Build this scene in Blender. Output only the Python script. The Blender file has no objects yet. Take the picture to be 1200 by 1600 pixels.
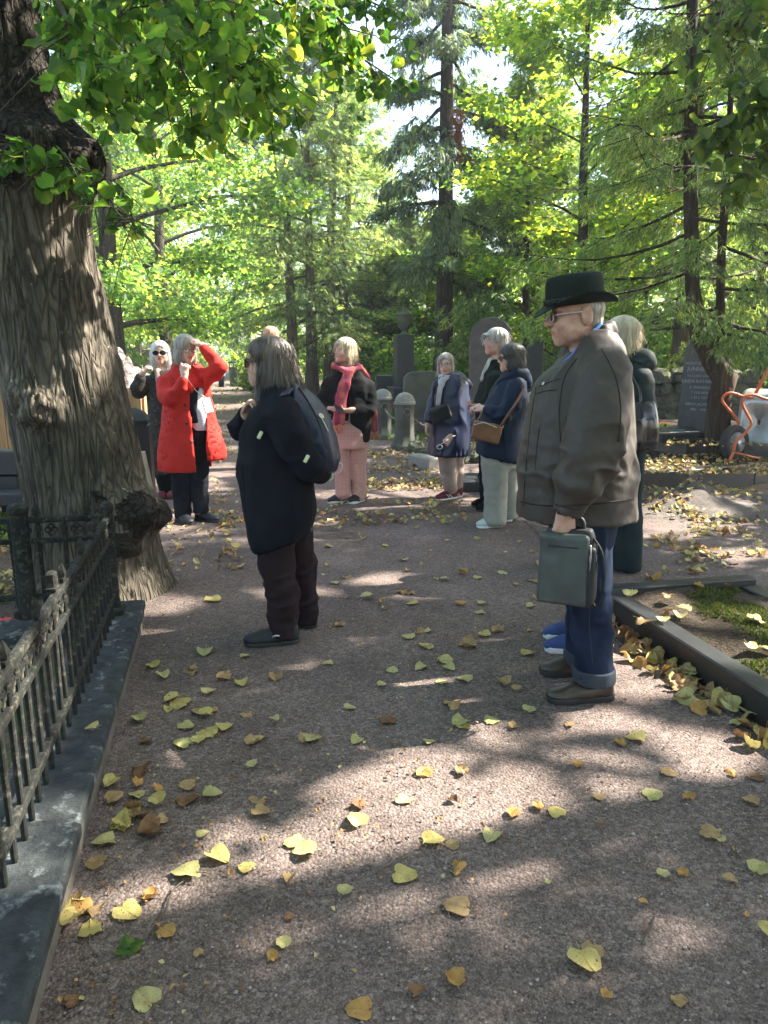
import bpy, math, random
import numpy as np
from mathutils import Vector, Matrix
from mathutils.bvhtree import BVHTree

R = math.radians
random.seed(11)
rng = np.random.default_rng(11)
SC = bpy.context.scene
COL = SC.collection

# ------------------------------------------------------------------ camera, sky, sun, exposure
PITCH, F, CZ = R(12.4), 1155.6, 1.5
cam_data = bpy.data.cameras.new('camera')
cam_data.sensor_fit = 'VERTICAL'
cam_data.sensor_height = 36.0
cam_data.lens = 26.0
cam_data.clip_start = 0.05
cam_data.clip_end = 2000
cam = bpy.data.objects.new('camera', cam_data)
COL.objects.link(cam)
cam.location = (0, 0, CZ)
cam.rotation_euler = (math.pi / 2 - PITCH, 0, 0)
SC.camera = cam

SUN_EL, SUN_AZ = R(43), R(74)          # azimuth measured clockwise from the viewing direction (+Y)
SUN = np.array([math.sin(SUN_AZ) * math.cos(SUN_EL), math.cos(SUN_AZ) * math.cos(SUN_EL), math.sin(SUN_EL)])
world = bpy.data.worlds.new('World')
SC.world = world
world.use_nodes = True
wn = world.node_tree.nodes
sky = wn.new('ShaderNodeTexSky')
sky.sky_type = 'NISHITA'
sky.sun_disc = False
sky.sun_elevation = SUN_EL
sky.sun_rotation = SUN_AZ
sky.air_density = 1.0
sky.dust_density = 2.0
bg = wn['Background']
bg.inputs['Strength'].default_value = 0.11
world.node_tree.links.new(sky.outputs[0], bg.inputs['Color'])

sun_data = bpy.data.lights.new('sun', 'SUN')
sun_data.energy = 5.0
sun_data.angle = R(0.6)
sun_data.color = (1.0, 0.93, 0.82)
sun = bpy.data.objects.new('sun', sun_data)
COL.objects.link(sun)
sun.rotation_euler = Vector(-SUN).to_track_quat('-Z', 'Y').to_euler()

SC.view_settings.view_transform = 'Standard'
SC.view_settings.look = 'None'
SC.view_settings.exposure = 2.65
SC.view_settings.gamma = 1.0
SC.view_settings.use_curve_mapping = False
SC.render.engine = 'CYCLES'
cy = SC.cycles
cy.max_bounces = 8
cy.diffuse_bounces = 4
cy.transmission_bounces = 6
cy.transparent_max_bounces = 6
cy.use_denoising = True
cy.caustics_reflective = False
cy.caustics_refractive = False
cy.sample_clamp_indirect = 6.0

# ------------------------------------------------------------------ pixel <-> world helpers (photo measured at 1200 x 1600)
cP, sP = math.cos(PITCH), math.sin(PITCH)


def ray(px, py):
    x, u = (px - 600) / F, (800 - py) / F
    return np.array([x, cP + u * sP, -sP + u * cP])


def G(px, py, z=0.0):
    d = ray(px, py)
    return np.array([0, 0, CZ]) + d * ((z - CZ) / d[2])


def W(px, py, Y):
    d = ray(px, py)
    return np.array([0, 0, CZ]) + d * (Y / d[1])


def PX(P):
    P = np.asarray(P, float)
    x, y, z = P[..., 0], P[..., 1], P[..., 2] - CZ
    dep = np.maximum(y * cP - z * sP, 1e-3)
    return 600 + F * x / dep, 800 - F * (y * sP + z * cP) / dep


PATH_DIR = np.array([-0.2115, 0.9774])      # the walk runs away to the left of the view
PATH_NRM = np.array([0.9774, 0.2115])

# ------------------------------------------------------------------ object helpers


def link(o, parent=None):
    COL.objects.link(o)
    if parent is not None:
        o.parent = parent
    return o


def tag(o, label=None, cat=None, group=None, kind=None):
    if label: o['label'] = label
    if cat: o['category'] = cat
    if group: o['group'] = group
    if kind: o['kind'] = kind
    return o


def thing(name, label, cat, loc=(0, 0, 0), rz=0.0, group=None):
    o = bpy.data.objects.new(name, None)
    o.empty_display_size = 0.1
    o.location = loc
    o.rotation_euler = (0, 0, rz)
    link(o)
    return tag(o, label, cat, group)


def mesh_np(name, V, faces, mat, parent=None, smooth=True, midx=None, do_link=True):
    """faces: (n,3) / (n,4) array or a list of such arrays"""
    if not isinstance(faces, (list, tuple)):
        faces = [faces]
    faces = [np.asarray(f, np.int32) for f in faces if len(f)]
    me = bpy.data.meshes.new(name)
    V = np.ascontiguousarray(V, np.float32)
    nl = sum(f.size for f in faces)
    nf = sum(len(f) for f in faces)
    me.vertices.add(len(V))
    me.vertices.foreach_set('co', V.ravel())
    me.loops.add(nl)
    me.loops.foreach_set('vertex_index', np.concatenate([f.ravel() for f in faces]))
    me.polygons.add(nf)
    sizes = np.concatenate([np.full(len(f), f.shape[1], np.int32) for f in faces])
    starts = np.concatenate([[0], np.cumsum(sizes)[:-1]]).astype(np.int32)
    me.polygons.foreach_set('loop_start', starts)
    if midx is not None:
        me.polygons.foreach_set('material_index', np.asarray(midx, np.int32))
    me.polygons.foreach_set('use_smooth', np.full(nf, bool(smooth)))
    me.update(calc_edges=True)
    for m in (mat if isinstance(mat, (list, tuple)) else [mat]):
        me.materials.append(m)
    if not do_link:
        return me
    return link(bpy.data.objects.new(name, me), parent)


class MB:
    """collects boxes, tubes, prisms and lathes into one mesh"""
    def __init__(s):
        s.V, s.Q, s.T, s.P = [], [], [], []
        s.n = 0

    def _add(s, V, quads=(), tris=(), polys=()):
        V = np.asarray(V, float).reshape(-1, 3)
        s.V.append(V)
        if len(quads): s.Q.append(np.asarray(quads) + s.n)
        if len(tris): s.T.append(np.asarray(tris) + s.n)
        for p in polys: s.P.append([i + s.n for i in p])
        s.n += len(V)
        return s

    def box(s, c, d, rz=0.0, bev=0.0, taper=1.0, M=None):
        """bevelled box; c centre, d full size; taper scales the top"""
        hx, hy, hz = np.asarray(d, float) / 2
        b = min(bev, hx * .9, hy * .9, hz * .9)
        if b <= 0:
            V = np.array([[x, y, z] for z in (-hz, hz) for x, y in ((-hx, -hy), (hx, -hy), (hx, hy), (-hx, hy))])
            Q = [[0, 3, 2, 1], [4, 5, 6, 7], [0, 1, 5, 4], [1, 2, 6, 5], [2, 3, 7, 6], [3, 0, 4, 7]]
            polys = []
        else:
            def ring(ax, ay, z):
                return [[ax, -ay + b, z], [ax, ay - b, z], [ax - b, ay, z], [-ax + b, ay, z], [-ax, ay - b, z], [-ax, -ay + b, z], [-ax + b, -ay, z], [ax - b, -ay, z]]
            rings = [ring(hx - b, hy - b, -hz), ring(hx, hy, -hz + b), ring(hx, hy, hz - b), ring(hx - b, hy - b, hz)]
            # keep inner rings valid octagons
            for r_ in (rings[0], rings[3]):
                pass
            V = np.array([p for r_ in rings for p in r_])
            Q = [[k * 8 + i, k * 8 + (i + 1) % 8, (k + 1) * 8 + (i + 1) % 8, (k + 1) * 8 + i] for k in range(3) for i in range(8)]
            polys = [list(range(7, -1, -1)), list(range(24, 32))]
        if taper != 1.0:
            f = (V[:, 2] + hz) / (2 * hz)
            V[:, :2] *= (1 + (taper - 1) * f)[:, None]
        if M is not None:
            V = V @ np.asarray(M).T
        c_, s_ = math.cos(rz), math.sin(rz)
        V = V @ np.array([[c_, s_, 0], [-s_, c_, 0], [0, 0, 1]]) + np.asarray(c, float)
        return s._add(V, Q, (), polys)

    def tube(s, pts, r, n=8, cap=True):
        pts = np.asarray(pts, float)
        m = len(pts)
        r = np.broadcast_to(np.asarray(r, float), (m,))
        tan = np.gradient(pts, axis=0)
        tan /= np.linalg.norm(tan, axis=1)[:, None] + 1e-9
        up = np.array([0, 0, 1.0]) if abs(tan[0][2]) < .9 else np.array([1.0, 0, 0])
        a = np.cross(tan[0], up); a /= np.linalg.norm(a)
        V = []
        th = np.arange(n) * 2 * math.pi / n
        for i in range(m):
            a = a - tan[i] * a.dot(tan[i]); a /= np.linalg.norm(a) + 1e-9
            b = np.cross(tan[i], a)
            V.append(pts[i] + r[i] * (np.cos(th)[:, None] * a + np.sin(th)[:, None] * b))
        Q = [[k * n + i, k * n + (i + 1) % n, (k + 1) * n + (i + 1) % n, (k + 1) * n + i] for k in range(m - 1) for i in range(n)]
        P = [list(range(n - 1, -1, -1)), list(range((m - 1) * n, m * n))] if cap else []
        return s._add(np.concatenate(V), Q, (), P)

    def lathe(s, prof, c=(0, 0, 0), n=20, sx=1.0, sy=1.0, rz=0.0):
        """prof: list of (r, z)"""
        th = np.arange(n) * 2 * math.pi / n + rz
        V = [[r * math.cos(t) * sx, r * math.sin(t) * sy, z] for r, z in prof for t in th]
        m = len(prof)
        Q = [[k * n + i, k * n + (i + 1) % n, (k + 1) * n + (i + 1) % n, (k + 1) * n + i] for k in range(m - 1) for i in range(n)]
        return s._add(np.array(V) + np.asarray(c, float), Q, (), [list(range(n - 1, -1, -1)), list(range((m - 1) * n, m * n))])

    def prism(s, outline, axis_from, axis_to, frame=None):
        """outline: 2-D points in (u, v); u = frame[0], v = frame[1]; extruded from axis_from to axis_to (3-D offsets)"""
        u, v = (np.array([1.0, 0, 0]), np.array([0, 0, 1.0])) if frame is None else (np.asarray(frame[0], float), np.asarray(frame[1], float))
        o = np.asarray(outline, float)
        A = o[:, :1] * u + o[:, 1:] * v
        n = len(o)
        V = np.concatenate([A + np.asarray(axis_from, float), A + np.asarray(axis_to, float)])
        Q = [[i, (i + 1) % n, n + (i + 1) % n, n + i] for i in range(n)]
        return s._add(V, Q, (), [list(range(n - 1, -1, -1)), list(range(n, 2 * n))])

    def build(s, name, mat, parent=None, smooth=False, bevel=0.0, do_link=True):
        V = np.concatenate(s.V)
        me = bpy.data.meshes.new(name)
        faces = [list(map(int, q)) for Q in s.Q for q in Q] + [list(map(int, t)) for T in s.T for t in T] + s.P
        me.from_pydata([tuple(v) for v in V], [], faces)
        me.materials.append(mat)
        me.polygons.foreach_set('use_smooth', np.full(len(faces), True))
        if not smooth:
            try:
                me.set_sharp_from_angle(angle=R(35))
            except Exception:
                pass
        me.update()
        if not do_link:
            return me
        o = link(bpy.data.objects.new(name, me), parent)
        if bevel > 0:
            b = o.modifiers.new('bevel', 'BEVEL'); b.width = bevel; b.segments = 2; b.limit_method = 'ANGLE'; b.angle_limit = R(40)
        return o


_perm = np.random.default_rng(3).permutation(4096)
_val = np.random.default_rng(4).random(4096) * 2 - 1


def vnoise(P, seed=0):
    """smooth value noise in [-1, 1], vectorised"""
    P = np.asarray(P, float)
    I = np.floor(P).astype(np.int64)
    f = P - I
    f = f * f * f * (f * (f * 6 - 15) + 10)
    out = 0
    for dx in (0, 1):
        wx = f[..., 0] if dx else 1 - f[..., 0]
        hx = _perm[(I[..., 0] + dx + seed * 37) & 4095]
        for dy in (0, 1):
            wy = f[..., 1] if dy else 1 - f[..., 1]
            hy = _perm[(hx + I[..., 1] + dy) & 4095]
            for dz in (0, 1):
                wz = f[..., 2] if dz else 1 - f[..., 2]
                out = out + wx * wy * wz * _val[_perm[(hy + I[..., 2] + dz) & 4095]]
    return out


def fbm(P, o=4, seed=0):
    r, a = 0, 1.0
    for k in range(o):
        r = r + a * vnoise(P * 2 ** k, seed + k)
        a *= .5
    return r


def vert_normals(V, Fq):
    N = np.zeros_like(V)
    for f in Fq:
        a, b, c = V[f[:, 0]], V[f[:, 1]], V[f[:, 2]]
        n = np.cross(b - a, c - a) if f.shape[1] == 3 else np.cross(V[f[:, 2]] - V[f[:, 0]], V[f[:, 3]] - V[f[:, 1]])
        for k in range(f.shape[1]):
            np.add.at(N, f[:, k], n)
    return N / (np.linalg.norm(N, axis=1)[:, None] + 1e-12)


# ------------------------------------------------------------------ materials
def new_mat(name):
    m = bpy.data.materials.new(name)
    m.use_nodes = True
    nt = m.node_tree
    return m, nt, nt.nodes, nt.links, nt.nodes['Principled BSDF']


def N_(ns, t, **kw):
    n = ns.new(t)
    for k, v in kw.items():
        if k in n.inputs.keys():
            n.inputs[k].default_value = v
        else:
            setattr(n, k, v)
    return n


def ramp(ns, stops):
    r = ns.new('ShaderNodeValToRGB')
    e = r.color_ramp.elements
    while len(e) < len(stops): e.new(0.5)
    for i, (p, c) in enumerate(stops):
        e[i].position = p
        e[i].color = (*c, 1) if len(c) == 3 else c
    return r


def c4(c):
    return (*c, 1.0)


def mix_rgb(ns, ls, fac, a, b, mode='MIX'):
    m = ns.new('ShaderNodeMix'); m.data_type = 'RGBA'; m.blend_type = mode
    for sock, val in ((m.inputs[0], fac), (m.inputs[6], a), (m.inputs[7], b)):
        if hasattr(val, 'links') or hasattr(val, 'is_linked'):
            ls.new(val, sock)
        else:
            sock.default_value = val if not isinstance(val, tuple) or len(val) == 4 else c4(val)
    return m.outputs[2]


def coords(ns, ls, kind='Object', scale=(1, 1, 1)):
    tc = ns.new('ShaderNodeTexCoord'); mp = ns.new('ShaderNodeMapping')
    mp.inputs['Scale'].default_value = scale
    ls.new(tc.outputs[kind], mp.inputs[0])
    return mp.outputs[0]


def surf(name, a, b=None, scale=4.0, detail=6, rough=.8, bump=.3, bscale=30.0, stretch=(1, 1, 1), spots=None, metallic=0.0, dist=.01, lo=.35, hi=.65, sheen=0.0, spec=.5, thr=(.55, .62)):
    """general two-tone noisy surface with fine relief and optional spots (colour, scale)"""
    m, nt, ns, ls, p = new_mat(name)
    co = coords(ns, ls, 'Object', stretch)
    n1 = N_(ns, 'ShaderNodeTexNoise', Scale=scale, Detail=detail, Roughness=.6)
    ls.new(co, n1.inputs['Vector'])
    rp = ramp(ns, [(lo, a), (hi, b or a)])
    ls.new(n1.outputs[0], rp.inputs[0])
    col = rp.outputs[0]
    if spots:
        n3 = N_(ns, 'ShaderNodeTexNoise', Scale=spots[1], Detail=5, Roughness=.65)
        ls.new(co, n3.inputs['Vector'])
        r3 = ramp(ns, [(thr[0], (0, 0, 0)), (thr[1], (1, 1, 1))])
        ls.new(n3.outputs[0], r3.inputs[0])
        col = mix_rgb(ns, ls, r3.outputs[0], col, spots[0])
    ls.new(col, p.inputs['Base Color'])
    p.inputs['Roughness'].default_value = rough
    p.inputs['Metallic'].default_value = metallic
    p.inputs['Specular IOR Level'].default_value = spec
    if sheen:
        p.inputs['Sheen Weight'].default_value = sheen
    if bump:
        n2 = N_(ns, 'ShaderNodeTexNoise', Scale=bscale, Detail=6, Roughness=.65)
        ls.new(co, n2.inputs['Vector'])
        bp = N_(ns, 'ShaderNodeBump', Strength=bump, Distance=dist)
        ls.new(n2.outputs[0], bp.inputs['Height'])
        ls.new(bp.outputs[0], p.inputs['Normal'])
    return m


def cloth(name, a, b=None, rough=.9, weave=900, bump=.15, sheen=.0, scale=9, spec=.15):
    return surf(name, a, b or tuple(x * 1.35 for x in a), scale=scale, rough=rough, bump=bump, bscale=weave, dist=.002, sheen=min(sheen, .03), spec=spec)


def leaf_mat(name, stops, trans=.5, rough=.5, tcol=1.5, clump=.35, cscale=.8):
    """leaf: diffuse + translucent, tint varies per leaf (island) and per clump"""
    m, nt, ns, ls, p = new_mat(name)
    ge = ns.new('ShaderNodeNewGeometry')
    co = coords(ns, ls, 'Object')
    nz = N_(ns, 'ShaderNodeTexNoise', Scale=cscale, Detail=3)
    ls.new(co, nz.inputs['Vector'])
    mx = ns.new('ShaderNodeMath'); mx.operation = 'MULTIPLY_ADD'
    ls.new(nz.outputs[0], mx.inputs[0]); mx.inputs[1].default_value = clump * 2.4; mx.inputs[2].default_value = -clump * 1.2
    ad = ns.new('ShaderNodeMath'); ad.operation = 'ADD'; ad.use_clamp = True
    ls.new(ge.outputs['Random Per Island'], ad.inputs[0]); ls.new(mx.outputs[0], ad.inputs[1])
    rp = ramp(ns, stops)
    ls.new(ad.outputs[0], rp.inputs[0])
    ls.new(rp.outputs[0], p.inputs['Base Color'])
    p.inputs['Roughness'].default_value = rough
    p.inputs['Specular IOR Level'].default_value = .35
    tr = ns.new('ShaderNodeBsdfTranslucent')
    tm = mix_rgb(ns, ls, 1.0, rp.outputs[0], (tcol * 1.15, tcol * 1.05, tcol * .55, 1), 'MULTIPLY')
    ls.new(tm, tr.inputs[0])
    ms = ns.new('ShaderNodeMixShader'); ms.inputs[0].default_value = trans
    ls.new(p.outputs[0], ms.inputs[1]); ls.new(tr.outputs[0], ms.inputs[2])
    ls.new(ms.outputs[0], nt.nodes['Material Output'].inputs[0])
    return m


M = {}


def gravel(name, tones, grit=90.0, patch=None):
    m, nt, ns, ls, p = new_mat(name)
    co = coords(ns, ls, 'Object')
    wp = N_(ns, 'ShaderNodeTexNoise', Scale=60, Detail=2)
    ls.new(co, wp.inputs['Vector'])
    vo = N_(ns, 'ShaderNodeTexVoronoi', Scale=grit); vo.feature = 'F1'
    ls.new(co, vo.inputs['Vector'])
    vo2 = N_(ns, 'ShaderNodeTexVoronoi', Scale=grit * 2.7)
    ls.new(co, vo2.inputs['Vector'])
    sep = ns.new('ShaderNodeSeparateColor'); ls.new(vo.outputs['Color'], sep.inputs[0])
    rp = ramp(ns, tones); ls.new(sep.outputs[0], rp.inputs[0])
    sep2 = ns.new('ShaderNodeSeparateColor'); ls.new(vo2.outputs['Color'], sep2.inputs[0])
    rp2 = ramp(ns, tones); ls.new(sep2.outputs[1], rp2.inputs[0])
    col = mix_rgb(ns, ls, .55, rp.outputs[0], rp2.outputs[0])
    n0 = N_(ns, 'ShaderNodeTexNoise', Scale=1.3, Detail=6, Roughness=.62); ls.new(co, n0.inputs['Vector'])
    r0 = ramp(ns, [(.3, (.66, .64, .63)), (.7, (1.22, 1.19, 1.16))]); ls.new(n0.outputs[0], r0.inputs[0])
    col = mix_rgb(ns, ls, 1.0, col, r0.outputs[0], 'MULTIPLY')
    if patch:
        n3 = N_(ns, 'ShaderNodeTexNoise', Scale=patch[1], Detail=6, Roughness=.7); ls.new(co, n3.inputs['Vector'])
        r3 = ramp(ns, [(patch[2], (0, 0, 0)), (patch[3], (1, 1, 1))]); ls.new(n3.outputs[0], r3.inputs[0])
        col = mix_rgb(ns, ls, r3.outputs[0], col, patch[0])
    ls.new(col, p.inputs['Base Color'])
    p.inputs['Roughness'].default_value = .95
    p.inputs['Specular IOR Level'].default_value = .15
    b1 = N_(ns, 'ShaderNodeBump', Strength=.85, Distance=.006); b1.invert = True
    ls.new(vo.outputs['Distance'], b1.inputs['Height'])
    b2 = N_(ns, 'ShaderNodeBump', Strength=.5, Distance=.03)
    n4 = N_(ns, 'ShaderNodeTexNoise', Scale=9, Detail=8, Roughness=.7); ls.new(co, n4.inputs['Vector'])
    ls.new(n4.outputs[0], b2.inputs['Height'])
    ls.new(b1.outputs[0], b2.inputs['Normal'])
    ls.new(b2.outputs[0], p.inputs['Normal'])
    return m


M['gravel'] = gravel('gravel', [(0.0, (.055, .046, .042)), (.35, (.112, .088, .080)), (.7, (.170, .132, .119)), (1.0, (.29, .24, .22))])
M['soil'] = gravel('leafy_soil', [(0, (.04, .032, .025)), (.5, (.09, .07, .05)), (1, (.17, .13, .09))], 60, ((.06, .085, .022), 1.1, .5, .62))
M['bed_soil'] = gravel('bed_soil', [(0, (.014, .011, .008)), (.5, (.038, .029, .021)), (1, (.085, .066, .047))], 70)
M['sand'] = gravel('sand_heap', [(0, (.07, .06, .055)), (.5, (.125, .108, .098)), (1, (.20, .178, .165))], 140)
M['bark'] = None


def bark_mat(name, dark, lightc, lichen, vscale=9.0, zst=.16, bump=.9, dist=.03, lich=(.60, .66)):
    m, nt, ns, ls, p = new_mat(name)
    co = coords(ns, ls, 'Object', (1, 1, zst))
    w = N_(ns, 'ShaderNodeTexNoise', Scale=3, Detail=4); ls.new(co, w.inputs['Vector'])
    va = ns.new('ShaderNodeVectorMath'); va.operation = 'MULTIPLY_ADD'
    ls.new(w.outputs['Color'], va.inputs[0]); va.inputs[1].default_value = (.35, .35, .35); ls.new(co, va.inputs[2])
    n1 = N_(ns, 'ShaderNodeTexNoise', Scale=vscale, Detail=8, Roughness=.62); ls.new(va.outputs[0], n1.inputs['Vector'])
    vo = N_(ns, 'ShaderNodeTexVoronoi', Scale=vscale * 1.6); vo.feature = 'DISTANCE_TO_EDGE'; ls.new(va.outputs[0], vo.inputs['Vector'])
    rv = ramp(ns, [(.0, (.35, .35, .35)), (.22, (1, 1, 1))]); ls.new(vo.outputs[0], rv.inputs[0])
    rp = ramp(ns, [(.3, dark), (.55, tuple((x + y) / 2 for x, y in zip(dark, lightc))), (.75, lightc)]); ls.new(n1.outputs[0], rp.inputs[0])
    col = mix_rgb(ns, ls, rv.outputs[0], tuple(x * .45 for x in dark), rp.outputs[0])
    co2 = coords(ns, ls, 'Object')
    n2 = N_(ns, 'ShaderNodeTexNoise', Scale=14, Detail=6, Roughness=.7); ls.new(co2, n2.inputs['Vector'])
    r2 = ramp(ns, [(lich[0], (0, 0, 0)), (lich[1], (1, 1, 1))]); ls.new(n2.outputs[0], r2.inputs[0])
    col = mix_rgb(ns, ls, r2.outputs[0], col, lichen)
    n3 = N_(ns, 'ShaderNodeTexNoise', Scale=1.6, Detail=4); ls.new(co2, n3.inputs['Vector'])
    r3 = ramp(ns, [(.35, (.62, .62, .58)), (.65, (1.2, 1.15, 1.1))]); ls.new(n3.outputs[0], r3.inputs[0])
    col = mix_rgb(ns, ls, 1.0, col, r3.outputs[0], 'MULTIPLY')
    ls.new(col, p.inputs['Base Color'])
    p.inputs['Roughness'].default_value = .92
    p.inputs['Specular IOR Level'].default_value = .2
    mu = ns.new('ShaderNodeMath'); mu.operation = 'ADD'
    ls.new(n1.outputs[0], mu.inputs[0])
    m2 = ns.new('ShaderNodeMath'); m2.operation = 'MULTIPLY'; ls.new(rv.outputs[0], m2.inputs[0]); m2.inputs[1].default_value = .5
    ls.new(m2.outputs[0], mu.inputs[1])
    b = N_(ns, 'ShaderNodeBump', Strength=bump, Distance=dist); ls.new(mu.outputs[0], b.inputs['Height'])
    ls.new(b.outputs[0], p.inputs['Normal'])
    return m


M['bark'] = bark_mat('linden_bark', (.055, .048, .038), (.23, .205, .165), (.40, .42, .36), 17.0, .15, 1.0, .035, lich=(.65, .69))
M['bark_far'] = bark_mat('tree_bark', (.035, .029, .024), (.11, .092, .072), (.15, .16, .12), 7.0, .2, .8, .03)
M['bark_cedar'] = bark_mat('cedar_bark', (.035, .026, .02), (.13, .095, .07), (.12, .12, .10), 9.0, .12, .8, .03)
M['bark_thuja'] = bark_mat('thuja_bark', (.10, .08, .06), (.28, .225, .17), (.2, .2, .15), 9.0, .12, .8, .03)
M['twig'] = surf('twig', (.04, .032, .024), (.08, .065, .045), rough=.9, bump=.3)

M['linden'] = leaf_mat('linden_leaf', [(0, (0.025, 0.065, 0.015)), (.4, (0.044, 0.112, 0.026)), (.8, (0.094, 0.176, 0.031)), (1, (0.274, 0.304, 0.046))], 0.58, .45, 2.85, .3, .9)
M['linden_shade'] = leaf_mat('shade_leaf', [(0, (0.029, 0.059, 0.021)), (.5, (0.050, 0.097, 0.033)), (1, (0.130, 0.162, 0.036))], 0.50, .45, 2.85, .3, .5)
M['maple'] = leaf_mat('maple_leaf', [(0, (0.048, 0.114, 0.021)), (.4, (0.102, 0.182, 0.031)), (.8, (0.206, 0.274, 0.035)), (1, (0.336, 0.342, 0.052))], 0.63, .5, 2.85, .45, .35)
M['green'] = leaf_mat('green_leaf', [(0, (0.040, 0.091, 0.029)), (.4, (0.079, 0.162, 0.043)), (.8, (0.158, 0.247, 0.053)), (1, (0.336, 0.337, 0.072))], 0.60, .5, 2.85, .4, .4)
M['thuja'] = leaf_mat('thuja_spray', [(0, (0.048, 0.092, 0.047)), (.45, (0.099, 0.168, 0.068)), (.85, (0.187, 0.265, 0.091)), (1, (0.352, 0.353, 0.130))], 0.48, .6, 2.85, .45, .5)
M['spruce'] = leaf_mat('spruce_needles', [(0, (0.030, 0.061, 0.041)), (.5, (0.065, 0.114, 0.060)), (1, (0.163, 0.218, 0.092))], 0.38, .6, 2.85, .4, .5)
M['russet'] = leaf_mat('russet_needles', [(0, (.18, .06, .015)), (1, (.32, .13, .04))], .45, .6, 1.6)
M['grassy'] = leaf_mat('grass_blade', [(0, (.04, .09, .015)), (.5, (.08, .15, .025)), (1, (.20, .24, .06))], .4, .6, 1.6, .4, 1.5)
M['moss'] = leaf_mat('moss', [(0, (.018, .032, .008)), (.5, (.042, .066, .012)), (1, (.10, .125, .022))], .25, .9, 1.4, .45, 2.5)

M['granite_dark'] = surf('dark_granite', (0.0108, 0.0120, 0.0132), (0.0210, 0.0222, 0.0240), 30, rough=.45, bump=.12, bscale=120, spots=((.06, .065, .07), 160), thr=(.6, .68))
M['granite_black'] = surf('polished_black_granite', (.030, .038, .043), (.060, .070, .076), 6, rough=.28, bump=.03, bscale=90)
M['granite_mossy'] = surf('mossy_granite', (0.0413, 0.0435, 0.0338), (0.0900, 0.0900, 0.0713), 3.5, rough=.9, bump=.5, bscale=50, spots=((.075, .095, .03), 2.6), thr=(.5, .66))
M['granite_grey'] = surf('grey_granite', (.16, .155, .14), (.28, .265, .24), 5, rough=.85, bump=.5, bscale=70, spots=((.12, .14, .07), 3.0), thr=(.52, .68))
M['granite_brown'] = surf('brown_granite', (0.0525, 0.0420, 0.0350), (0.0910, 0.0735, 0.0595), 8, rough=.6, bump=.25, bscale=80, spots=((.06, .07, .035), 2.6), thr=(.55, .7))
M['plinth'] = surf('plinth_granite', (.017, .020, .021), (.060, .068, .07), 14, rough=.85, bump=.9, bscale=70, spots=((.24, .265, .265), 13), thr=(.56, .72), spec=.25, lo=.3, hi=.75)
M['plinth_side'] = surf('plinth_side', (.085, .075, .06), (.15, .13, .105), 6, rough=.9, bump=.5, bscale=60)
M['rubble'] = surf('rubble_stone', (0.0480, 0.0448, 0.0360), (0.1360, 0.1240, 0.1000), 3, rough=.95, bump=.8, bscale=18, spots=((.07, .095, .025), 2.2), thr=(.46, .62), dist=.03)
M['boulder'] = surf('rough_boulder', (.11, .085, .075), (.42, .36, .32), 8, rough=.95, bump=1.0, bscale=22, dist=.05, lo=.42, hi=.6)
M['iron'] = surf('weathered_iron', (.007, .009, .009), (.022, .022, .018), 18, rough=.8, bump=.9, bscale=70, spots=((.10, .092, .066), 40), thr=(.52, .76), dist=.005, spec=.2)
M['plank'] = surf('pine_plank', (0.2400, 0.1280, 0.0480), (0.3680, 0.2240, 0.1040), 5, rough=.75, bump=.3, bscale=18, stretch=(3, 3, .35))
M['plank_pale'] = surf('pale_plank', (.42, .34, .24), (.58, .50, .38), 6, rough=.8, bump=.3, bscale=20, stretch=(3, 3, .35))
M['chain'] = surf('chain_iron', (.09, .085, .075), (.2, .185, .16), 30, rough=.6, bump=.3, metallic=.5)
M['letter'] = surf('carved_letter', (.30, .33, .34), (.38, .41, .42), 8, rough=.8, bump=0)

M['burl_shade'] = bark_mat('burl_shaded_bark', (.016, .013, .010), (.07, .06, .048), (.16, .17, .14), 15.0, .7, 1.0, .05, lich=(.68, .74))

# ------------------------------------------------------------------ ground
def gx(px, Y):
    return (px - 600) / F * (Y * cP + CZ * sP)


def sheet(name, pts, z, mat, kind='structure', sub=0):
    me = bpy.data.meshes.new(name)
    me.from_pydata([(x, y, z) for x, y in pts], [], [list(range(len(pts)))])
    me.materials.append(mat)
    o = link(bpy.data.objects.new(name, me))
    return tag(o, kind=kind)


sheet('ground', [(-150, -60), (150, -60), (150, 200), (-150, 200)], 0.0, M['soil'])


def along(t, off):                       # point on the walk: t metres along it, off metres to the right of the kerb line
    return KERB0 + PATH_DIR * t + PATH_NRM * (off - .05 * min(max(0, t - 11), 17))


KERB0 = G(141, 1297)[:2]                 # foot of the left plinth
# main walk with slightly uneven edges, widening into the open gravel on the right
left_edge, right_edge = [], []
for t in np.arange(-4, 75, .8):
    wob = .10 * math.sin(t * 1.7) + .08 * math.sin(t * .73 + 1)
    left_edge.append(along(t, -.35 + (0 if t < 4 else wob - .35)))
    wid = 4.2 if t < 9 else max(2.4, 4.2 - .16 * (t - 9))
    right_edge.append(along(t, wid + wob))
sheet('gravel_path', [tuple(p) for p in left_edge] + [tuple(p) for p in right_edge[::-1]], 0.004, M['gravel'])
sheet('gravel_clearing', [(1.6, 1.2), (7.5, 1.0), (8.2, 5.2), (7.4, 7.2), (4.6, 7.9), (2.7, 8.0), (1.2, 7.2)], 0.008, M['gravel'])

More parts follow.
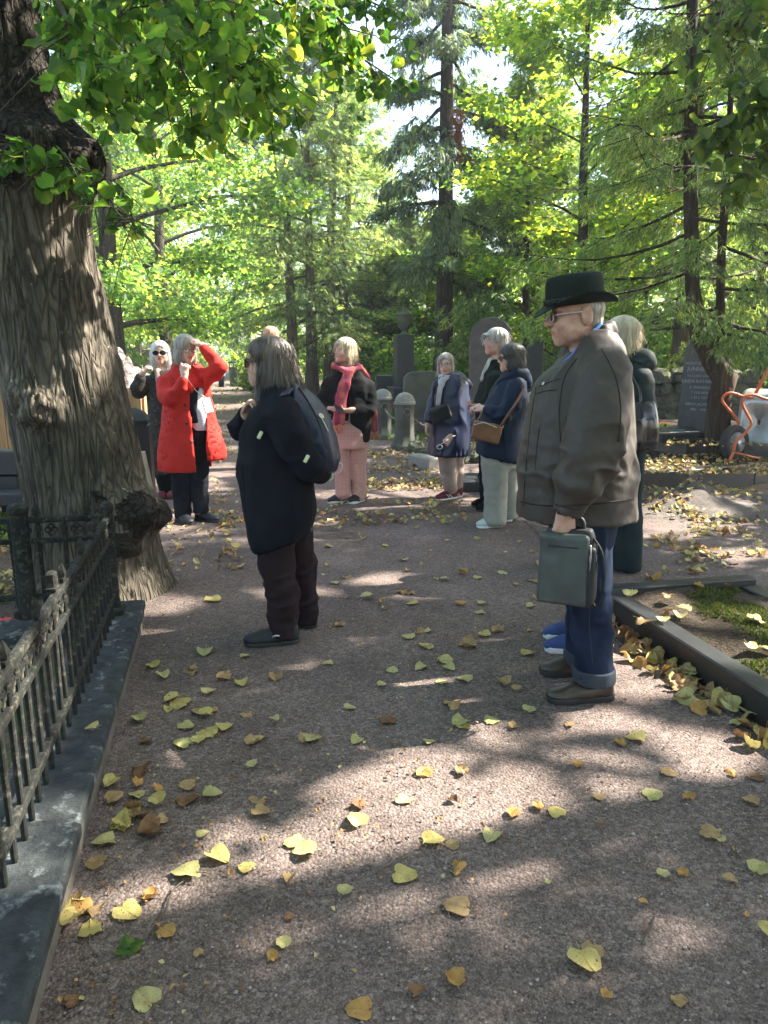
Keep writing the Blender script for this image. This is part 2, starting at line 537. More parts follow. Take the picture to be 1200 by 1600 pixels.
# ------------------------------------------------------------------ sun gaps: where the canopy lets the sun through (ellipses measured on the gravel)
GAPS = [(625, 1085, 80, 26, -10), (760, 1163, 100, 22, -12), (930, 1132, 55, 18, 0), (880, 1200, 120, 30, -8), (630, 1290, 190, 75, -18), (500, 1400, 150, 55, -22),
        (680, 1400, 120, 60, -20), (1110, 1195, 90, 24, 14), (990, 1320, 75, 20, -20), (880, 1385, 42, 11, -20), (250, 1440, 100, 30, -20), (800, 1350, 60, 45, 0),
        (1075, 1478, 40, 20, -25), (1165, 1440, 36, 14, -20), (1160, 1265, 45, 20, 0), (1020, 1255, 40, 14, 0), (450, 1500, 60, 12, -20), (330, 1330, 60, 18, -30), (720, 1240, 60, 22, -10),
        (560, 1350, 240, 60, -18), (720, 1270, 170, 50, -14), (1080, 1160, 110, 26, 8), (1130, 1225, 80, 20, 5), (930, 1240, 80, 22, -6), (230, 1420, 130, 36, -22), (640, 1200, 110, 16, -14), (960, 1080, 50, 10, 0),
        (640, 768, 70, 6, 0), (770, 790, 55, 6, 0), (550, 772, 60, 6, 0), (590, 905, 60, 5, -4), (470, 925, 60, 6, 0), (290, 760, 50, 10, 0), (240, 990, 50, 8, 0), (650, 1025, 45, 5, 0), (770, 1010, 40, 5, 0), (400, 700, 300, 8, 0), (700, 730, 40, 7, 0),
        (1060, 800, 90, 8, 0), (1130, 870, 70, 7, 0), (1000, 760, 60, 6, 0)]


def down_sun(P):
    P = np.asarray(P, float)
    return P - SUN * (P[..., 2:3] / SUN[2])


# the same for lit spots that are not on the ground: (pixel, distance along Y, radius in metres)
SPOTS = [(20, 1150, 1.95, .16), (60, 1040, 2.4, .14), (5, 1260, 1.75, .14), (140, 420, 4.3, .26), (150, 480, 4.3, .2), (262, 900, 4.2, .14), (985, 620, 3.05, .09), (955, 525, 3.1, .08),
         (1150, 1000, 3.4, .28), (1080, 960, 3.6, .2), (335, 560, 6.3, .14), (320, 615, 6.3, .16), (345, 680, 6.4, .2), (545, 545, 7.2, .10), (565, 600, 7.2, .10), (560, 660, 7.2, .08), (732, 640, 7.4, .10), (720, 700, 7.4, .12),
         (648, 650, 11.1, .25), (1010, 560, 4.95, .10), (945, 870, 3.05, .06), (450, 560, 3.8, .06), (790, 520, 6.9, .09), (820, 600, 6.3, .06), (960, 740, 3.05, .05), (240, 560, 7.5, .12), (425, 520, 9.5, .2), (1170, 620, 11, .35), (1150, 720, 11, .3)]
SPOT_G = [(down_sun(W(px, py, Y)), r) for px, py, Y, r in SPOTS]


def in_sun_gap(P, soft=.22):
    """True for casters whose shadow would fall inside a sun gap"""
    g = down_sun(P)
    px, py = PX(g)
    ok = g[:, 1] > .5
    wob = vnoise(np.c_[g[:, :2] * 2.3, np.zeros(len(g))], 5) * .35 + vnoise(np.c_[g[:, :2] * 6, np.zeros(len(g))], 6) * .25
    hit = np.zeros(len(g), bool)
    for cx, cy_, rx, ry, a in GAPS:
        c_, s_ = math.cos(R(a)), math.sin(R(a))
        dx, dy = px - cx, py - cy_
        u, v = dx * c_ + dy * s_, -dx * s_ + dy * c_
        hit |= ok & ((u / (rx * 1.12 + 8)) ** 2 + (v / (ry * 1.12 + 4)) ** 2 < (1 + wob * .8) ** 2)
    for q, r in SPOT_G:
        # size across the sun's direction
        d = g - q
        w = d - np.outer(d @ SUN, SUN)
        hit |= (w ** 2).sum(1) < (r * 1.5 * (1 + wob) + .06) ** 2
    # scattered flecks further off
    far = vnoise(np.c_[g[:, 0] * .55, g[:, 1] * 1.1, np.zeros(len(g))], 9) > .22
    hit |= far & (g[:, 1] > 7.5)
    return hit


# ------------------------------------------------------------------ trees
def unit(v):
    return v / (np.linalg.norm(v, axis=-1, keepdims=True) + 1e-9)


def blades(P, A, B, L, Wd, fold=.12):
    """one quad per entry: base P, axis A, side B (unit), length L, width Wd"""
    L, Wd = np.asarray(L)[:, None], np.asarray(Wd)[:, None]
    Nn = np.cross(A, B)
    V = np.stack([P, P + A * L * .45 + B * Wd * .5 + Nn * Wd * fold, P + A * L, P + A * L * .45 - B * Wd * .5 + Nn * Wd * fold], 1).reshape(-1, 3)
    n = len(P)
    Fq = np.arange(n * 4).reshape(n, 4)
    return V, Fq


def rand_side(A, r, flat=0.0):
    """unit vector across A; flat pulls it to the horizontal"""
    v = r.normal(size=A.shape)
    if flat:
        h = np.cross(A, np.array([0, 0, 1.0]))
        v = v * (1 - flat) + unit(h) * flat * np.sign(r.random((len(A), 1)) - .5) * 2
    v = v - A * (v * A).sum(1, keepdims=True)
    return unit(v)


def skeleton(r, H, tr, h0, nl, prof, elev, droop, wander=.25, sub=5, limb_r=.19, stems=((0, 0, 0),), base_flare=1.4, sublen=.38):
    """returns (MB with trunk and limbs, list of (point, direction, weight) where leaves go)"""
    mb = MB()
    spots = []
    for si, (sx, sy, lean) in enumerate(stems):
        nseg = 9
        zz = np.linspace(0, H, nseg)
        wx = np.cumsum(r.normal(0, wander * .35, nseg)) * np.linspace(0, 1, nseg) + lean * zz
        wy = np.cumsum(r.normal(0, wander * .35, nseg)) * np.linspace(0, 1, nseg)
        pts = np.c_[sx + wx - wx[0], sy + wy - wy[0], zz]
        rad = tr * (1 - zz / H * .93) ** .9
        rad[0] *= base_flare
        pts[0, 2] = -.15
        mb.tube(pts, rad, 9)
        for i in range(nl):
            f = (i + r.random() * .8) / nl
            h = h0 + (H - h0) * f ** .92
            c = np.array([np.interp(h, zz, pts[:, k]) for k in range(3)])
            az = i * 2.399 + r.normal(0, .35) + si * 1.3
            L = prof(f) * (.75 + .5 * r.random())
            el = R(elev(f) + r.normal(0, 7))
            d = np.array([math.cos(az) * math.cos(el), math.sin(az) * math.cos(el), math.sin(el)])
            m = 6
            t = np.linspace(0, 1, m)[:, None]
            side = np.cross(d, [0, 0, 1.0])
            lp = c + d * L * t + np.array([0, 0, 1.0]) * (-droop * L * t ** 2) + side * (r.normal(0, .12) * L * t ** 2) + r.normal(0, .02 * L, (m, 3)) * t
            lr = np.interp(h, zz, rad) * limb_r * 2 * (1 - t[:, 0] * .85)
            mb.tube(lp, np.minimum(lr, np.interp(h, zz, rad) * .75), 5, cap=False)
            for k in range(sub):
                tt = .25 + .75 * (k + r.random()) / sub
                p0 = np.array([np.interp(tt, t[:, 0], lp[:, q]) for q in range(3)])
                s_ = 1 if k % 2 else -1
                d2 = unit(d * (.6 + .5 * r.random()) + unit(side) * s_ * (.5 + .6 * r.random()) + np.array([0, 0, r.normal(.05 - droop * .6, .18)]))
                L2 = sublen * L * (1.15 - tt * .5) * (.7 + .6 * r.random())
                p1 = p0 + d2 * L2 * .5 + np.array([0, 0, -droop * .08 * L2])
                p2 = p0 + d2 * L2 + np.array([0, 0, -droop * .35 * L2])
                mb.tube([p0, p1, p2], [lr[-1] * .7 + .006, .006, .003], 3, cap=False)
                spots.append((p0, p1, p2, d2))
            spots.append((lp[3], lp[4], lp[5], d))
    return mb, spots


def broad_leaves(r, spots, n, size, spread, flat=.55, hang=.5):
    S = r.integers(0, len(spots), n)
    A0 = np.array([s[0] for s in spots])[S]; A1 = np.array([s[1] for s in spots])[S]; A2 = np.array([s[2] for s in spots])[S]
    t = (r.random(n) ** .7)[:, None]
    P = A0 * (1 - t) ** 2 + 2 * A1 * t * (1 - t) + A2 * t * t + r.normal(0, 1, (n, 3)) * np.array([spread, spread, spread * .55])
    D = np.array([s[3] for s in spots])[S]
    ax = unit(D * .5 + r.normal(0, .6, (n, 3)) + np.array([0, 0, -hang]))
    B = rand_side(ax, r, flat)
    L = size * (.65 + .7 * r.random(n))
    return P, ax, B, L, L * .85


def crown_broad(r, spots, n, size, spread, prune=False, loc=None, flat=.55, hang=.5):
    P, ax, B, L, Wd = broad_leaves(r, spots, n, size, spread, flat, hang)
    if prune:
        k = ~in_sun_gap(P + ax * (L * .5)[:, None] + loc)
        P, ax, B, L, Wd = P[k], ax[k], B[k], L[k], Wd[k]
    return blades(P, ax, B, L, Wd)


def crown_sprays(r, spots, n, size, spread, hang=.8, k=5, width=.13, fan=38):
    """feathery conifer sprays: k narrow blades fanned in one plane"""
    S = r.integers(0, len(spots), n)
    A0 = np.array([s[0] for s in spots])[S]; A1 = np.array([s[1] for s in spots])[S]; A2 = np.array([s[2] for s in spots])[S]
    t = r.random(n)[:, None]
    P = A0 * (1 - t) ** 2 + 2 * A1 * t * (1 - t) + A2 * t * t + r.normal(0, 1, (n, 3)) * spread
    D = np.array([s[3] for s in spots])[S]
    ax = unit(D * .8 + r.normal(0, .35, (n, 3)) + np.array([0, 0, -hang]))
    B = rand_side(ax, r, .5)
    Vs, Fs, o = [], [], 0
    Nn = np.cross(ax, B)
    L0 = size * (.6 + .8 * r.random(n))
    for j in range(k):
        a = R(fan) * (2 * j / (k - 1) - 1) + r.normal(0, .1, n)
        aj = unit(ax * np.cos(a)[:, None] + B * np.sin(a)[:, None] + Nn * r.normal(0, .12, (n, 1)))
        bj = np.cross(Nn, aj)
        Lj = L0 * (1 - .35 * abs(2 * j / (k - 1) - 1))
        V, Fq = blades(P + ax * (L0 * .12 * (j % 2))[:, None], aj, unit(bj), Lj, Lj * width + .006)
        Vs.append(V); Fs.append(Fq + o); o += len(V)
    return np.concatenate(Vs), np.concatenate(Fs)


TREE_MESH = {}


def tree_kind(key, seed, leaf, barkm, kind, n, size, spread, **kw):
    r = np.random.default_rng(seed)
    mb, spots = skeleton(r, **kw)
    tm = mb.build('trunk', barkm, smooth=True, do_link=False)
    if kind == 'broad':
        V, Fq = crown_broad(r, spots, n, size, spread)
    else:
        V, Fq = crown_sprays(r, spots, n, size, spread, hang=1.1 if kind == 'spruce' else .75, k=4 if kind == 'spruce' else 5, width=.16 if kind == 'spruce' else .12)
    cm = mesh_np('crown', V, Fq, leaf, smooth=False, do_link=False)
    TREE_MESH[key] = (tm, cm)


def plant_tree(key, name, label, x, y, rz=0.0, s=1.0, sz=None, group=None, leaf=None):
    t = thing(name, label, 'tree', (x, y, 0), rz, group)
    t.scale = (s, s, sz or s)
    tm, cm = TREE_MESH[key]
    link(bpy.data.objects.new('trunk', tm), t)
    c = link(bpy.data.objects.new('crown', cm), t)
    if leaf is not None:
        c.material_slots[0].link = 'OBJECT'
        c.material_slots[0].material = leaf
    return t


dome = lambda w: (lambda f: w * (math.sin(math.pi * min(1, .18 + .82 * f) ** .8) * .9 + .18))
cone = lambda w: (lambda f: w * (1 - f) ** .8 * .95 + .12 * w)
tree_kind('linden', 21, M['green'], M['bark_far'], 'broad', 32000, .13, .30, H=13, tr=.24, h0=1.6, nl=30, prof=dome(3.6), elev=lambda f: 12 + 45 * f, droop=.22, sub=7)
tree_kind('maple', 22, M['maple'], M['bark_far'], 'broad', 18000, .125, .24, H=12, tr=.15, h0=2.2, nl=26, prof=dome(2.7), elev=lambda f: 18 + 40 * f, droop=.1, sub=6)
tree_kind('bushy', 23, M['green'], M['bark_far'], 'broad', 18000, .14, .30, H=8, tr=.14, h0=.6, nl=24, prof=dome(2.8), elev=lambda f: 15 + 40 * f, droop=.2, sub=6)
tree_kind('thuja', 24, M['thuja'], M['bark_thuja'], 'thuja', 24000, .20, .15, H=10.5, tr=.20, h0=2.0, nl=34, prof=lambda f: 2.3 * (1 - f) ** .6 + .3, elev=lambda f: -5 + 45 * f, droop=.25, sub=7,
          stems=((0, 0, 0), (-.55, .15, -.015), (.55, -.1, .03), (.95, .3, .045)), wander=.12)
tree_kind('spruce', 25, M['spruce'], M['bark_far'], 'spruce', 17000, .22, .10, H=17, tr=.24, h0=3.2, nl=64, prof=lambda f: 1.55 * (1 - f) ** .7 + .25, elev=lambda f: -14 + 30 * f, droop=.28, sub=7, wander=.08)
tree_kind('young_thuja', 26, M['thuja'], M['bark_cedar'], 'thuja', 12000, .19, .13, H=8, tr=.11, h0=1.0, nl=34, prof=lambda f: 1.7 * (1 - f) ** .7 + .2, elev=lambda f: 0 + 40 * f, droop=.3, sub=6, wander=.12)

FOREST = [
    # key, name, label, px, Y, rz, s
    ('thuja', 'thuja_tree', 'broad feathery conifer with several pale stems, right of the far walk', 488, 24, .3, 1.0, None),
    ('spruce', 'spruce_tree', 'tall dark spruce with one straight trunk behind the urn monument', 692, 19, 1.0, 1.0, None),
    ('maple', 'maple_tree', 'slender yellow-green maple rising behind the hatted man', 895, 16, 2.0, 1.0, None),
    ('linden', 'linden_tree', 'forked linden with pale sunlit leaves behind the rough boulder', 188, 17, .5, 1.0, None),
    ('linden', 'linden_tree', 'bright linden just left of the far walk', 265, 28, 2.2, 1.1, None),
    ('linden', 'linden_tree', 'linden with low boughs hanging over the left edge of the far walk', 278, 42, 4.0, 1.15, None),
    ('bushy', 'leafy_tree', 'low bushy tree at the end of the far walk', 420, 46, 1.5, 1.2, None),
    ('thuja', 'thuja_tree', 'feathery conifer far back between the thuja clump and the spruce', 575, 41, 2.0, 1.15, None),
    ('young_thuja', 'young_thuja_tree', 'slim conifer behind the rounded slab stone', 640, 25, 1.0, 1.1, None),
    ('maple', 'maple_tree', 'yellow-green maple between the spruce and the arched stone', 770, 25, .7, 1.15, None),
    ('linden', 'linden_tree', 'tall leafy tree far behind the arched stone', 830, 30, 3.4, 1.2, None),
    ('young_thuja', 'young_thuja_tree', 'feathery conifer left of the hatted man', 815, 19, 2.0, 1.05, None),
    ('maple', 'maple_tree', 'sunlit maple right behind the blonde woman', 985, 22, 3.3, 1.05, None),
    ('linden', 'linden_tree', 'leafy tree far behind the black pointed headstone', 1080, 27, 1.9, 1.1, None),
    ('maple', 'maple_tree', 'sunlit maple far right behind the stone wall', 1175, 22, .2, 1.1, None),
    ('thuja', 'thuja_tree', 'conifer clump beyond the wall at the right edge', 1290, 18, .2, 1.1, None),
    ('linden', 'linden_tree', 'big linden left of the leaning trunk, beyond the plank enclosure', -80, 19, .9, 1.1, None),
    ('bushy', 'leafy_tree', 'round bushy tree behind the plank enclosure', 75, 27, 2.9, 1.2, None),
    ('bushy', 'leafy_tree', 'bright bushy tree between the linden and the far walk', 220, 36, .1, 1.3, None),
    ('linden', 'linden_tree', 'tall linden far behind the thuja clump', 520, 44, 5.0, 1.2, None),
    ('young_thuja', 'young_thuja_tree', 'slim conifer behind the slab and the second bollard', 720, 28, 2.6, 1.2, None),
    ('bushy', 'leafy_tree', 'bushy tree behind the low dark monument', 610, 25, 2.1, .8, None),
    ('bushy', 'leafy_tree', 'bushy sunlit tree behind the hatted man', 905, 27, 5.1, 1.2, None),
    ('bushy', 'leafy_tree', 'bushy tree beyond the stone wall', 1130, 30, 4.1, 1.2, None),
]
for key, name, label, px, Y, rz, s, lf in FOREST:
    low_ = .5 if px == 770 else .62 if 560 < px < 1010 and Y > 21 else (.8 if 540 < px < 1010 and Y > 15.5 and key == 'maple' else None)
    plant_tree(key, name, label, gx(px, Y), Y, rz, s, sz=s * low_ if low_ else None, leaf=lf)

for x_, y_, lab in ((-2.6, -3.8, 'linden standing behind the viewer on the fence side'), (4.6, -4.4, 'linden standing behind the viewer on the right')):
    plant_tree('linden', 'linden_tree', lab, x_, y_, x_, 1.0)
spr = [o for o in SC.objects if str(o.get('label', '')).startswith('tall dark spruce')][0]
rs = np.random.default_rng(19)
q_ = W(716, 205, 18.4) - np.array(spr.location)
sp_ = [(q_ + np.array([rs.normal(0, .12), rs.normal(0, .12), z]), q_ + np.array([0, 0, z - .1]), q_ + np.array([rs.normal(0, .1), 0, z - .25]), np.array([0, 0, -1.])) for z in np.linspace(-.45, .5, 14)]
V, Fq = crown_sprays(rs, sp_, 420, .13, .05, hang=1.2, k=4)
V = V @ np.array([[math.cos(1.0), -math.sin(1.0), 0], [math.sin(1.0), math.cos(1.0), 0], [0, 0, 1]])
mesh_np('dead_spray', V, Fq, M['russet'], spr, smooth=False)['label'] = 'russet dead hanging spray'
# far wood that reads as one mass
r = np.random.default_rng(40)
n = 40000
X = r.uniform(-70, 75, n); Y = r.uniform(58, 88, n)
crest = 11 + 4 * vnoise(np.c_[X * .12, Y * .05, X * 0], 2) + 2.5 * vnoise(np.c_[X * .45, Y * .2, X * 0], 3)
Z = crest * r.random(n) ** .8
keep = vnoise(np.c_[X * .3, Y * .2, Z * .35], 8) > -.35
P = np.c_[X, Y, Z][keep]
ax = unit(r.normal(0, 1, P.shape) + np.array([0, 0, -.3]))
V, Fq = blades(P, ax, rand_side(ax, r), .55 * (.6 + .8 * r.random(len(P))), .42 * (.6 + .8 * r.random(len(P))))
tag(mesh_np('far_wood', V, Fq, M['green'], smooth=False), kind='stuff')

# shade trees standing off to the right of the view; their crowns are trimmed where the sun comes through
for i, (x, y, seed, lab) in enumerate([(8.2, 4.2, 51, 'big linden leaning its boughs over the gravel from the right'), (8.3, 8.6, 52, 'big linden at the right beside the wheelbarrow'), (8.6, .6, 53, 'big linden right of the grave bed')]):
    r = np.random.default_rng(seed)
    mb, spots = skeleton(r, H=11.5, tr=.27, h0=3.4, nl=26, prof=dome(3.7), elev=lambda f: 6 + 50 * f, droop=.18, sub=8)
    t = thing('linden_tree', lab, 'tree', (x, y, 0))
    mb.build('trunk', M['bark_far'], t, smooth=True)
    loc = np.array([x, y, 0.])
    V, Fq = crown_broad(r, spots, 36000, .155, .34, True, loc)
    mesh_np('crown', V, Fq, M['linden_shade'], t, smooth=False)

# cedar in front of the black headstone: two dark stems from one bent base, long drooping boughs
r = np.random.default_rng(61)
cb = np.array([gx(1118, 9.3), 9.3, 0.])
ced = thing('cedar_tree', 'dark twin-stemmed conifer bending up in front of the black headstone', 'tree', cb)


def cpt(px, py, Y=9.3):
    return W(px, py, Y) - cb


stemA = np.array([[0, 0, -.1], cpt(1124, 625), cpt(1133, 592), cpt(1112, 560), cpt(1092, 520), cpt(1082, 450), cpt(1079, 300), cpt(1080, 150), cpt(1082, 0), cpt(1086, -160), cpt(1088, -420)])
stemB = np.array([cpt(1133, 592), cpt(1131, 560), cpt(1125, 520), cpt(1127, 400), cpt(1135, 280), cpt(1142, 150), cpt(1150, 0)])
mb = MB()
mb.tube(stemA, [.17, .14, .155, .13, .11, .085, .08, .072, .06, .045, .02], 10)
mb.tube(stemB, [.12, .085, .06, .052, .045, .033, .02], 8)
spots = []
for stem, cnt in ((stemA[4:], 46), (stemB[2:], 18)):
    tz = np.linspace(0, 1, len(stem))
    for i in range(cnt):
        f = (i + r.random() * .7) / cnt
        c = np.array([np.interp(f, tz, stem[:, q]) for q in range(3)])
        az = i * 2.399 + r.normal(0, .4)
        L = (2.3 - 1.3 * f) * (.6 + .6 * r.random())
        d = np.array([math.cos(az), math.sin(az), r.normal(.06, .16)])
        t = np.linspace(0, 1, 6)[:, None]
        lp = c + d * L * t + np.array([0, 0, 1.]) * (-.38 * L * t + .30 * L * t ** 2) + r.normal(0, .03, (6, 3)) * t
        mb.tube(lp, .022 * (1 - t[:, 0] * .8), 4, cap=False)
        for k in range(7):
            tt = .2 + .8 * (k + r.random()) / 7
            p0 = np.array([np.interp(tt, t[:, 0], lp[:, q]) for q in range(3)])
            sd = np.array([-d[1], d[0], 0]) * (1 if k % 2 else -1)
            d2 = unit(d * .6 + sd * (.4 + .5 * r.random()) + np.array([0, 0, -.25]))
            L2 = .55 * (1.2 - tt * .5) * (.6 + .7 * r.random())
            p2 = p0 + d2 * L2 + np.array([0, 0, -.12 * L2])
            mb.tube([p0, (p0 + p2) / 2, p2], [.007, .005, .002], 3, cap=False)
            spots.append((p0, (p0 + p2) / 2, p2, d2))
mb.build('trunk', M['bark_cedar'], ced, smooth=True)
V, Fq = crown_sprays(r, spots, 27000, .10, .06, hang=.9, k=5, width=.075, fan=36)
c0 = V.reshape(-1, 4, 3).mean(1) + cb
kp = ~in_sun_gap(c0)
V = V.reshape(-1, 4, 3)[kp].reshape(-1, 3)
mesh_np('crown', V, np.arange(len(V)).reshape(-1, 4), M['thuja'], ced, smooth=False)
# older trunks near the headstone
for px, Y, tr_, H_, lab, key in ((1052, 15.2, .19, 8, 'thick conifer trunk just left behind the black headstone', 'young_thuja'), (1188, 12.8, .16, 8, 'dark trunk behind the wheelbarrow at the right edge', 'young_thuja')):
    r = np.random.default_rng(int(px))
    mb, spots = skeleton(r, H=9.5, tr=tr_, h0=2.6, nl=30, prof=lambda f: 1.9 * (1 - f) ** .7 + .3, elev=lambda f: 0 + 35 * f, droop=.35, sub=6)
    t = thing('conifer_tree', lab, 'tree', (gx(px, Y), Y, 0))
    mb.build('trunk', M['bark_cedar'], t, smooth=True)
    V, Fq = crown_sprays(r, spots, 7000, .18, .11, hang=.8, width=.1)
    mesh_np('crown', V, Fq, M['thuja'], t, smooth=False)

# ------------------------------------------------------------------ the big leaning linden on the left
TY = 4.55
prof = np.array([(-420, -120, -30), (-200, -95, 10), (0, -72, 52), (60, -70, 62), (120, -70, 76), (180, -72, 98), (205, -80, 122), (232, -84, 147), (262, -82, 149), (290, -70, 141), (315, -60, 133), (350, -52, 135), (400, -38, 143),
                 (450, -20, 156), (500, -4, 167), (560, 4, 180), (600, 10, 188), (650, 20, 200), (700, 30, 212), (760, 44, 224), (820, 48, 236), (870, 48, 246), (915, 42, 258), (945, 30, 272), (965, 22, 284)], float)
pys = np.linspace(-420, 965, 330)
xl = np.interp(pys, prof[:, 0], prof[:, 1]); xr = np.interp(pys, prof[:, 0], prof[:, 2])
ker = np.hanning(9); ker /= ker.sum()
xl = np.convolve(np.pad(xl, 4, mode='edge'), ker, 'valid'); xr = np.convolve(np.pad(xr, 4, mode='edge'), ker, 'valid')
TB = np.array([G(160, 935)[0], TY, 0.0])
ring_c, ring_r = [], []
for y_, a_, b_ in zip(pys, xl, xr):
    A, B = W(a_, y_, TY), W(b_, y_, TY)
    ring_c.append((A + B) / 2); ring_r.append((B[0] - A[0]) / 2)
ring_c, ring_r = np.array(ring_c), np.array(ring_r)
nth = 220
th = np.linspace(0, 2 * math.pi, nth, endpoint=False)
CT, ST = np.cos(th), np.sin(th)
zz = ring_c[:, 2][:, None] * np.ones((1, nth))
warp = vnoise(np.stack([CT[None] * 2 + zz * 0, ST[None] * 2 + zz * 0, zz * 1.1], -1), 4) * .22
Pn = np.stack([(CT[None] * np.cos(warp * .25) - ST[None] * np.sin(warp * .25)) * 15, (ST[None] * np.cos(warp * .25) + CT[None] * np.sin(warp * .25)) * 15, zz * 3.2 + warp], -1)
ridge = 1 - np.abs(vnoise(Pn, 12)) * 2.2
ridge2 = 1 - np.abs(vnoise(Pn * np.array([2.3, 2.3, 1.9]), 13)) * 2
rad = ring_r[:, None] * (1 + .05 * vnoise(np.stack([CT[None] * 1.3 + zz * 0, ST[None] * 1.3 + zz * 0, zz * .9], -1), 3)) + .010 * ridge + .006 * ridge2
low = np.clip((.45 - zz) / .45, 0, 1)
rad += low ** 2 * .10 * (.5 + vnoise(np.stack([CT[None] * 1.6 + zz * 0, ST[None] * 1.6 + zz * 0, zz * 0], -1), 22))
V = np.stack([ring_c[:, 0][:, None] + rad * CT[None], ring_c[:, 1][:, None] + rad * ST[None] * .97, zz], -1)
# burls: (pixel, size, height)
knot = fbm(V * 11, 4, 31) * .35
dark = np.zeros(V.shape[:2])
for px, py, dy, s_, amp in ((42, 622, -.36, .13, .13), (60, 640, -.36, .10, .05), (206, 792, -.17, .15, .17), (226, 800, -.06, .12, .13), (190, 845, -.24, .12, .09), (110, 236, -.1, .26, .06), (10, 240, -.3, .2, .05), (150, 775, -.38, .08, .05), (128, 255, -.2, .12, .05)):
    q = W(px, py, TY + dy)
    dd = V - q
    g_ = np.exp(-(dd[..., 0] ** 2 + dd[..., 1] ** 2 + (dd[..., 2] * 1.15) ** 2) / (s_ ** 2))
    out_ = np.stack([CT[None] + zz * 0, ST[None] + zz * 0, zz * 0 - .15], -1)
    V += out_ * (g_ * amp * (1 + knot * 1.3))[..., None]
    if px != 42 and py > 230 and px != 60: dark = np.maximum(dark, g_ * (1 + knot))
nr = len(pys)
idx = np.arange(nr * nth).reshape(nr, nth)
a_ = idx[:-1]; b_ = idx[1:]
Fq = np.stack([b_, np.roll(b_, -1, 1), np.roll(a_, -1, 1), a_], -1).reshape(-1, 4)
lin = thing('linden_tree', 'huge old linden leaning left with burls on its furrowed trunk, beside the iron fence', 'tree', TB)
mesh_np('trunk', V.reshape(-1, 3) - TB, Fq, [M['bark'], M['burl_shade']], lin, midx=((dark.ravel()[Fq].mean(1) > .42) | (np.repeat(pys, nth)[Fq].mean(1) < 232 + 18 * vnoise(V.reshape(-1, 3)[Fq[:, 0]] * 7, 3))).astype(int))  # upper trunk takes the burl tone too: dark bark with shade painted in


def heart_leaf(name, r, curl=.3, mat=None, size=1.0, stem=True):
    """a heart-shaped leaf, length about 1, in the xy plane pointing +x from its stalk; folded along the midrib and curled"""
    a = np.array([(0, 0), (-.09, .14), (-.10, .33), (.03, .48), (.26, .545), (.52, .50), (.76, .34), (.90, .15), (1.02, 0)])
    a = a * [1, r.uniform(.86, 1.06)] + r.normal(0, .026, a.shape); a[0] = (0, 0); a[-1] = (1.04, r.normal(0, .04))
    mid = np.array([(x, 0) for x in (0, .0, .04, .14, .30, .50, .70, .88, 1.04)])
    ph = r.uniform(0, 6.28)
    c1, c2, fo = r.normal(0, curl), r.normal(0, curl), abs(r.normal(.12, .1)) * (1 + curl)
    pts, Fq, Ft = [], [], []

    def z(x, y):
        return c1 * (x - .5) ** 2 + c2 * y * y * 1.4 + fo * abs(y) + .07 * math.sin(ph + 7 * x + 9 * abs(y) * (1 if y > 0 else 1.4)) * (abs(y) > .05) * (.5 + curl * 2)
    half = []
    for s_ in (1, -1):
        o = len(pts)
        for (x, y), (mx, my) in zip(a, mid):
            pts.append((mx, 0, z(mx, 0))); hx, hy = (x + mx) / 2, y * .5
            pts.append((hx, s_ * hy, z(hx, s_ * hy))); pts.append((x, s_ * y, z(x, s_ * y)))
        for i in range(len(a) - 1):
            for k in (0, 1):
                q = [o + i * 3 + k, o + (i + 1) * 3 + k, o + (i + 1) * 3 + k + 1, o + i * 3 + k + 1]
                Fq.append(q if s_ < 0 else q[::-1])
    V = np.array(pts)
    if stem:
        n0 = len(V)
        sp = np.array([(0, 0, 0), (-.2, .02, .02), (-.45, r.normal(0, .08), .06)])
        w = .014
        V = np.concatenate([V, sp + [0, w, 0], sp - [0, w, 0], sp + [0, 0, w]])
        for i in (0, 1):
            for k0, k1 in ((0, 3), (3, 6), (6, 0)):
                Fq.append([n0 + k0 + i, n0 + k0 + i + 1, n0 + k1 + i + 1, n0 + k1 + i])
    V = V * size
    V -= np.array([.45 * size, 0, 0])
    return V, np.array(Fq)


def frames(A, B):
    """rows of rotation matrices with x = A, y = B"""
    A = unit(A); B = unit(B - A * (A * B).sum(1, keepdims=True))
    return np.stack([A, B, np.cross(A, B)], -1)


rl = np.random.default_rng(77)
LEAFV = [heart_leaf('leaf', rl, .25, size=1) for _ in range(5)]
leaf_me = [mesh_np('leaf', v, f, M['linden'], do_link=False) for v, f in LEAFV]


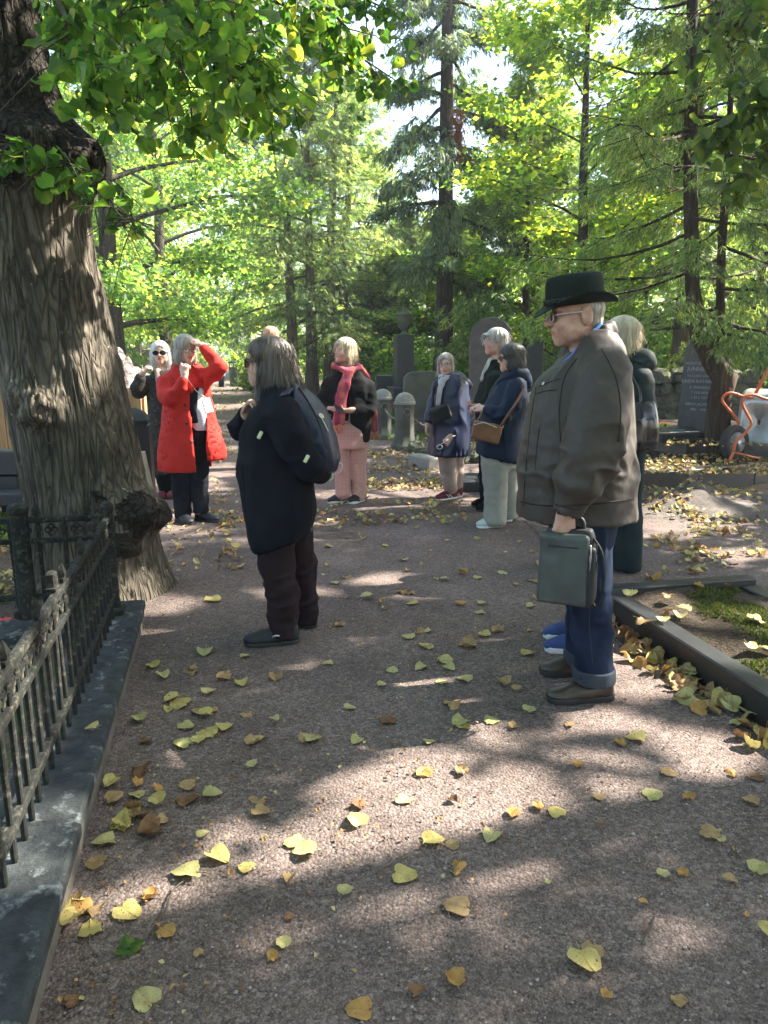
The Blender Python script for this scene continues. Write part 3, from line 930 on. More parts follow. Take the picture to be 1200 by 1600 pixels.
def boughs(name, tree, base, lst, r, n_leaf, size, n_parts, mat, r0=.02, prune=False, clear=None):
    mb = MB()
    tw = []
    for pts in lst:
        P = np.array([W(*p) for p in pts]) - base
        tt = np.linspace(0, 1, 9)
        ctr = np.stack([np.interp(tt, np.linspace(0, 1, len(P)), P[:, k]) for k in range(3)], 1)
        ctr[1:-1] += r.normal(0, .02, (7, 3))
        mb.tube(ctr, r0 * (1 - tt * .85), 6, cap=False)
        for i in range(22):
            t = .12 + .88 * (i + r.random()) / 22
            p0 = np.array([np.interp(t, tt, ctr[:, k]) for k in range(3)])
            d = unit(np.array([r.normal(0, 1), r.normal(0, .8), r.normal(-.55, .4)]))
            L = r.uniform(.12, .38)
            p1 = p0 + d * L * .5; p2 = p0 + d * L + np.array([0, 0, -.25 * L])
            mb.tube([p0, p1, p2], [.004, .003, .0015], 4, cap=False)
            tw.append((p0, p1, p2))
    mb.build('bough', M['twig'], tree, smooth=True)
    S = r.integers(0, len(tw), n_leaf)
    t = r.random(n_leaf)[:, None]
    A0, A1, A2 = (np.array([q[k] for q in tw])[S] for k in range(3))
    P = A0 * (1 - t) ** 2 + 2 * A1 * t * (1 - t) + A2 * t * t + r.normal(0, .035, (n_leaf, 3))
    ax = unit(np.c_[r.normal(0, .8, (n_leaf, 2)), r.normal(-.75, .45, n_leaf)])
    B = unit(np.cross(ax, r.normal(0, .7, (n_leaf, 3)) + np.array([0, -.5, .6])))
    L = size * r.uniform(.65, 1.25, n_leaf)
    if clear is not None:
        px, py = PX(P + base)
        k = clear(px, py)
        P, ax, B, L = P[k], ax[k], B[k], L[k]
    if prune:
        k = ~in_sun_gap(P + base)
        P, ax, B, L = P[k], ax[k], B[k], L[k]
    px, py = PX(P + base)
    dist = np.linalg.norm(P + base - np.array([0, 0, CZ]), axis=1)
    vis = (px > -20) & (px < 1220) & (py > -20)
    order = np.argsort(np.where(vis, dist / L, 1e6))
    FR = frames(ax, B)
    P = P + ax * (L * .45)[:, None]
    for q in order[:n_parts]:
        o = link(bpy.data.objects.new('leaf', leaf_me[q % 5]), tree)
        m = Matrix([list(FR[q][i] * L[q]) + [P[q][i]] for i in range(3)] + [[0, 0, 0, 1]])
        o.matrix_local = m
        if mat is not M['linden']:
            o.material_slots[0].link = 'OBJECT'; o.material_slots[0].material = mat
    rest = order[n_parts:]
    if len(rest):
        Vs, Fs, n0 = [], [], 0
        for k in range(5):
            sel = rest[rest % 5 == k]
            v, f = LEAFV[k]
            VV = np.einsum('nij,mj->nmi', FR[sel] * L[sel][:, None, None], v) + P[sel][:, None, :]
            FF = f[None] + (np.arange(len(sel)) * len(v))[:, None, None] + n0
            Vs.append(VV.reshape(-1, 3)); Fs.append(FF.reshape(-1, 4)); n0 += len(VV) * len(v)
        tag(mesh_np('foliage', np.concatenate(Vs), np.concatenate(Fs), mat, tree), kind='stuff')


def clear_left(px, py):
    low = np.interp(px, [40, 100, 150, 230, 300, 360, 430, 520, 600, 650], [150, 195, 205, 225, 245, 250, 225, 195, 165, 130])
    return (py < low + 12 * np.sin(px * .09)) & (px < 655) & ((px > 62) | (py < 0))


boughs('bough', lin, TB, [
    [(20, -260, 4.3), (110, -120, 3.9), (190, 0, 3.8), (260, 110, 3.9)], [(60, -250, 4.3), (190, -80, 4.1), (262, 50, 4.2), (285, 140, 4.3), (297, 215, 4.4)],
    [(150, -300, 4.5), (330, -80, 4.6), (400, 30, 4.8), (440, 120, 5.0), (470, 185, 5.2)], [(150, -300, 4.6), (370, -40, 5.0), (480, 25, 5.2), (560, 85, 5.5), (625, 130, 5.8)],
    [(30, -220, 4.2), (85, -40, 3.5), (112, 60, 3.35), (130, 115, 3.3), (150, 165, 3.35)], [(200, -300, 4.8), (450, -70, 5.2), (560, -10, 5.5), (612, 20, 5.7)],
    [(60, -250, 4.2), (250, -60, 3.7), (330, 30, 3.7), (372, 95, 3.8), (415, 150, 3.9)], [(60, -250, 4.2), (160, -120, 3.4), (230, -30, 3.3), (300, 40, 3.3), (350, 80, 3.4)], [(150, -300, 4.5), (300, -100, 4.3), (360, 30, 4.4), (380, 130, 4.5), (375, 220, 4.7)],
    [(200, -300, 4.6), (420, -60, 4.4), (500, 10, 4.6), (540, 50, 4.7), (560, 100, 4.9)], [(-60, -260, 4.4), (60, -120, 4.0), (120, -10, 4.2), (170, 90, 4.4), (200, 180, 4.6)]],
    np.random.default_rng(5), 2300, .066, 290, M['linden'], clear=clear_left)
# sprouts on the burled ring of the trunk
boughs('bough', lin, TB, [[(118, 262, 4.2), (150, 300, 4.05), (185, 325, 4.0), (215, 345, 4.0)], [(-5, 225, 4.05), (30, 232, 4.0), (60, 240, 3.98)], [(55, 245, 4.0), (90, 252, 3.98), (130, 262, 4.02)]],
       np.random.default_rng(6), 120, .07, 10, M['linden'], r0=.006, clear=lambda px, py: (px < 240) & (py > 200) & (py < 365) & ((px > 130) | (py < 300)))
r = np.random.default_rng(8)
mb, spots = skeleton(r, H=12.5, tr=.22, h0=5.2, nl=26, prof=dome(4.2), elev=lambda f: 5 + 50 * f, droop=.1, sub=6)
top = ring_c[0] - TB
V, Fq = crown_broad(r, spots, 13000, .15, .34)
k = V.reshape(-1, 4, 3)[:, :, 2].min(1) > 4.4
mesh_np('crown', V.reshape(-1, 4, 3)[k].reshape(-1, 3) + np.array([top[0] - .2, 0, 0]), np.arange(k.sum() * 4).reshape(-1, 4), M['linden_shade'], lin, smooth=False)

# boughs of the right-hand linden hanging into the top right corner
rt = [o for o in SC.objects if o.get('label') == 'big linden leaning its boughs over the gravel from the right'][0]
boughs('bough', rt, np.array(rt.location), [
    [(1420, -200, 4.6), (1260, -60, 4.5), (1190, 10, 4.5), (1130, 60, 4.6), (1090, 90, 4.8)], [(1400, -60, 4.4), (1270, 60, 4.3), (1210, 120, 4.3), (1150, 190, 4.5), (1105, 215, 4.7)],
    [(1400, 60, 4.6), (1280, 150, 4.5), (1220, 210, 4.5), (1165, 280, 4.7)], [(1380, -220, 5.2), (1240, -120, 5.0), (1150, -30, 5.0), (1080, 20, 5.2)]],
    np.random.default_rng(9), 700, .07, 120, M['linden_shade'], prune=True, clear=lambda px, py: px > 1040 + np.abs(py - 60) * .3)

# ------------------------------------------------------------------ iron fence on its granite plinth
ZP = .13
end_t = float(np.dot(G(232, 935, ZP)[:2] - KERB0, PATH_DIR))
base = np.array([*along(0, 0), 0.])
pl = thing('fence_plinth', 'low dark granite plinth carrying the iron fence along the left of the walk', 'plinth', base)


def block_between(t0, t1, o0, o1, z0, z1, mat, name, parent, b, bev=.008, r_=None):
    c = along((t0 + t1) / 2, (o0 + o1) / 2)
    mb = MB().box((c[0] - b[0], c[1] - b[1], (z0 + z1) / 2), (o1 - o0, t1 - t0, z1 - z0), rz=math.atan2(PATH_NRM[1], PATH_NRM[0]), bev=bev)
    return mb.build(name, mat, parent)


edges = [end_t, end_t - .115, end_t - 2.05, end_t - 4.6]
for i in range(3):
    j = .004 * ((i * 7) % 3)
    block_between(edges[i + 1] + .004, edges[i] - .004, -.255, -.012 + j, -.05, ZP - .052, M['plinth_side'], 'stone_block', pl, base)
    block_between(edges[i + 1] + .003, edges[i] - .003, -.262, 0 + j, ZP - .05, ZP + j * .6, M['plinth'], 'coping_stone', pl, base, .010)


def quatrefoil():
    mb = MB()
    for k in range(4):
        c = np.array([math.cos(k * math.pi / 2), math.sin(k * math.pi / 2)]) * .021
        t = np.linspace(0, 2 * math.pi, 11)
        mb.tube(np.c_[c[0] + .017 * np.cos(t), t * 0, c[1] + .017 * np.sin(t)], .0065, 5, cap=False)
    mb.box((0, 0, 0), (.02, .013, .02), bev=.003)
    return mb.build('ornament', M['iron'], do_link=False, smooth=True)


def picket_mesh(h, finial):
    mb = MB()
    mb.box((0, 0, h / 2), (.022, .016, h), bev=.004)
    if finial == 'point':
        mb.box((0, 0, h + .012), (.040, .022, .022), bev=.005)
        mb.lathe([(.024, h + .022), (.027, h + .034), (.012, h + .062), (.001, h + .074)], n=4, rz=math.pi / 4, sy=.7)
    elif finial == 'block':
        mb.box((0, 0, h + .035), (.046, .034, .072), bev=.007)
        mb.box((0, 0, h + .010), (.058, .04, .016), bev=.004)
    # small collars where the bar swells between the top rails
    mb.box((0, 0, h - .065), (.034, .022, .034), bev=.008)
    return mb.build('picket', M['iron'], do_link=False)


orn = quatrefoil()
PK = {k: picket_mesh(.535, k) for k in ('none', 'point', 'block')}


def fence(p0, p1, label, n, posts, fin):
    d = np.array(p1) - np.array(p0); L = np.linalg.norm(d); d /= L
    a = math.atan2(d[1], d[0])
    f = thing('iron_fence', label, 'fence', (p0[0], p0[1], ZP), a)
    for z_, hh in ((.515, .030), (.405, .026), (.105, .030)):
        MB().box((L / 2, 0, z_), (L, .026 + hh * .1, hh), bev=.005).build('rail', M['iron'], f)
    for i in range(n):
        x = (i + .5) * L / n
        o = link(bpy.data.objects.new('picket', PK[fin(i)]), f)
        o.location = (x, random.uniform(-.003, .003), -.002); o.rotation_euler = (random.gauss(0, .008), random.gauss(0, .012), random.gauss(0, .05))
        if i < n - 1:
            o = link(bpy.data.objects.new('ornament', orn), f)
            o.location = ((i + 1) * L / n, 0, .46); o.scale = (.8,) * 3
    for x in posts:
        mb = MB()
        k_ = 1.0 if n < 20 else .62
        mb.lathe([(.058 * k_, -.005), (.058 * k_, .03), (.046 * k_, .05), (.044 * k_, .55), (.052 * k_, .56), (.052 * k_, .585), (.036 * k_, .60), (.002, .605)], (x, 0, 0), 14)
        mb.build('post', M['iron'], f, smooth=False)
        MB().box((x, -.0, .018), (.13, .10, .04), bev=.01).build('post_foot', M['iron'], f)
    return f


f0 = along(end_t - .16, -.135)
f1 = along(end_t - 3.6, -.135)
fence(f0, f1, 'rusty lichen-spotted iron fence running along the walk on the granite plinth', 36, [.04], lambda i: ('block' if i % 8 == 5 else 'point' if i % 4 == 0 else 'none'))
b0 = along(end_t - .16, -.17)
b1 = along(end_t - .16, -1.55)
fence(b0, b1, 'dark iron fence panel crossing behind the thick round post left of the trunk', 11, [.40], lambda i: 'point' if i % 2 == 0 else 'none')
block_between(end_t - .29, end_t - .02, -1.8, -.27, -.05, ZP - .06, M['plinth'], 'stone_block', pl, base)

# ------------------------------------------------------------------ grave bed with granite kerb on the right
ZB = .15
K0 = G(928, 915, ZB)[:2]
KN = PATH_NRM
KD = -PATH_DIR


def kp(t, o):
    return K0 + KD * t + KN * o


bed = thing('grave_bed', 'low black granite kerb round a mossy grave bed at the right', 'grave', (*K0, 0))


def kerb(t0, t1, o0, o1, parent, z0=-.05, z1=ZB, mat='granite_dark'):
    c = kp((t0 + t1) / 2, (o0 + o1) / 2) - K0
    return MB().box((c[0], c[1], (z0 + z1) / 2), (abs(o1 - o0), abs(t1 - t0), z1 - z0), rz=math.atan2(KN[1], KN[0]), bev=.007).build('kerb_stone', M[mat], parent)


BW = 1.0
kerb(.1, 1.86, 0, .11, bed); kerb(1.866, 3.4, 0, .11, bed)
kerb(-.0, .095, 0, BW + .02, bed, z1=ZB + .004); kerb(.1, 1.1, BW - .1, BW, bed, z1=ZB - .03); kerb(1.105, 3.4, BW - .1, BW, bed, z1=ZB - .03)
# mounded soil in the bed
nu, nv = 40, 90
U, Vv = np.meshgrid(np.linspace(.10, BW - .09, nu), np.linspace(.08, 3.4, nv), indexing='ij')
Pxy = np.stack([U * KN[0] + Vv * KD[0], U * KN[1] + Vv * KD[1]], -1)
hgt = .105 + .028 * np.sin((U - .1) / (BW - .2) * math.pi) + .012 * fbm(np.stack([Pxy[..., 0] * 6, Pxy[..., 1] * 6, U * 0], -1), 4, 2)
Vb = np.concatenate([Pxy, hgt[..., None]], -1).reshape(-1, 3)
ix = np.arange(nu * nv).reshape(nu, nv)
mesh_np('soil', Vb, np.stack([ix[:-1, :-1], ix[1:, :-1], ix[1:, 1:], ix[:-1, 1:]], -1).reshape(-1, 4), M['bed_soil'], bed)
r = np.random.default_rng(71)
n = 34000
u = r.uniform(.12, BW - .12, n); v = r.uniform(.1, 3.3, n)
mk = vnoise(np.c_[u * 3.2 + 1.3, v * 2.2, u * 0], 17) + .5 * vnoise(np.c_[u * 8, v * 8, u * 0], 18) + .25 * (v > .8) - .25 * (v < .35) + .2 * (u > .45)
k = mk > .02
u, v = u[k], v[k]
xy = np.stack([u * KN[0] + v * KD[0], u * KN[1] + v * KD[1]], -1)
zh = .105 + .028 * np.sin((u - .1) / (BW - .2) * math.pi) + .012 * fbm(np.c_[xy * 6, u * 0], 4, 2)
P = np.c_[xy, zh - .004]
ax = unit(np.c_[r.normal(0, .7, (len(P), 2)), np.abs(r.normal(.9, .3, len(P)))])
V, Fq = blades(P, ax, rand_side(ax, r), r.uniform(.012, .028, len(P)), r.uniform(.006, .012, len(P)))
tag(mesh_np('moss', V, Fq, M['moss'], bed, smooth=False), kind='stuff')

# ------------------------------------------------------------------ graves and stones behind the clearing, right
z1, z2 = .20, .40


def wblock(name, mat, parent, base, a, b, z0, zt, depth, bev=.012, M_=None):
    """a block whose front foot runs from a to b (xy), depth away from the viewer"""
    a, b = np.asarray(a, float), np.asarray(b, float)
    d = b - a; L = np.linalg.norm(d); d /= L
    nrm = np.array([-d[1], d[0]])
    c = (a + b) / 2 + nrm * depth / 2 - np.asarray(base)[:2]
    return MB().box((c[0], c[1], (z0 + zt) / 2 - base[2]), (L - .006, depth, zt - z0), rz=math.atan2(d[1], d[0]), bev=bev).build(name, M[mat], parent)


A0, A1, A2, A3 = G(985, 764)[:2], G(1073, 768)[:2], G(1178, 757)[:2], G(1330, 735)[:2]
g1 = thing('grave_terrace', 'lower terrace of dark granite kerbstones with leaf litter, under the wheelbarrow', 'grave', (*A1, 0))
b_ = np.array([*A1, 0])
wblock('kerb_stone', 'granite_brown', g1, b_, A0, A1, -.05, z1 + .02, .16)
wblock('kerb_stone', 'granite_dark', g1, b_, A1, A2, -.05, z1 + .035, .18)
wblock('kerb_stone', 'granite_dark', g1, b_, A2, A3, -.05, z1 + .03, .18)
top1 = [A0 + [0, .12], A1 + [0, .14], A2 + [0, .14], A3 + [0, .14], A3 + [1, 4.5], A0 + [.5, 4.2]]
mb = MB(); mb.prism([tuple(p - A1) for p in top1], (0, 0, -.02), (0, 0, z1), frame=((1, 0, 0), (0, 1, 0))); mb.build('soil', M['bed_soil'], g1)
B0, B1, B2 = G(1016, 702, z1)[:2], G(1070, 713, z1)[:2], G(1240, 706, z1)[:2]
g2 = thing('grave_terrace', 'upper terrace of granite kerbstones in front of the black headstone', 'grave', (*B1, z1))
b2 = np.array([*B1, z1])
wblock('kerb_stone', 'granite_brown', g2, b2, B0, B1, z1 - .02, z2, .14)
wblock('kerb_stone', 'granite_dark', g2, b2, B1, B2, z1 - .02, z2 + .01, .14)
mb = MB(); mb.prism([tuple(p - B1) for p in (B0 + [0, .1], B1 + [0, .1], B2 + [0, .1], B2 + [.3, 2.4], B0 + [.4, 2.6])], (0, 0, -.02), (0, 0, z2 - .02 - z1), frame=((1, 0, 0), (0, 1, 0))); mb.build('soil', M['bed_soil'], g2)

HS = W(1092, 676, 9.75); HS[2] = z2 - .02
hs = thing('headstone', 'black pointed-arch headstone with carved lettering at the right, behind the bent conifer', 'headstone', HS, -R(40))
mb = MB(); w_, h_, d_ = .25, 1.32, .25
out_ = [(-w_, 0), (w_, 0), (w_ * .94, h_ * .80)] + [(w_ * .94 * math.cos(t) if t < 1.2 else 0, 0) for t in []]
arch = [(w_ * .94 * (1 - (k / 6) ** 1.6), h_ * (.80 + .20 * (k / 6) ** .75)) for k in range(1, 7)]
out_ += arch + [(-x, y) for x, y in arch[:-1][::-1]] + [(-w_ * .94, h_ * .80)]
mb.prism(out_, (0, d_ / 2, .0), (0, -d_ / 2, .0))
mb.build('slab', M['granite_black'], hs, bevel=.012)
MB().box((0, 0, -.03), (.72, .46, .12), bev=.015).build('base_block', M['granite_dark'], hs)


def text(name, body, size, loc, rot, parent, mat, ext=.002):
    c = bpy.data.curves.new(name, 'FONT')
    c.body = body; c.size = size; c.extrude = ext; c.align_x = 'CENTER'; c.resolution_u = 2
    c.materials.append(mat)
    tmp = link(bpy.data.objects.new('tmp', c))
    me = bpy.data.meshes.new_from_object(tmp.evaluated_get(bpy.context.evaluated_depsgraph_get()))
    bpy.data.objects.remove(tmp)
    o = link(bpy.data.objects.new(name, me), parent)
    o.location = loc; o.rotation_euler = rot
    return o


for body, z_, sz in (('HUGO JOHANNES', .93, .050), ('JUNNELIUS', .85, .072), ('*24.12.1853 \u202018.4.1917', .775, .036), ('LINDA KATARIINA', .70, .056), ('S. WIKBERG', .625, .048), ('* 12.8.1859', .56, .044), ('\u2020 27.5.1931', .495, .044), ('ARVO JALMARI', .41, .050), ('1886 \u2013 1946', .345, .042)):
    text('inscription', body, sz, (0, -d_ / 2 - .001, z_), (math.pi / 2, 0, 0), hs, M['letter'])
pt = thing('grave_plate', 'low tilted dark stone plate lying in front of the black headstone', 'grave plate', W(1052, 678, 9.45) * [1, 1, 0] + [0, 0, z2 - .02], R(14))
MB().box((0, 0, .06), (.62, .42, .11), bev=.012, M=Matrix.Rotation(R(7), 3, 'X')).build('plate', M['granite_dark'], pt)
for k in range(5):
    text('inscription', ['JOHAN WIKBERG', '1826 \u2013 1891', 'MARIA WIKBERG', '1831 \u2013 1904', 'HUILA ARMAS'][k], .045, (0, .13 - .07 * k, .1165 - .07 * math.sin(R(7)) * k + .017), (R(7), 0, 0), pt, M['letter'], .001)

# rubble boundary wall, stone by stone
r = np.random.default_rng(90)


def stone_mesh(r, name='stone'):
    th_ = np.linspace(0, 2 * math.pi, 9)[:-1]
    prof = [(.55, -.48), (.95, -.30), (1.0, .1), (.85, .38), (.4, .5)]
    V = np.array([[rr * math.cos(t), rr * math.sin(t), z] for rr, z in prof for t in th_])
    V += r.normal(0, .09, V.shape)
    Q = [[k * 8 + i, k * 8 + (i + 1) % 8, (k + 1) * 8 + (i + 1) % 8, (k + 1) * 8 + i] for k in range(4) for i in range(8)]
    me = bpy.data.meshes.new(name)
    me.from_pydata(V.tolist(), [], Q + [list(range(7, -1, -1)), list(range(32, 40))])
    me.materials.append(M['rubble'])
    return me


STONES = [stone_mesh(r) for _ in range(7)]
w0 = np.array([gx(985, 13.4), 13.4]); w1 = np.array([gx(1330, 12.6), 12.6])
sw = thing('stone_wall', 'mossy rubble boundary wall behind the black headstone', 'wall', (*w0, 0))
dw = w1 - w0; Lw = np.linalg.norm(dw); dw /= Lw
z_ = 0
while z_ < .95:
    hh = r.uniform(.16, .24); x = r.uniform(-.1, .1)
    while x < Lw:
        ww = r.uniform(.2, .45)
        o = link(bpy.data.objects.new('stone', STONES[r.integers(7)]), sw)
        p = dw * (x + ww / 2)
        o.location = (p[0] + r.normal(0, .02), p[1] + r.normal(0, .03), z_ + hh / 2)
        o.scale = (ww * .56, .26, hh * 1.12); o.rotation_euler = (r.normal(0, .1), r.normal(0, .1), math.atan2(dw[1], dw[0]) + r.normal(0, .12))
        x += ww * .97
    z_ += hh * .95
mb = MB().box((*(dw * Lw / 2), .42), (Lw, .3, .84), rz=math.atan2(dw[1], dw[0])); mb.build('core', M['rubble'], sw)
M['plaster'] = surf('pale_plaster', (.62, .62, .62), (.74, .73, .71), 2, rough=.9, bump=.1)
pb = thing('boundary_wall', 'pale plastered wall shining through the leaves beyond the rubble wall', 'wall', (gx(1160, 31), 31, 0), R(-6))
MB().box((0, 0, 1.1), (9, .3, 2.2)).build('panel', M['plaster'], pb)
MB().box((0, 0, 2.26), (9.1, .42, .10), bev=.02).build('coping', M['granite_grey'], pb)

# sand heap in the clearing
cx_, cy_ = G(1085, 790)[:2]
nu = 60
U, Vv = np.meshgrid(np.linspace(-1, 1, nu), np.linspace(-1, 1, nu), indexing='ij')
rr = np.sqrt(U ** 2 + Vv ** 2)
X = cx_ + U * 1.35; Y = cy_ + Vv * .75
H = .16 * np.clip(1 - rr, 0, 1) ** 1.1 * (1 + .8 * fbm(np.stack([X * 2.3, Y * 2.3, X * 0], -1), 3, 5)) - .012 * (rr > .96)
H += .05 * np.exp(-((U + .55) ** 2 + (Vv - .25) ** 2) / .05)
ix = np.arange(nu * nu).reshape(nu, nu)
sh = mesh_np('sand_heap', np.stack([X - cx_, Y - cy_, H + .012], -1).reshape(-1, 3), np.stack([ix[:-1, :-1], ix[1:, :-1], ix[1:, 1:], ix[:-1, 1:]], -1).reshape(-1, 4), M['sand'])
sh.location = (cx_, cy_, 0)
tag(sh, 'low heap of grey sand scattered with leaves in front of the granite kerbstones', 'sand heap')

# ------------------------------------------------------------------ graves in the middle
def bollard(px, py, w, h, label, rz=.2):
    p = G(px, py)
    t = thing('stone_bollard', label, 'bollard', p, rz, 'domed stone bollards linked by chains')
    MB().lathe([(w * .72, -.03), (w * .72, .07), (w * .62, .11), (w * .54, .17), (w * .5, .24), (w * .48, h - .20), (w * .48, h - .17)], n=8, rz=math.pi / 8).build('shaft', M['granite_mossy'], t, bevel=.01)
    mb = MB().lathe([(w * .53, h - .17), (w * .55, h - .155), (w * .55, h - .13), (w * .50, h - .12)] + [(w * .5 * math.cos(a), h - .12 + .13 * math.sin(a)) for a in np.linspace(.1, 1.5, 7)], n=20)
    mb.build('dome', M['granite_grey'], t, smooth=False)
    ring = np.linspace(0, 2 * math.pi, 13)
    MB().tube(np.c_[.05 * np.cos(ring), ring * 0 - w * .52, h - .27 + .05 * np.sin(ring)], .010, 5, cap=False).build('ring', M['chain'], t, smooth=True)
    return p


q1 = bollard(632, 703, .30, .86, 'domed stone bollard nearest the mossy stones, left of the blue raincoat')
q2 = bollard(598, 686, .30, .84, 'domed stone bollard just right of the woman with the orange scarf')
q3 = bollard(831, 694, .30, .84, 'domed stone bollard half hidden behind the woman with the tan bag')


def chain(a, b, sag, label, lk=.052, r0=.008):
    L = np.linalg.norm(np.array(b) - np.array(a)) + sag * .6
    n = int(L / (lk * .78))
    mb = MB()
    t = (np.arange(n) + .5) / n
    P = np.array(a)[None] * (1 - t[:, None]) + np.array(b)[None] * t[:, None] + np.array([0, 0, -1.])[None] * (4 * sag * t * (1 - t))[:, None]
    T = unit(np.gradient(P, axis=0))
    ang = np.linspace(0, 2 * math.pi, 9)
    for i in range(n):
        s_ = unit(np.cross(T[i], [0, 0, 1.])); u_ = np.cross(s_, T[i])
        s2 = s_ if i % 2 else u_
        mb.tube(P[i] + np.outer(np.cos(ang) * lk * .5, T[i]) + np.outer(np.sin(ang) * lk * .28, s2), r0, 4, cap=False)
    o = mb.build('chain', M['chain'], smooth=True)
    return tag(o, label, 'chain')


up = np.array([0, 0, 1.])
chain(q2 + up * .58, q1 + up * .58, .16, 'iron chain sagging between the two bollards beside the orange scarf')
chain(q1 + up * .58, G(745, 700) + up * .52, .26, 'iron chain sagging from the bollard behind the blue raincoat')
chain(q3 + up * .58, G(900, 690) + up * .55, .2, 'iron chain sagging right from the bollard behind the tan bag')

ob = G(630, 655); ob = np.array([gx(630, 16), 16, 0])
t = thing('obelisk_monument', 'dark square pillar monument topped by a stone urn', 'monument', ob, R(12))
MB().box((0, 0, .18), (.86, .86, .42), bev=.02).build('plinth', M['granite_brown'], t)
MB().box((0, 0, .55), (.60, .60, .34), bev=.02).build('pedestal', M['granite_dark'], t)
MB().box((0, 0, 1.22), (.40, .40, 1.08), bev=.012, taper=.9).build('shaft', M['granite_dark'], t)
MB().box((0, 0, 1.775), (.34, .34, .04), bev=.008).build('cap', M['granite_dark'], t)
MB().lathe([(.10, 1.79), (.10, 1.81), (.045, 1.85), (.04, 1.90), (.09, 1.95), (.145, 2.05), (.155, 2.12), (.14, 2.17), (.165, 2.20), (.165, 2.22), (.09, 2.25), (.04, 2.29), (.05, 2.32), (.005, 2.36)], n=22).build('urn', M['granite_mossy'], t, smooth=True)


def slab_stone(name, label, px, Y, w, h, d, rz, mat, top='round', base=None):
    p = np.array([gx(px, Y), Y, 0])
    t = thing(name, label, 'headstone', p, rz)
    if top == 'arch':
        o = [(-w / 2, 0), (w / 2, 0), (w / 2, h - w / 2)] + [(w / 2 * math.cos(a), h - w / 2 + w / 2 * math.sin(a)) for a in np.linspace(.15, math.pi - .15, 15)] + [(-w / 2, h - w / 2)]
    elif top == 'shoulder':
        o = [(-w / 2, 0), (w / 2, 0), (w / 2, h * .92), (w * .42, h * .97), (w * .2, h), (-w * .25, h * .99), (-w * .38, h * .97), (-w * .46, h * .92), (-w * .5, h * .84)]
    else:
        o = [(-w / 2, 0), (w / 2, 0), (w / 2 * .96, h), (-w / 2 * .96, h)]
    MB().prism(o, (0, d / 2, .0), (0, -d / 2, .0)).build('slab', M[mat], t, bevel=.015)
    if base:
        MB().box((0, 0, base / 2 - .02), (w * 1.25, d * 1.9, base + .04), bev=.02).build('base_block', M['granite_brown'], t)
    return t


slab_stone('rough_headstone', 'broad moss-grey slab with rounded shoulder behind the near bollard', 661, 13.6, .74, 1.12, .2, R(6), 'granite_mossy', 'shoulder', .2)
slab_stone('arched_headstone', 'tall dark round-arched headstone behind the grey-haired person', 763, 12.6, .70, 2.02, .26, R(-14), 'granite_brown', 'arch', .22)
slab_stone('grey_headstone', 'narrow dark slab right of the round-arched headstone', 831, 15.5, .34, 1.75, .2, R(-8), 'granite_dark', 'flat', .2)
slab_stone('low_headstone', 'low dark block with a pale flat top left of the urn pillar', 601, 16.5, .42, .95, .3, R(6), 'granite_dark', 'flat', .15)
slab_stone('low_headstone', 'low mossy stone between the pillar and the slab', 700, 15.0, .5, .8, .25, R(-5), 'granite_mossy', 'shoulder', .15)
MB_ = MB()
for k, (px, py, s_, lab) in enumerate(((636, 700, .30, 'moss-covered stone at the foot of the near bollard'), (652, 708, .26, 'moss-covered stone second from the near bollard'), (665, 717, .24, 'mossy stone touching the blue raincoat hem'), (715, 724, .30, 'mossy stone behind the beige trousers'), (740, 722, .26, 'mossy stone below the tan bag'))):
    me = STONES[k].copy(); me.materials.clear(); me.materials.append(M['granite_mossy'])
    o = link(bpy.data.objects.new('mossy_stone', me)); p = G(px, py)
    o.location = (p[0], p[1], s_ * .26); o.scale = (s_ * .75, s_ * .55, s_ * .62); o.rotation_euler = (.1, -.1, k * 1.3)
    tag(o, lab, 'stone', 'mossy stones edging the graves')
    rr_ = np.random.default_rng(300 + k)
    n = 1500
    dv = unit(rr_.normal(0, 1, (n, 3))); dv = dv[dv[:, 2] > .05]
    P = dv * np.array([.92, .92, .5])
    ax = unit(dv + rr_.normal(0, .4, dv.shape)); V, Fq = blades(P, ax, rand_side(ax, rr_), rr_.uniform(.05, .16, len(P)), rr_.uniform(.05, .09, len(P)))
    tag(mesh_np('moss', V, Fq, M['moss'], o, smooth=False), kind='stuff')
for (xa, xb, py, h, mat, lab) in ((668, 690, 736, .16, 'granite_grey', 'short grey kerb block left of the beige trousers'), (722, 778, 770, .13, 'granite_dark', 'dark flat granite kerb beside the black shoes'), (797, 815, 779, .26, 'granite_brown', 'brown granite kerb end behind the pale trousers'), (800, 860, 745, .15, 'granite_dark', 'dark kerb further back behind the pale trousers')):
    a, b = G(xa, py)[:2], G(xb, py - 2)[:2]
    t = thing('kerb_block', lab, 'kerb stone', (*a, 0))
    wblock('block', mat, t, np.array([*a, 0]), a, b, -.03, h, .5, .02)
fl = thing('grave_flowers', 'pale lilac grave flowers in front of the mossy slab', 'flowers', (*G(667, 672)[:2], 0))
rr_ = np.random.default_rng(14)
M['lilac'] = surf('lilac_petal', (.55, .42, .68), (.7, .58, .8), 20, rough=.7, bump=0)
M['red_petal'] = surf('red_petal', (.55, .02, .02), (.7, .05, .04), 20, rough=.6, bump=0)


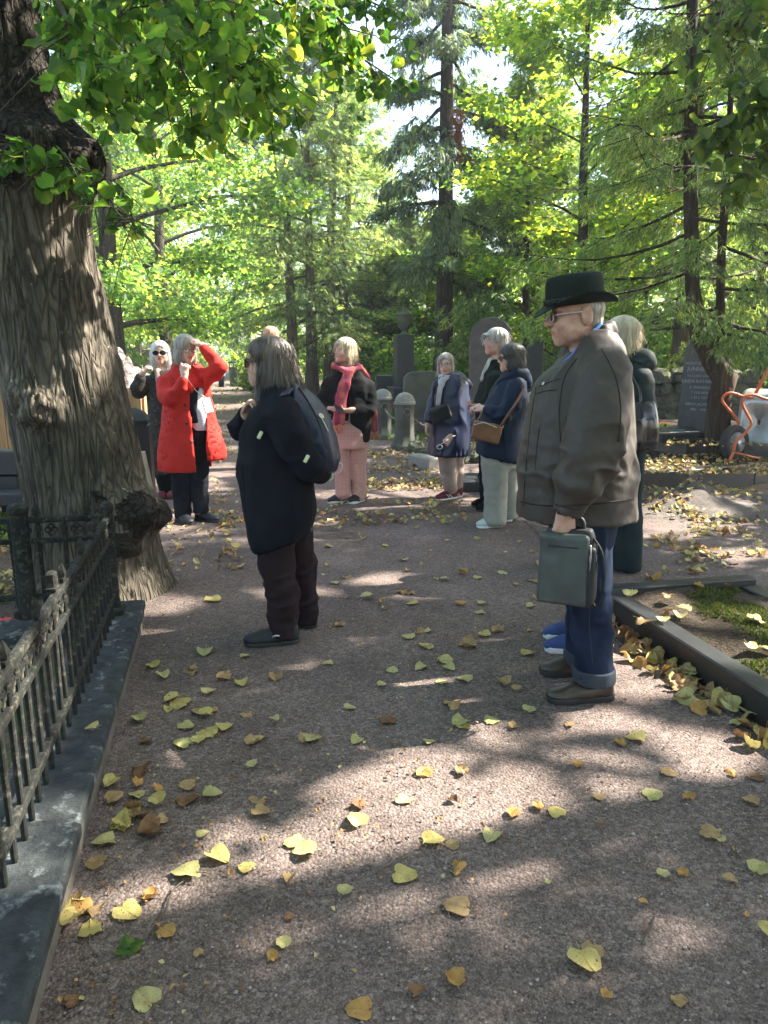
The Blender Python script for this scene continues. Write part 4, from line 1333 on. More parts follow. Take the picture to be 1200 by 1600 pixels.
def flower_clump(parent, mat, n, s, r, h=.12):
    P = np.c_[r.normal(0, s, (n, 2)), r.uniform(h * .5, h, n)]
    k = 6
    PP = np.repeat(P, k, 0); a = np.tile(np.arange(k) * 2 * math.pi / k, n)
    ax = unit(np.c_[np.cos(a), np.sin(a), np.full(n * k, .35)])
    V, Fq = blades(PP, ax, unit(np.c_[-np.sin(a), np.cos(a), a * 0]), np.full(n * k, .035), np.full(n * k, .028))
    tag(mesh_np('petals', V, Fq, mat, parent, smooth=False), kind='stuff')
    m = n * 5
    P = np.c_[r.normal(0, s * 1.1, (m, 2)), np.zeros(m)]; ax = unit(np.c_[r.normal(0, .4, (m, 2)), np.ones(m)])
    V, Fq = blades(P, ax, rand_side(ax, r), r.uniform(h * .5, h * .95, m), np.full(m, .022))
    tag(mesh_np('stems', V, Fq, M['grassy'], parent, smooth=False), kind='stuff')


flower_clump(fl, M['lilac'], 12, .08, rr_, .36)
fl = thing('grave_flowers', 'red flowers at the foot of the low dark block', 'flowers', (gx(592, 15.4), 15.4, 0)); flower_clump(fl, M['red_petal'], 40, .22, rr_, .5)
fl = thing('grave_flowers', 'red flower lying inside the iron fence at the left edge', 'flowers', (*G(3, 985)[:2], 0)); flower_clump(fl, M['red_petal'], 5, .03, rr_, .05)
fl = thing('grave_flowers', 'pink flowers left of the dark plate by the black headstone', 'flowers', (*G(1030, 668, .4)[:2], .38)); flower_clump(fl, M['red_petal'], 10, .09, rr_, .12)

# ------------------------------------------------------------------ left: plank enclosure, boulder, posts, rails
E0, E1 = np.array([gx(-60, 8.9), 8.9]), np.array([gx(229, 9.1), 9.1])
en = thing('plank_enclosure', 'orange-brown wooden plank enclosure behind the leaning trunk', 'fence', (*E0, 0))
d = E1 - E0; L = np.linalg.norm(d); d /= L
n = int(L / .145)
for i in range(n):
    h = 1.05 + random.uniform(-.02, .02)
    p = d * ((i + .5) * L / n)
    MB().box((p[0], p[1], h / 2), (L / n - .008, .028, h), rz=math.atan2(d[1], d[0]) + random.gauss(0, .01), bev=.004).build('plank', M['plank'], en)
for z_ in (.30, .85):
    MB().box((*(d * L / 2 + np.array([0, .05])), z_), (L, .05, .09), rz=math.atan2(d[1], d[0])).build('rail', M['plank'], en)
for k in range(6):
    p = E1 - E0 + np.array([.01, .10 + k * .145])
    MB().box((p[0], p[1], .52), (.028, .135, 1.04), bev=.004).build('plank', M['plank'], en)
bo = np.array([gx(192, 10.2), 10.2, 0])
r = np.random.default_rng(33)
nu = 44
U, Vv = np.meshgrid(np.linspace(0, 2 * math.pi, nu, endpoint=False), np.linspace(-.35, 1.5, 26), indexing='ij')
D = np.stack([np.cos(U) * np.cos(Vv), np.sin(U) * np.cos(Vv), np.sin(Vv)], -1)
rad = 1 + .22 * fbm(D * 1.7, 2, 3) + .07 * fbm(D * 7, 3, 5)
V = D * rad[..., None] * np.array([.55, .45, 1.0]) + np.array([0, 0, .5])
V[..., 2] = V[..., 2] * (1 - .22 * V[..., 0])
ix = np.arange(nu * 26).reshape(nu, 26); nx_ = np.roll(ix, -1, 0)
o = mesh_np('boulder_monument', V.reshape(-1, 3), np.stack([ix[:, :-1], nx_[:, :-1], nx_[:, 1:], ix[:, 1:]], -1).reshape(-1, 4), M['boulder'], smooth=False)
o.location = bo
tag(o, 'rough pale natural boulder set up as a memorial behind the plank enclosure', 'memorial')
pb = np.array([gx(222, 6.7), 6.7, 0])
t = thing('stone_post', 'dark granite post with a chain, right behind the leaning trunk', 'post', pb, .2)
MB().box((0, 0, .42), (.26, .26, .86), bev=.015, taper=.94).build('shaft', M['granite_dark'], t)
MB().lathe([(.165, .85), (.17, .88), (.12, .94), (.02, .99)], n=4, rz=math.pi / 4).build('cap', M['granite_dark'], t)
chain(pb + np.array([.02, -.15, .80]), np.array([gx(190, 6.0), 5.9, .35]), .12, 'heavy chain hanging from the dark post beside the trunk', .07, .011)
pk = thing('loose_plank', 'pale split board leaning against the dark post', 'board', (gx(243, 6.45), 6.45, 0), .3)
MB().box((-.05, 0, .30), (.10, .025, .66), bev=.006, M=Matrix.Rotation(R(-8), 3, 'Y')).build('board', M['plank_pale'], pk)
for k, (xa, xb, yb, zt, th_, lab) in enumerate(((-60, 44, 6.6, .62, .22, 'upper dark granite beam at the left edge behind the trunk'), (-60, 60, 6.3, .30, .12, 'lower dark granite beam at the left edge behind the trunk'))):
    t = thing('granite_beam', lab, 'beam', (gx(xa, yb), yb, 0))
    L = gx(xb, yb) - gx(xa, yb)
    MB().box((L / 2, 0, zt - th_ / 2), (L, .2, th_), bev=.015).build('beam', M['granite_dark'], t)
    for xx in (.12, L - .12):
        MB().box((xx, .02, (zt - th_) / 2 - .02), (.18, .16, zt - th_ + .03), bev=.01).build('support', M['granite_dark'], t)
for px, Y, w, h, lab in ((207, 26, .8, 1.55, 'pale grey slab stone far behind the boulder'), (222, 30, .9, 1.5, 'grey stone monument left of the white-haired woman')):
    slab_stone('grey_headstone', lab, px, Y, w, h, .3, .2, 'granite_grey', 'flat', .2)
slab_stone('pale_headstone', 'sunlit pale stone at the left edge behind the planks', -4, 9.6, .35, 1.55, .2, .1, 'granite_grey', 'arch', .2)
# litter bin far down the walk, and the leafy bush beside it
p = np.array([gx(368, 31), 31, 0])
t = thing('litter_bin', 'dark green litter bin beside the far walk', 'bin', p)
M['bin'] = surf('bin_green', (.02, .035, .028), (.03, .05, .04), rough=.5, bump=0)
MB().lathe([(.22, 0), (.25, .72), (.27, .74), (.27, .78), (.2, .8)], n=16).build('body', M['bin'], t)
MB().lathe([(.27, .95), (.25, 1.02), (.05, 1.08)], n=16).build('lid', M['bin'], t)
for a in range(4):
    MB().box((.22 * math.cos(a * 1.57), .22 * math.sin(a * 1.57), .87), (.03, .03, .2)).build('strut', M['bin'], t)


def bush(px, Y, w, h, n, size, label, mat, r, dens=1):
    t = thing('leafy_bush', label, 'bush', (gx(px, Y), Y, 0))
    mb = MB(); sp = []
    for i in range(14):
        d = unit(np.array([r.normal(0, .5) * w / h, r.normal(0, .5) * w / h, 1.]))
        p = d * h * r.uniform(.7, 1.0)
        mb.tube([(0, 0, -.05), p * .5 + r.normal(0, .05, 3), p], [.02, .012, .004], 4, cap=False)
        for k in range(6):
            q = p * r.uniform(.15, 1); e = q + r.normal(0, .22, 3) * w
            sp.append((q, (q + e) / 2, e, unit(e - q)))
    mb.build('stems', M['twig'], t, smooth=True)
    V, Fq = crown_broad(r, sp, n, size, .10 * w)
    V[:, 2] = np.maximum(V[:, 2], .02)
    mesh_np('foliage', V, Fq, mat, t, smooth=False)


r = np.random.default_rng(101)
bush(392, 28, .8, 1.5, 2600, .12, 'lime-green upright bush beside the far walk, left of the dark-haired woman', M['maple'], r)
for px, Y, w, h, lab in ((325, 62, 3, 1.5, 'low sunlit shrub at the very end of the walk'), (150, 23, 3, 2.0, 'dense shrub behind the boulder'), (560, 26, 2.0, 2.2, 'shrub at the foot of the thuja clump, right side'), (430, 33, 2.2, 2.0, 'shrub at the foot of the thuja clump, left side'), (660, 22, 2.2, 2.0, 'shrub behind the mossy slab'), (755, 20, 2, 2.2, 'shrub behind the arched headstone'), (860, 21, 2.4, 2.4, 'shrub behind the narrow dark slab'),
                         (960, 19, 2.2, 2.3, 'shrub behind the blonde woman'), (1040, 20, 2.2, 1.9, 'shrub above the rubble wall'), (1180, 17, 2.2, 1.9, 'yellow-green shrub above the wheelbarrow'), (20, 16, 2.6, 2.4, 'shrub at the left edge beyond the planks'), (270, 40, 3, 2.6, 'shrub beside the far walk behind the red coat'), (480, 46, 4, 3.2, 'tall shrub far behind the thuja clump'), (600, 44, 4, 3.4, 'tall shrub far behind the urn pillar'),
                         (730, 38, 3.6, 3.0, 'tall shrub far behind the spruce'), (1000, 34, 3.6, 3.0, 'tall shrub far behind the blonde woman'), (860, 36, 3.6, 3.2, 'tall shrub far behind the hatted man')):
    bush(px, Y, w, h, 3400, .16, lab, M['maple'] if px in (1180, 335, 1000) else M['green'], r)

# grass left of the trunk and along the graves
r = np.random.default_rng(120)


def grass(regions, n_each, hmax):
    Ps = []
    for px0, px1, py0, py1, n in regions:
        px = r.uniform(px0, px1, n * n_each); py = r.uniform(py0, py1, n * n_each)
        d = np.array([G(a, b) for a, b in zip(px, py)])
        k = vnoise(np.c_[d[:, :2] * 1.3, d[:, :1] * 0], 6) > -.25
        Ps.append(d[k])
    P = np.concatenate(Ps)
    ax = unit(np.c_[r.normal(0, .45, (len(P), 2)), np.ones(len(P))])
    V, Fq = blades(P, ax, rand_side(ax, r), r.uniform(.3, 1, len(P)) * hmax, np.full(len(P), .010))
    tag(mesh_np('grass', V, Fq, M['grassy'], smooth=False), kind='stuff')


grass([(-60, 45, 775, 870, 60), (-80, 180, 655, 760, 40), (585, 760, 655, 690, 70), (840, 960, 660, 720, 30)], 60, .13)

# ------------------------------------------------------------------ upended wheelbarrow
WB = G(1165, 722, z1); WB[2] = z1
wb = thing('wheelbarrow', 'upended wheelbarrow with orange tube frame and galvanised tray at the right edge', 'wheelbarrow', WB)
M['orange'] = surf('orange_tube', (.52, .10, .025), (.62, .15, .05), 12, rough=.4, bump=.1, spots=((.25, .09, .04), 30), thr=(.62, .7))
M['galv'] = surf('galvanised_steel', (.34, .37, .37), (.50, .53, .52), 9, rough=.42, bump=.12, metallic=.55, spots=((.22, .2, .17), 3.2), thr=(.55, .75))
M['rubber'] = surf('rubber', (.012, .012, .013), (.03, .03, .03), 20, rough=.8, bump=.3)
M['rim'] = surf('grey_rim', (.45, .47, .5), (.6, .62, .64), 12, rough=.4, bump=.05, metallic=.4)
Yn, Yf = WB[1] - .12, WB[1] + .34


def smooth_path(P, n=40):
    P = np.asarray(P, float); m = len(P)
    t = np.linspace(0, m - 1, n); out = []
    for x in t:
        i = min(int(x), m - 2); f = x - i
        p0, p1, p2, p3 = P[max(i - 1, 0)], P[i], P[i + 1], P[min(i + 2, m - 1)]
        out.append(.5 * ((2 * p1) + (-p0 + p2) * f + (2 * p0 - 5 * p1 + 4 * p2 - p3) * f * f + (-p0 + 3 * p1 - 3 * p2 + p3) * f ** 3))
    return np.array(out)


tubeA = [W(x, y, Yn) - WB for x, y in ((1262, 636), (1200, 624), (1178, 617), (1164, 620), (1160, 631), (1167, 646), (1174, 660), (1171, 668), (1162, 679), (1149, 691), (1146, 707), (1140, 719))]
tubeB = [W(x, y, Yf) - WB for x, y in ((1240, 632), (1165, 620), (1152, 616), (1140, 614), (1131, 619), (1129, 627), (1136, 637), (1150, 653), (1154, 662), (1151, 671), (1146, 690))]
MB().tube(smooth_path(tubeA, 60), .0165, 10).build('frame_tube', M['orange'], wb, smooth=True)
MB().tube(smooth_path(tubeB, 60), .0165, 10).build('frame_tube', M['orange'], wb, smooth=True)
MB().tube([W(1147, 707, Yn) - WB, W(1186, 716, Yn + .05) - WB], .011, 8).build('brace', M['orange'], wb, smooth=True)
MB().tube([W(1132, 719, Yn) - WB, W(1142, 721, Yn) - WB, W(1152, 718, Yf) - WB], .012, 8).build('brace', M['orange'], wb, smooth=True)
MB().tube([W(1180, 616, Yn + .1) - WB, W(1199, 579, Yn + .1) - WB, W(1216, 546, Yn + .1) - WB], .018, 10).build('handle', M['orange'], wb, smooth=True)
wc = W(1148, 692, WB[1] + .10) - WB
wa = unit(np.array([.42, -.9, .12]))
wu = unit(np.cross(wa, [0, 0, 1.])); wv = np.cross(wa, wu)
RM = np.stack([wu, wv, wa], 1)


def lathe_at(prof, c, RM, n=28):
    mb = MB().lathe(prof, n=n)
    mb.V = [v @ RM.T + c for v in mb.V]
    return mb


lathe_at([(.125, -.035), (.16, -.05), (.195, -.045), (.212, -.02), (.215, 0), (.212, .02), (.195, .045), (.16, .05), (.125, .035), (.12, 0)], wc, RM).build('wheel', M['rubber'], wb, smooth=True)
lathe_at([(.02, -.03), (.05, -.03), (.06, .012), (.10, .016), (.115, .034), (.128, .038)], wc, RM).build('rim', M['rim'], wb, smooth=True)
lathe_at([(.028, -.07), (.028, .07)], wc, RM, 10).build('hub', M['rim'], wb)
# tray: a pressed tub seen on its outside
zc_ = unit(np.array([-.72, -.66, .10])); uc = unit(np.cross([0, 0, 1.], zc_)); vc = np.cross(zc_, uc)
RT = np.stack([uc, vc, zc_], 1)
ctr = W(1199, 668, WB[1] + .42) - WB


def rrect(a, b, r_, z, n=5, sh=0.0):
    pts = []
    for sx, sy, a0 in ((1, 1, 0), (-1, 1, 90), (-1, -1, 180), (1, -1, 270)):
        for k in range(n + 1):
            t = R(a0 + 90 * k / n)
            pts.append((sx * (a - r_) + r_ * math.cos(t) + sh * 0, sy * (b - r_) + r_ * math.sin(t) + sh, z))
    return pts


rings = [rrect(.36, .45, .10, 0), rrect(.375, .465, .11, -.01), rrect(.365, .455, .10, .015), rrect(.24, .30, .09, .27, sh=.05), rrect(.21, .27, .08, .30, sh=.05), rrect(.17, .22, .07, .302, sh=.05), rrect(.16, .21, .07, .294, sh=.05), rrect(.02, .03, .01, .294, sh=.05)]
nv = len(rings[0])
Vt = np.array([p for q in rings for p in q]) @ RT.T + ctr
Qt = [[k * nv + i, k * nv + (i + 1) % nv, (k + 1) * nv + (i + 1) % nv, (k + 1) * nv + i] for k in range(len(rings) - 1) for i in range(nv)]
o = mesh_np('tray', Vt, np.array(Qt), M['galv'], wb)
sm = o.modifiers.new('thickness', 'SOLIDIFY'); sm.thickness = .004

# ------------------------------------------------------------------ people: distance fields meshed with surface nets
class Field:
    def __init__(s, lo, hi, h):
        s.lo = np.array(lo, float); s.h = h
        s.n = np.ceil((np.array(hi) - s.lo) / h).astype(int) + 1
        s.D = np.full(s.n, .3, np.float32)

    def _win(s, lo, hi, pad):
        i0 = np.clip(np.floor((np.array(lo) - pad - s.lo) / s.h).astype(int), 0, s.n)
        i1 = np.clip(np.ceil((np.array(hi) + pad - s.lo) / s.h).astype(int) + 1, 0, s.n)
        if (i1 <= i0).any():
            return None, None
        ax = [s.lo[k] + s.h * np.arange(i0[k], i1[k]) for k in range(3)]
        return tuple(slice(a, b) for a, b in zip(i0, i1)), np.meshgrid(*ax, indexing='ij', sparse=True)

    def add(s, prim, k=0.0):
        fn, lo, hi = prim
        w, g = s._win(lo, hi, k + 3 * s.h)
        if w is None: return s
        d = fn(*g).astype(np.float32); a = s.D[w]
        if k > 0:
            t = np.clip(.5 + .5 * (a - d) / k, 0, 1)
            s.D[w] = a + (d - a) * t - k * t * (1 - t)
        else:
            s.D[w] = np.minimum(a, d)
        return s

    def sub(s, prim, k=0.0):
        fn, lo, hi = prim
        w, g = s._win(lo, hi, k + 3 * s.h)
        if w is None: return s
        d = -fn(*g).astype(np.float32); a = s.D[w]
        if k > 0:
            t = np.clip(.5 - .5 * (a - d) / k, 0, 1)
            s.D[w] = a + (d - a) * t + k * t * (1 - t)
        else:
            s.D[w] = np.maximum(a, d)
        return s

    def mesh(s, smooth=2):
        D, h = s.D, s.h
        D[0], D[-1], D[:, 0], D[:, -1], D[:, :, 0], D[:, :, -1] = (.3,) * 6
        S = D < 0
        nx, ny, nz = D.shape
        cs = np.zeros((nx - 1, ny - 1, nz - 1), np.int8)
        offs = [(a, b, c) for a in (0, 1) for b in (0, 1) for c in (0, 1)]
        for a, b, c in offs:
            cs += S[a:nx - 1 + a, b:ny - 1 + b, c:nz - 1 + c]
        act = (cs > 0) & (cs < 8)
        I = np.argwhere(act)
        idx = np.full(act.shape, -1, np.int32); idx[act] = np.arange(len(I))
        val = [D[I[:, 0] + a, I[:, 1] + b, I[:, 2] + c] for a, b, c in offs]
        acc = np.zeros((len(I), 3)); cnt = np.zeros(len(I))
        for i in range(8):
            for j in range(i + 1, 8):
                df = [offs[j][q] - offs[i][q] for q in range(3)]
                if sum(abs(x) for x in df) != 1: continue
                m = (val[i] < 0) != (val[j] < 0)
                t = val[i] / np.where(m, val[i] - val[j], 1)
                acc += np.where(m[:, None], np.array(offs[i])[None] + t[:, None] * np.array(df)[None], 0); cnt += m
        V = s.lo + h * (I + acc / cnt[:, None])
        Q = []
        for ax, (o1, o2) in enumerate((((0, 1, 0), (0, 0, 1)), ((0, 0, 1), (1, 0, 0)), ((1, 0, 0), (0, 1, 0)))):
            sl0 = [slice(1, -1)] * 3; sl1 = [slice(1, -1)] * 3
            sl0[ax] = slice(0, -1); sl1[ax] = slice(1, None)
            A, B = S[tuple(sl0)], S[tuple(sl1)]
            m = A != B
            E = np.argwhere(m)
            E = E + np.array([0 if q == ax else 1 for q in range(3)])
            o1, o2 = np.array(o1), np.array(o2)
            c = [idx[tuple((E - o1 - o2).T)], idx[tuple((E - o2).T)], idx[tuple(E.T)], idx[tuple((E - o1).T)]]
            q = np.stack(c, 1)
            fl = ~A[m]
            q[fl] = q[fl][:, ::-1]
            Q.append(q)
        Q = np.concatenate(Q)
        Q = Q[(Q >= 0).all(1)]
        for _ in range(smooth):
            a = np.zeros_like(V); c = np.zeros(len(V))
            for i in range(4):
                for j in ((i + 1) % 4, (i + 3) % 4):
                    np.add.at(a, Q[:, i], V[Q[:, j]]); np.add.at(c, Q[:, i], 1)
            V = V * .5 + .5 * a / np.maximum(c, 1)[:, None]
        return V, Q


def rc(a, b, r1, r2=None, zmin=None, zmax=None):
    a, b = np.asarray(a, float), np.asarray(b, float)
    r2 = r1 if r2 is None else r2
    ba = b - a; L2 = max(ba @ ba, 1e-9)

    def fn(X, Y, Z):
        px, py, pz = X - a[0], Y - a[1], Z - a[2]
        t = np.clip((px * ba[0] + py * ba[1] + pz * ba[2]) / L2, 0, 1)
        d = np.sqrt((px - ba[0] * t) ** 2 + (py - ba[1] * t) ** 2 + (pz - ba[2] * t) ** 2) - (r1 + (r2 - r1) * t)
        if zmin is not None: d = np.maximum(d, zmin - Z)
        if zmax is not None: d = np.maximum(d, Z - zmax)
        return d
    R_ = max(r1, r2)
    return fn, np.minimum(a, b) - R_, np.maximum(a, b) + R_


def ell(c, r, Rm=None):
    c, r = np.asarray(c, float), np.asarray(r, float)

    def fn(X, Y, Z):
        p = [X - c[0], Y - c[1], Z - c[2]]
        if Rm is not None:
            p = [Rm[0][i] * p[0] + Rm[1][i] * p[1] + Rm[2][i] * p[2] for i in range(3)]
        k0 = np.sqrt(sum((q / s_) ** 2 for q, s_ in zip(p, r))); k1 = np.sqrt(sum((q / s_ ** 2) ** 2 for q, s_ in zip(p, r)))
        return k0 * (k0 - 1) / np.maximum(k1, 1e-6)
    e = np.full(3, r.max()) if Rm is not None else r
    return fn, c - e, c + e


def loft(secs, pw=2.0, grow=0.0, cap=True):
    """secs: (z, cx, cy, rx, ry); superellipse sections blended along z"""
    S = np.array(sorted(secs), float)
    zs = np.linspace(S[0, 0], S[-1, 0], 60)
    T = [np.interp(zs, S[:, 0], S[:, k]) for k in range(1, 5)]
    if len(S) > 3:
        ker = np.array([1, 2, 3, 2, 1]) / 9.
        T = [np.convolve(np.pad(t, 2, mode='edge'), ker, 'valid') for t in T]

    def fn(X, Y, Z):
        cx, cy, rx, ry = (np.interp(Z, zs, t) for t in T)
        rx = rx + grow; ry = ry + grow
        q = (np.abs((X - cx) / rx) ** pw + np.abs((Y - cy) / ry) ** pw) ** (1 / pw)
        d = (q - 1) * np.minimum(rx, ry)
        if cap: d = np.maximum(d, np.maximum(zs[0] - Z, Z - zs[-1]))
        return d
    rx, ry = S[:, 3].max() + grow, S[:, 4].max() + grow
    return fn, (S[:, 1].min() - rx, S[:, 2].min() - ry, S[0, 0]), (S[:, 1].max() + rx, S[:, 2].max() + ry, S[-1, 0])


def rbox(c, half, r, Rm=None):
    c, half = np.asarray(c, float), np.asarray(half, float)

    def fn(X, Y, Z):
        p = [X - c[0], Y - c[1], Z - c[2]]
        if Rm is not None:
            p = [Rm[0][i] * p[0] + Rm[1][i] * p[1] + Rm[2][i] * p[2] for i in range(3)]
        q = [np.abs(a) - (b - r) for a, b in zip(p, half)]
        return np.sqrt(sum(np.maximum(a, 0) ** 2 for a in q)) + np.minimum(np.maximum(np.maximum(q[0], q[1]), q[2]), 0) - r
    e = np.full(3, np.linalg.norm(half)) if Rm is not None else half
    return fn, c - e, c + e


def Rz(a):
    c, s = math.cos(a), math.sin(a); return np.array([[c, -s, 0], [s, c, 0], [0, 0, 1.]])


def Ry(a):
    c, s = math.cos(a), math.sin(a); return np.array([[c, 0, s], [0, 1, 0], [-s, 0, c]])


def skin_mat(name, col, lip=(.36, .13, .11)):
    m, nt, ns, ls, p = new_mat(name)
    co = coords(ns, ls)
    n = N_(ns, 'ShaderNodeTexNoise', Scale=26, Detail=5); ls.new(co, n.inputs['Vector'])
    rp = ramp(ns, [(.3, tuple(x * k for x, k in zip(col, (.88, .64, .58)))), (.5, col), (.72, tuple(min(1, x * 1.12) for x in col))]); ls.new(n.outputs[0], rp.inputs[0])
    ls.new(rp.outputs[0], p.inputs['Base Color'])
    p.inputs['Roughness'].default_value = .5
    p.inputs['Subsurface Weight'].default_value = .12
    p.inputs['Subsurface Radius'].default_value = (.8, .3, .2)
    p.inputs['Subsurface Scale'].default_value = .006
    n2 = N_(ns, 'ShaderNodeTexNoise', Scale=75, Detail=6, Roughness=.7); ls.new(co, n2.inputs['Vector'])
    b = N_(ns, 'ShaderNodeBump', Strength=.2, Distance=.006); ls.new(n2.outputs[0], b.inputs['Height']); ls.new(b.outputs[0], p.inputs['Normal'])
    b.inputs['Strength'].default_value = .45
    return m


def hair_mat(name, a, b, rough=.42):
    m = surf(name, a, b, scale=26, detail=7, rough=rough, bump=.55, bscale=110, stretch=(1, 1, .07), dist=.006, lo=.36, hi=.64)
    return m


M['skin'] = skin_mat('skin', (.50, .29, .215))
M['skin_pale'] = skin_mat('skin_pale', (.55, .35, .27))
M['lips'] = surf('lips', (.36, .13, .11), (.42, .17, .14), 30, rough=.45, bump=.1)
M['eye'] = surf('eye', (.06, .05, .045), (.10, .09, .08), 30, rough=.15, bump=0)
M['frame_dark'] = surf('dark_frame', (.02, .018, .018), (.03, .03, .03), rough=.3, bump=0)
M['frame_pale'] = surf('pale_frame', (.55, .55, .54), (.65, .65, .64), rough=.3, bump=0, metallic=.4)
M['lens_dark'] = surf('dark_lens', (.010, .010, .012), (.02, .018, .02), rough=.08, bump=0)
g_, nt_, ns_, ls_, p_ = new_mat('clear_lens'); p_.inputs['Roughness'].default_value = .03; p_.inputs['Alpha'].default_value = .10; p_.inputs['Base Color'].default_value = (.8, .85, .85, 1); M['lens'] = g_


class Person:
    def __init__(s, label, px, Y, h=.0075, seed=0):
        s.Y = Y
        s.base = np.array([gx(px, Y), Y, 0.])
        s.t = thing('person', label, 'person', s.base)
        s.h = h
        s.r = np.random.default_rng(500 + seed)
        if Y > 5: h = max(h, .0108)
        s.h = h
        s.body = Field((-.75, -.55, -.02), (.75, .55, 1.98), h)
        s.seed = seed
        s.skin = M['skin']

    def L(s, px, py, dy=0.0):
        return W(px, py, s.Y + dy) - s.base

    def rows(s, rows):
        out = []
        for q in rows:
            py, xl, xr, ry = q[:4]; dy = q[4] if len(q) > 4 else 0
            a, b = s.L(xl, py, dy), s.L(xr, py, dy)
            out.append((a[2], (a[0] + b[0]) / 2, dy, (b[0] - a[0]) / 2, ry))
        return out

    def fld(s, h=None):
        return Field((-.8, -.6, -.02), (.8, .6, 1.98), max(h or 0, s.h * (1.35 if s.Y > 4.5 else 1.3)))

    def pts(s, P):
        return [s.L(*p[:3]) for p in P], [p[3] for p in P]

    def chain(s, f, P, k=.03, zmin=None):
        """P: (px, py, dy, radius)"""
        q, r = s.pts(P)
        for i in range(len(q) - 1):
            f.add(rc(q[i], q[i + 1], r[i], r[i + 1], zmin), k)
        return q

    def put(s, f, name, mat, wr=(), smooth=2, fn=None, parent=None):
        """wr: list of (amplitude, (sx, sy, sz), sharp, zlo, zhi) wrinkle layers"""
        V, Q = f.mesh(smooth)
        if len(wr):
            N = vert_normals(V, [Q])
            for i, w in enumerate(wr):
                amp, sc, sharp = w[:3]
                g = vnoise(V * 3.1 + i * 5.2, s.seed * 7 + i) * .8
                n = vnoise(V * np.array(sc) + g[:, None] + s.seed * 3.7, s.seed * 11 + i * 3)
                d = (1 - 2 * np.abs(n)) if sharp else n
                m = 1.0
                if len(w) > 3: m = np.clip((V[:, 2] - w[3]) / .08, 0, 1) * np.clip((w[4] - V[:, 2]) / .08, 0, 1)
                V = V + N * (amp * d * m)[:, None]
        if fn is not None: V = fn(V)
        o = mesh_np(name, V, Q, mat, parent or s.t)
        o['_bv'] = 0
        del o['_bv']
        s.last = (V, Q)
        return o

    def bvh(s):
        V, Q = s.last
        return BVHTree.FromPolygons([Vector(v) for v in V], Q.tolist())

    def hit(s, bv, px, py, off=.0):
        o = Vector(np.array([0, 0, CZ]) - s.base); d = Vector(ray(px, py)).normalized()
        loc, nrm, _, _ = bv.ray_cast(o, d)
        if loc is None: return None, None
        return np.array(loc) + np.array(nrm) * off, np.array(nrm)

    def seam(s, bv, pts, r, name, mat, off=0.0, n=24, parent=None):
        P = smooth_path([(x, y, 0) for x, y in pts], n)
        out = [s.hit(bv, x, y, off)[0] for x, y, _ in P]
        out = [p for p in out if p is not None]
        if len(out) > 2:
            MB().tube(out, r, 6).build(name, mat, parent or s.t, smooth=True)

    def button(s, bv, px, py, r, mat, name='button'):
        p, n = s.hit(bv, px, py, .002)
        if p is None: return
        u = unit(np.cross(n, [.3, .2, .9])); v = np.cross(n, u)
        lathe_at([(r, 0), (r, .004), (r * .7, .005), (r * .1, .003)], p, np.stack([u, v, n], 1), 12).build(name, mat, s.t, smooth=True)

    # -------------------------------------------------------------- anatomy
    def head(s, px, py, dy, yaw, pitch=0, k=1.0, roll=0, male=False):
        c = s.L(px, py, dy)
        Rm = Rz(R(yaw)) @ Ry(R(pitch)) @ np.array([[1, 0, 0], [0, math.cos(R(roll)), -math.sin(R(roll))], [0, math.sin(R(roll)), math.cos(R(roll))]])
        s.hc, s.hR, s.hk = c, Rm, k
        T = lambda p: c + Rm @ (np.asarray(p, float) * k)
        f = s.body
        E = lambda p, r, kk: f.add(ell(T(p), np.array(r) * k, Rm), kk * k)
        C = lambda a, b, r1, r2, kk: f.add(rc(T(a), T(b), r1 * k, r2 * k), kk * k)
        E((-.014, 0, .036), (.094, .073, .080), .0)
        E((.026, 0, -.034), (.064, .056, .076), .03)
        j = 1.12 if male else 1.0
        for sg in (-1, 1):
            E((.016, .046 * j, -.056), (.030, .018, .030), .03)
            E((.058, .036, -.022), (.024, .021, .022), .02)
            E((.074, .030, .030), (.016, .026, .009), .014)
        E((.066, 0, -.092), (.022, .024 * j, .020), .022)
        E((.060, 0, -.060), (.030, .030, .024), .02)
        C((.083, 0, .018), (.111 if male else .105, 0, -.019), .008, .0135 if male else .0115, .010)
        for sg in (-1, 1):
            E((.094, sg * .0115, -.021), (.011, .008, .0075), .007)
            f.sub(ell(T((.094, sg * .031, .008)), np.array((.020, .017, .012)) * k, Rm), .012 * k)
            E((.071, sg * .031, .007), (.0135, .0155, .0125), .004)
        E((.087, 0, -.050), (.010, .021, .0055), .006); E((.085, 0, -.061), (.0095, .018, .006), .006)
        f.sub(ell(T((.097, 0, -.0555)), np.array((.012, .022, .0018)) * k, Rm), .003 * k)
        for sg in (-1, 1):
            E((-.024, sg * (.0785 if male else .071), -.006), (.022 * j, .0095, .035 * j), .004)
            f.sub(ell(T((-.018, sg * .090, -.002)), np.array((.012, .009, .021)) * k, Rm), .004 * k)
        s.T = T
        # neck
        C((-.026, 0, -.05), (-.042, 0, -.175), .052 if male else .046, .060 if male else .052, .03)
        return s

    def eyes(s, glasses=None, brow=None):
        for sg in (-1, 1):
            c = s.T((.0775, sg * .031, .0075))
            lathe_at([(.0005, .0065), (.004, .006), (.0075, .003), (.008, 0), (.001, -.004)], c, s.hR @ np.array([[0, 0, 1], [1, 0, 0], [0, 1, 0.]]) * s.hk, 10).build('eye', M['eye'], s.t, smooth=True)
            if brow is not None:
                MB().tube([s.T((.087, sg * .013, .031)), s.T((.086, sg * .030, .036)), s.T((.074, sg * .050, .030))], [.0028 * s.hk, .0032 * s.hk, .0015], 5).build('eyebrow', brow, s.t, smooth=True)
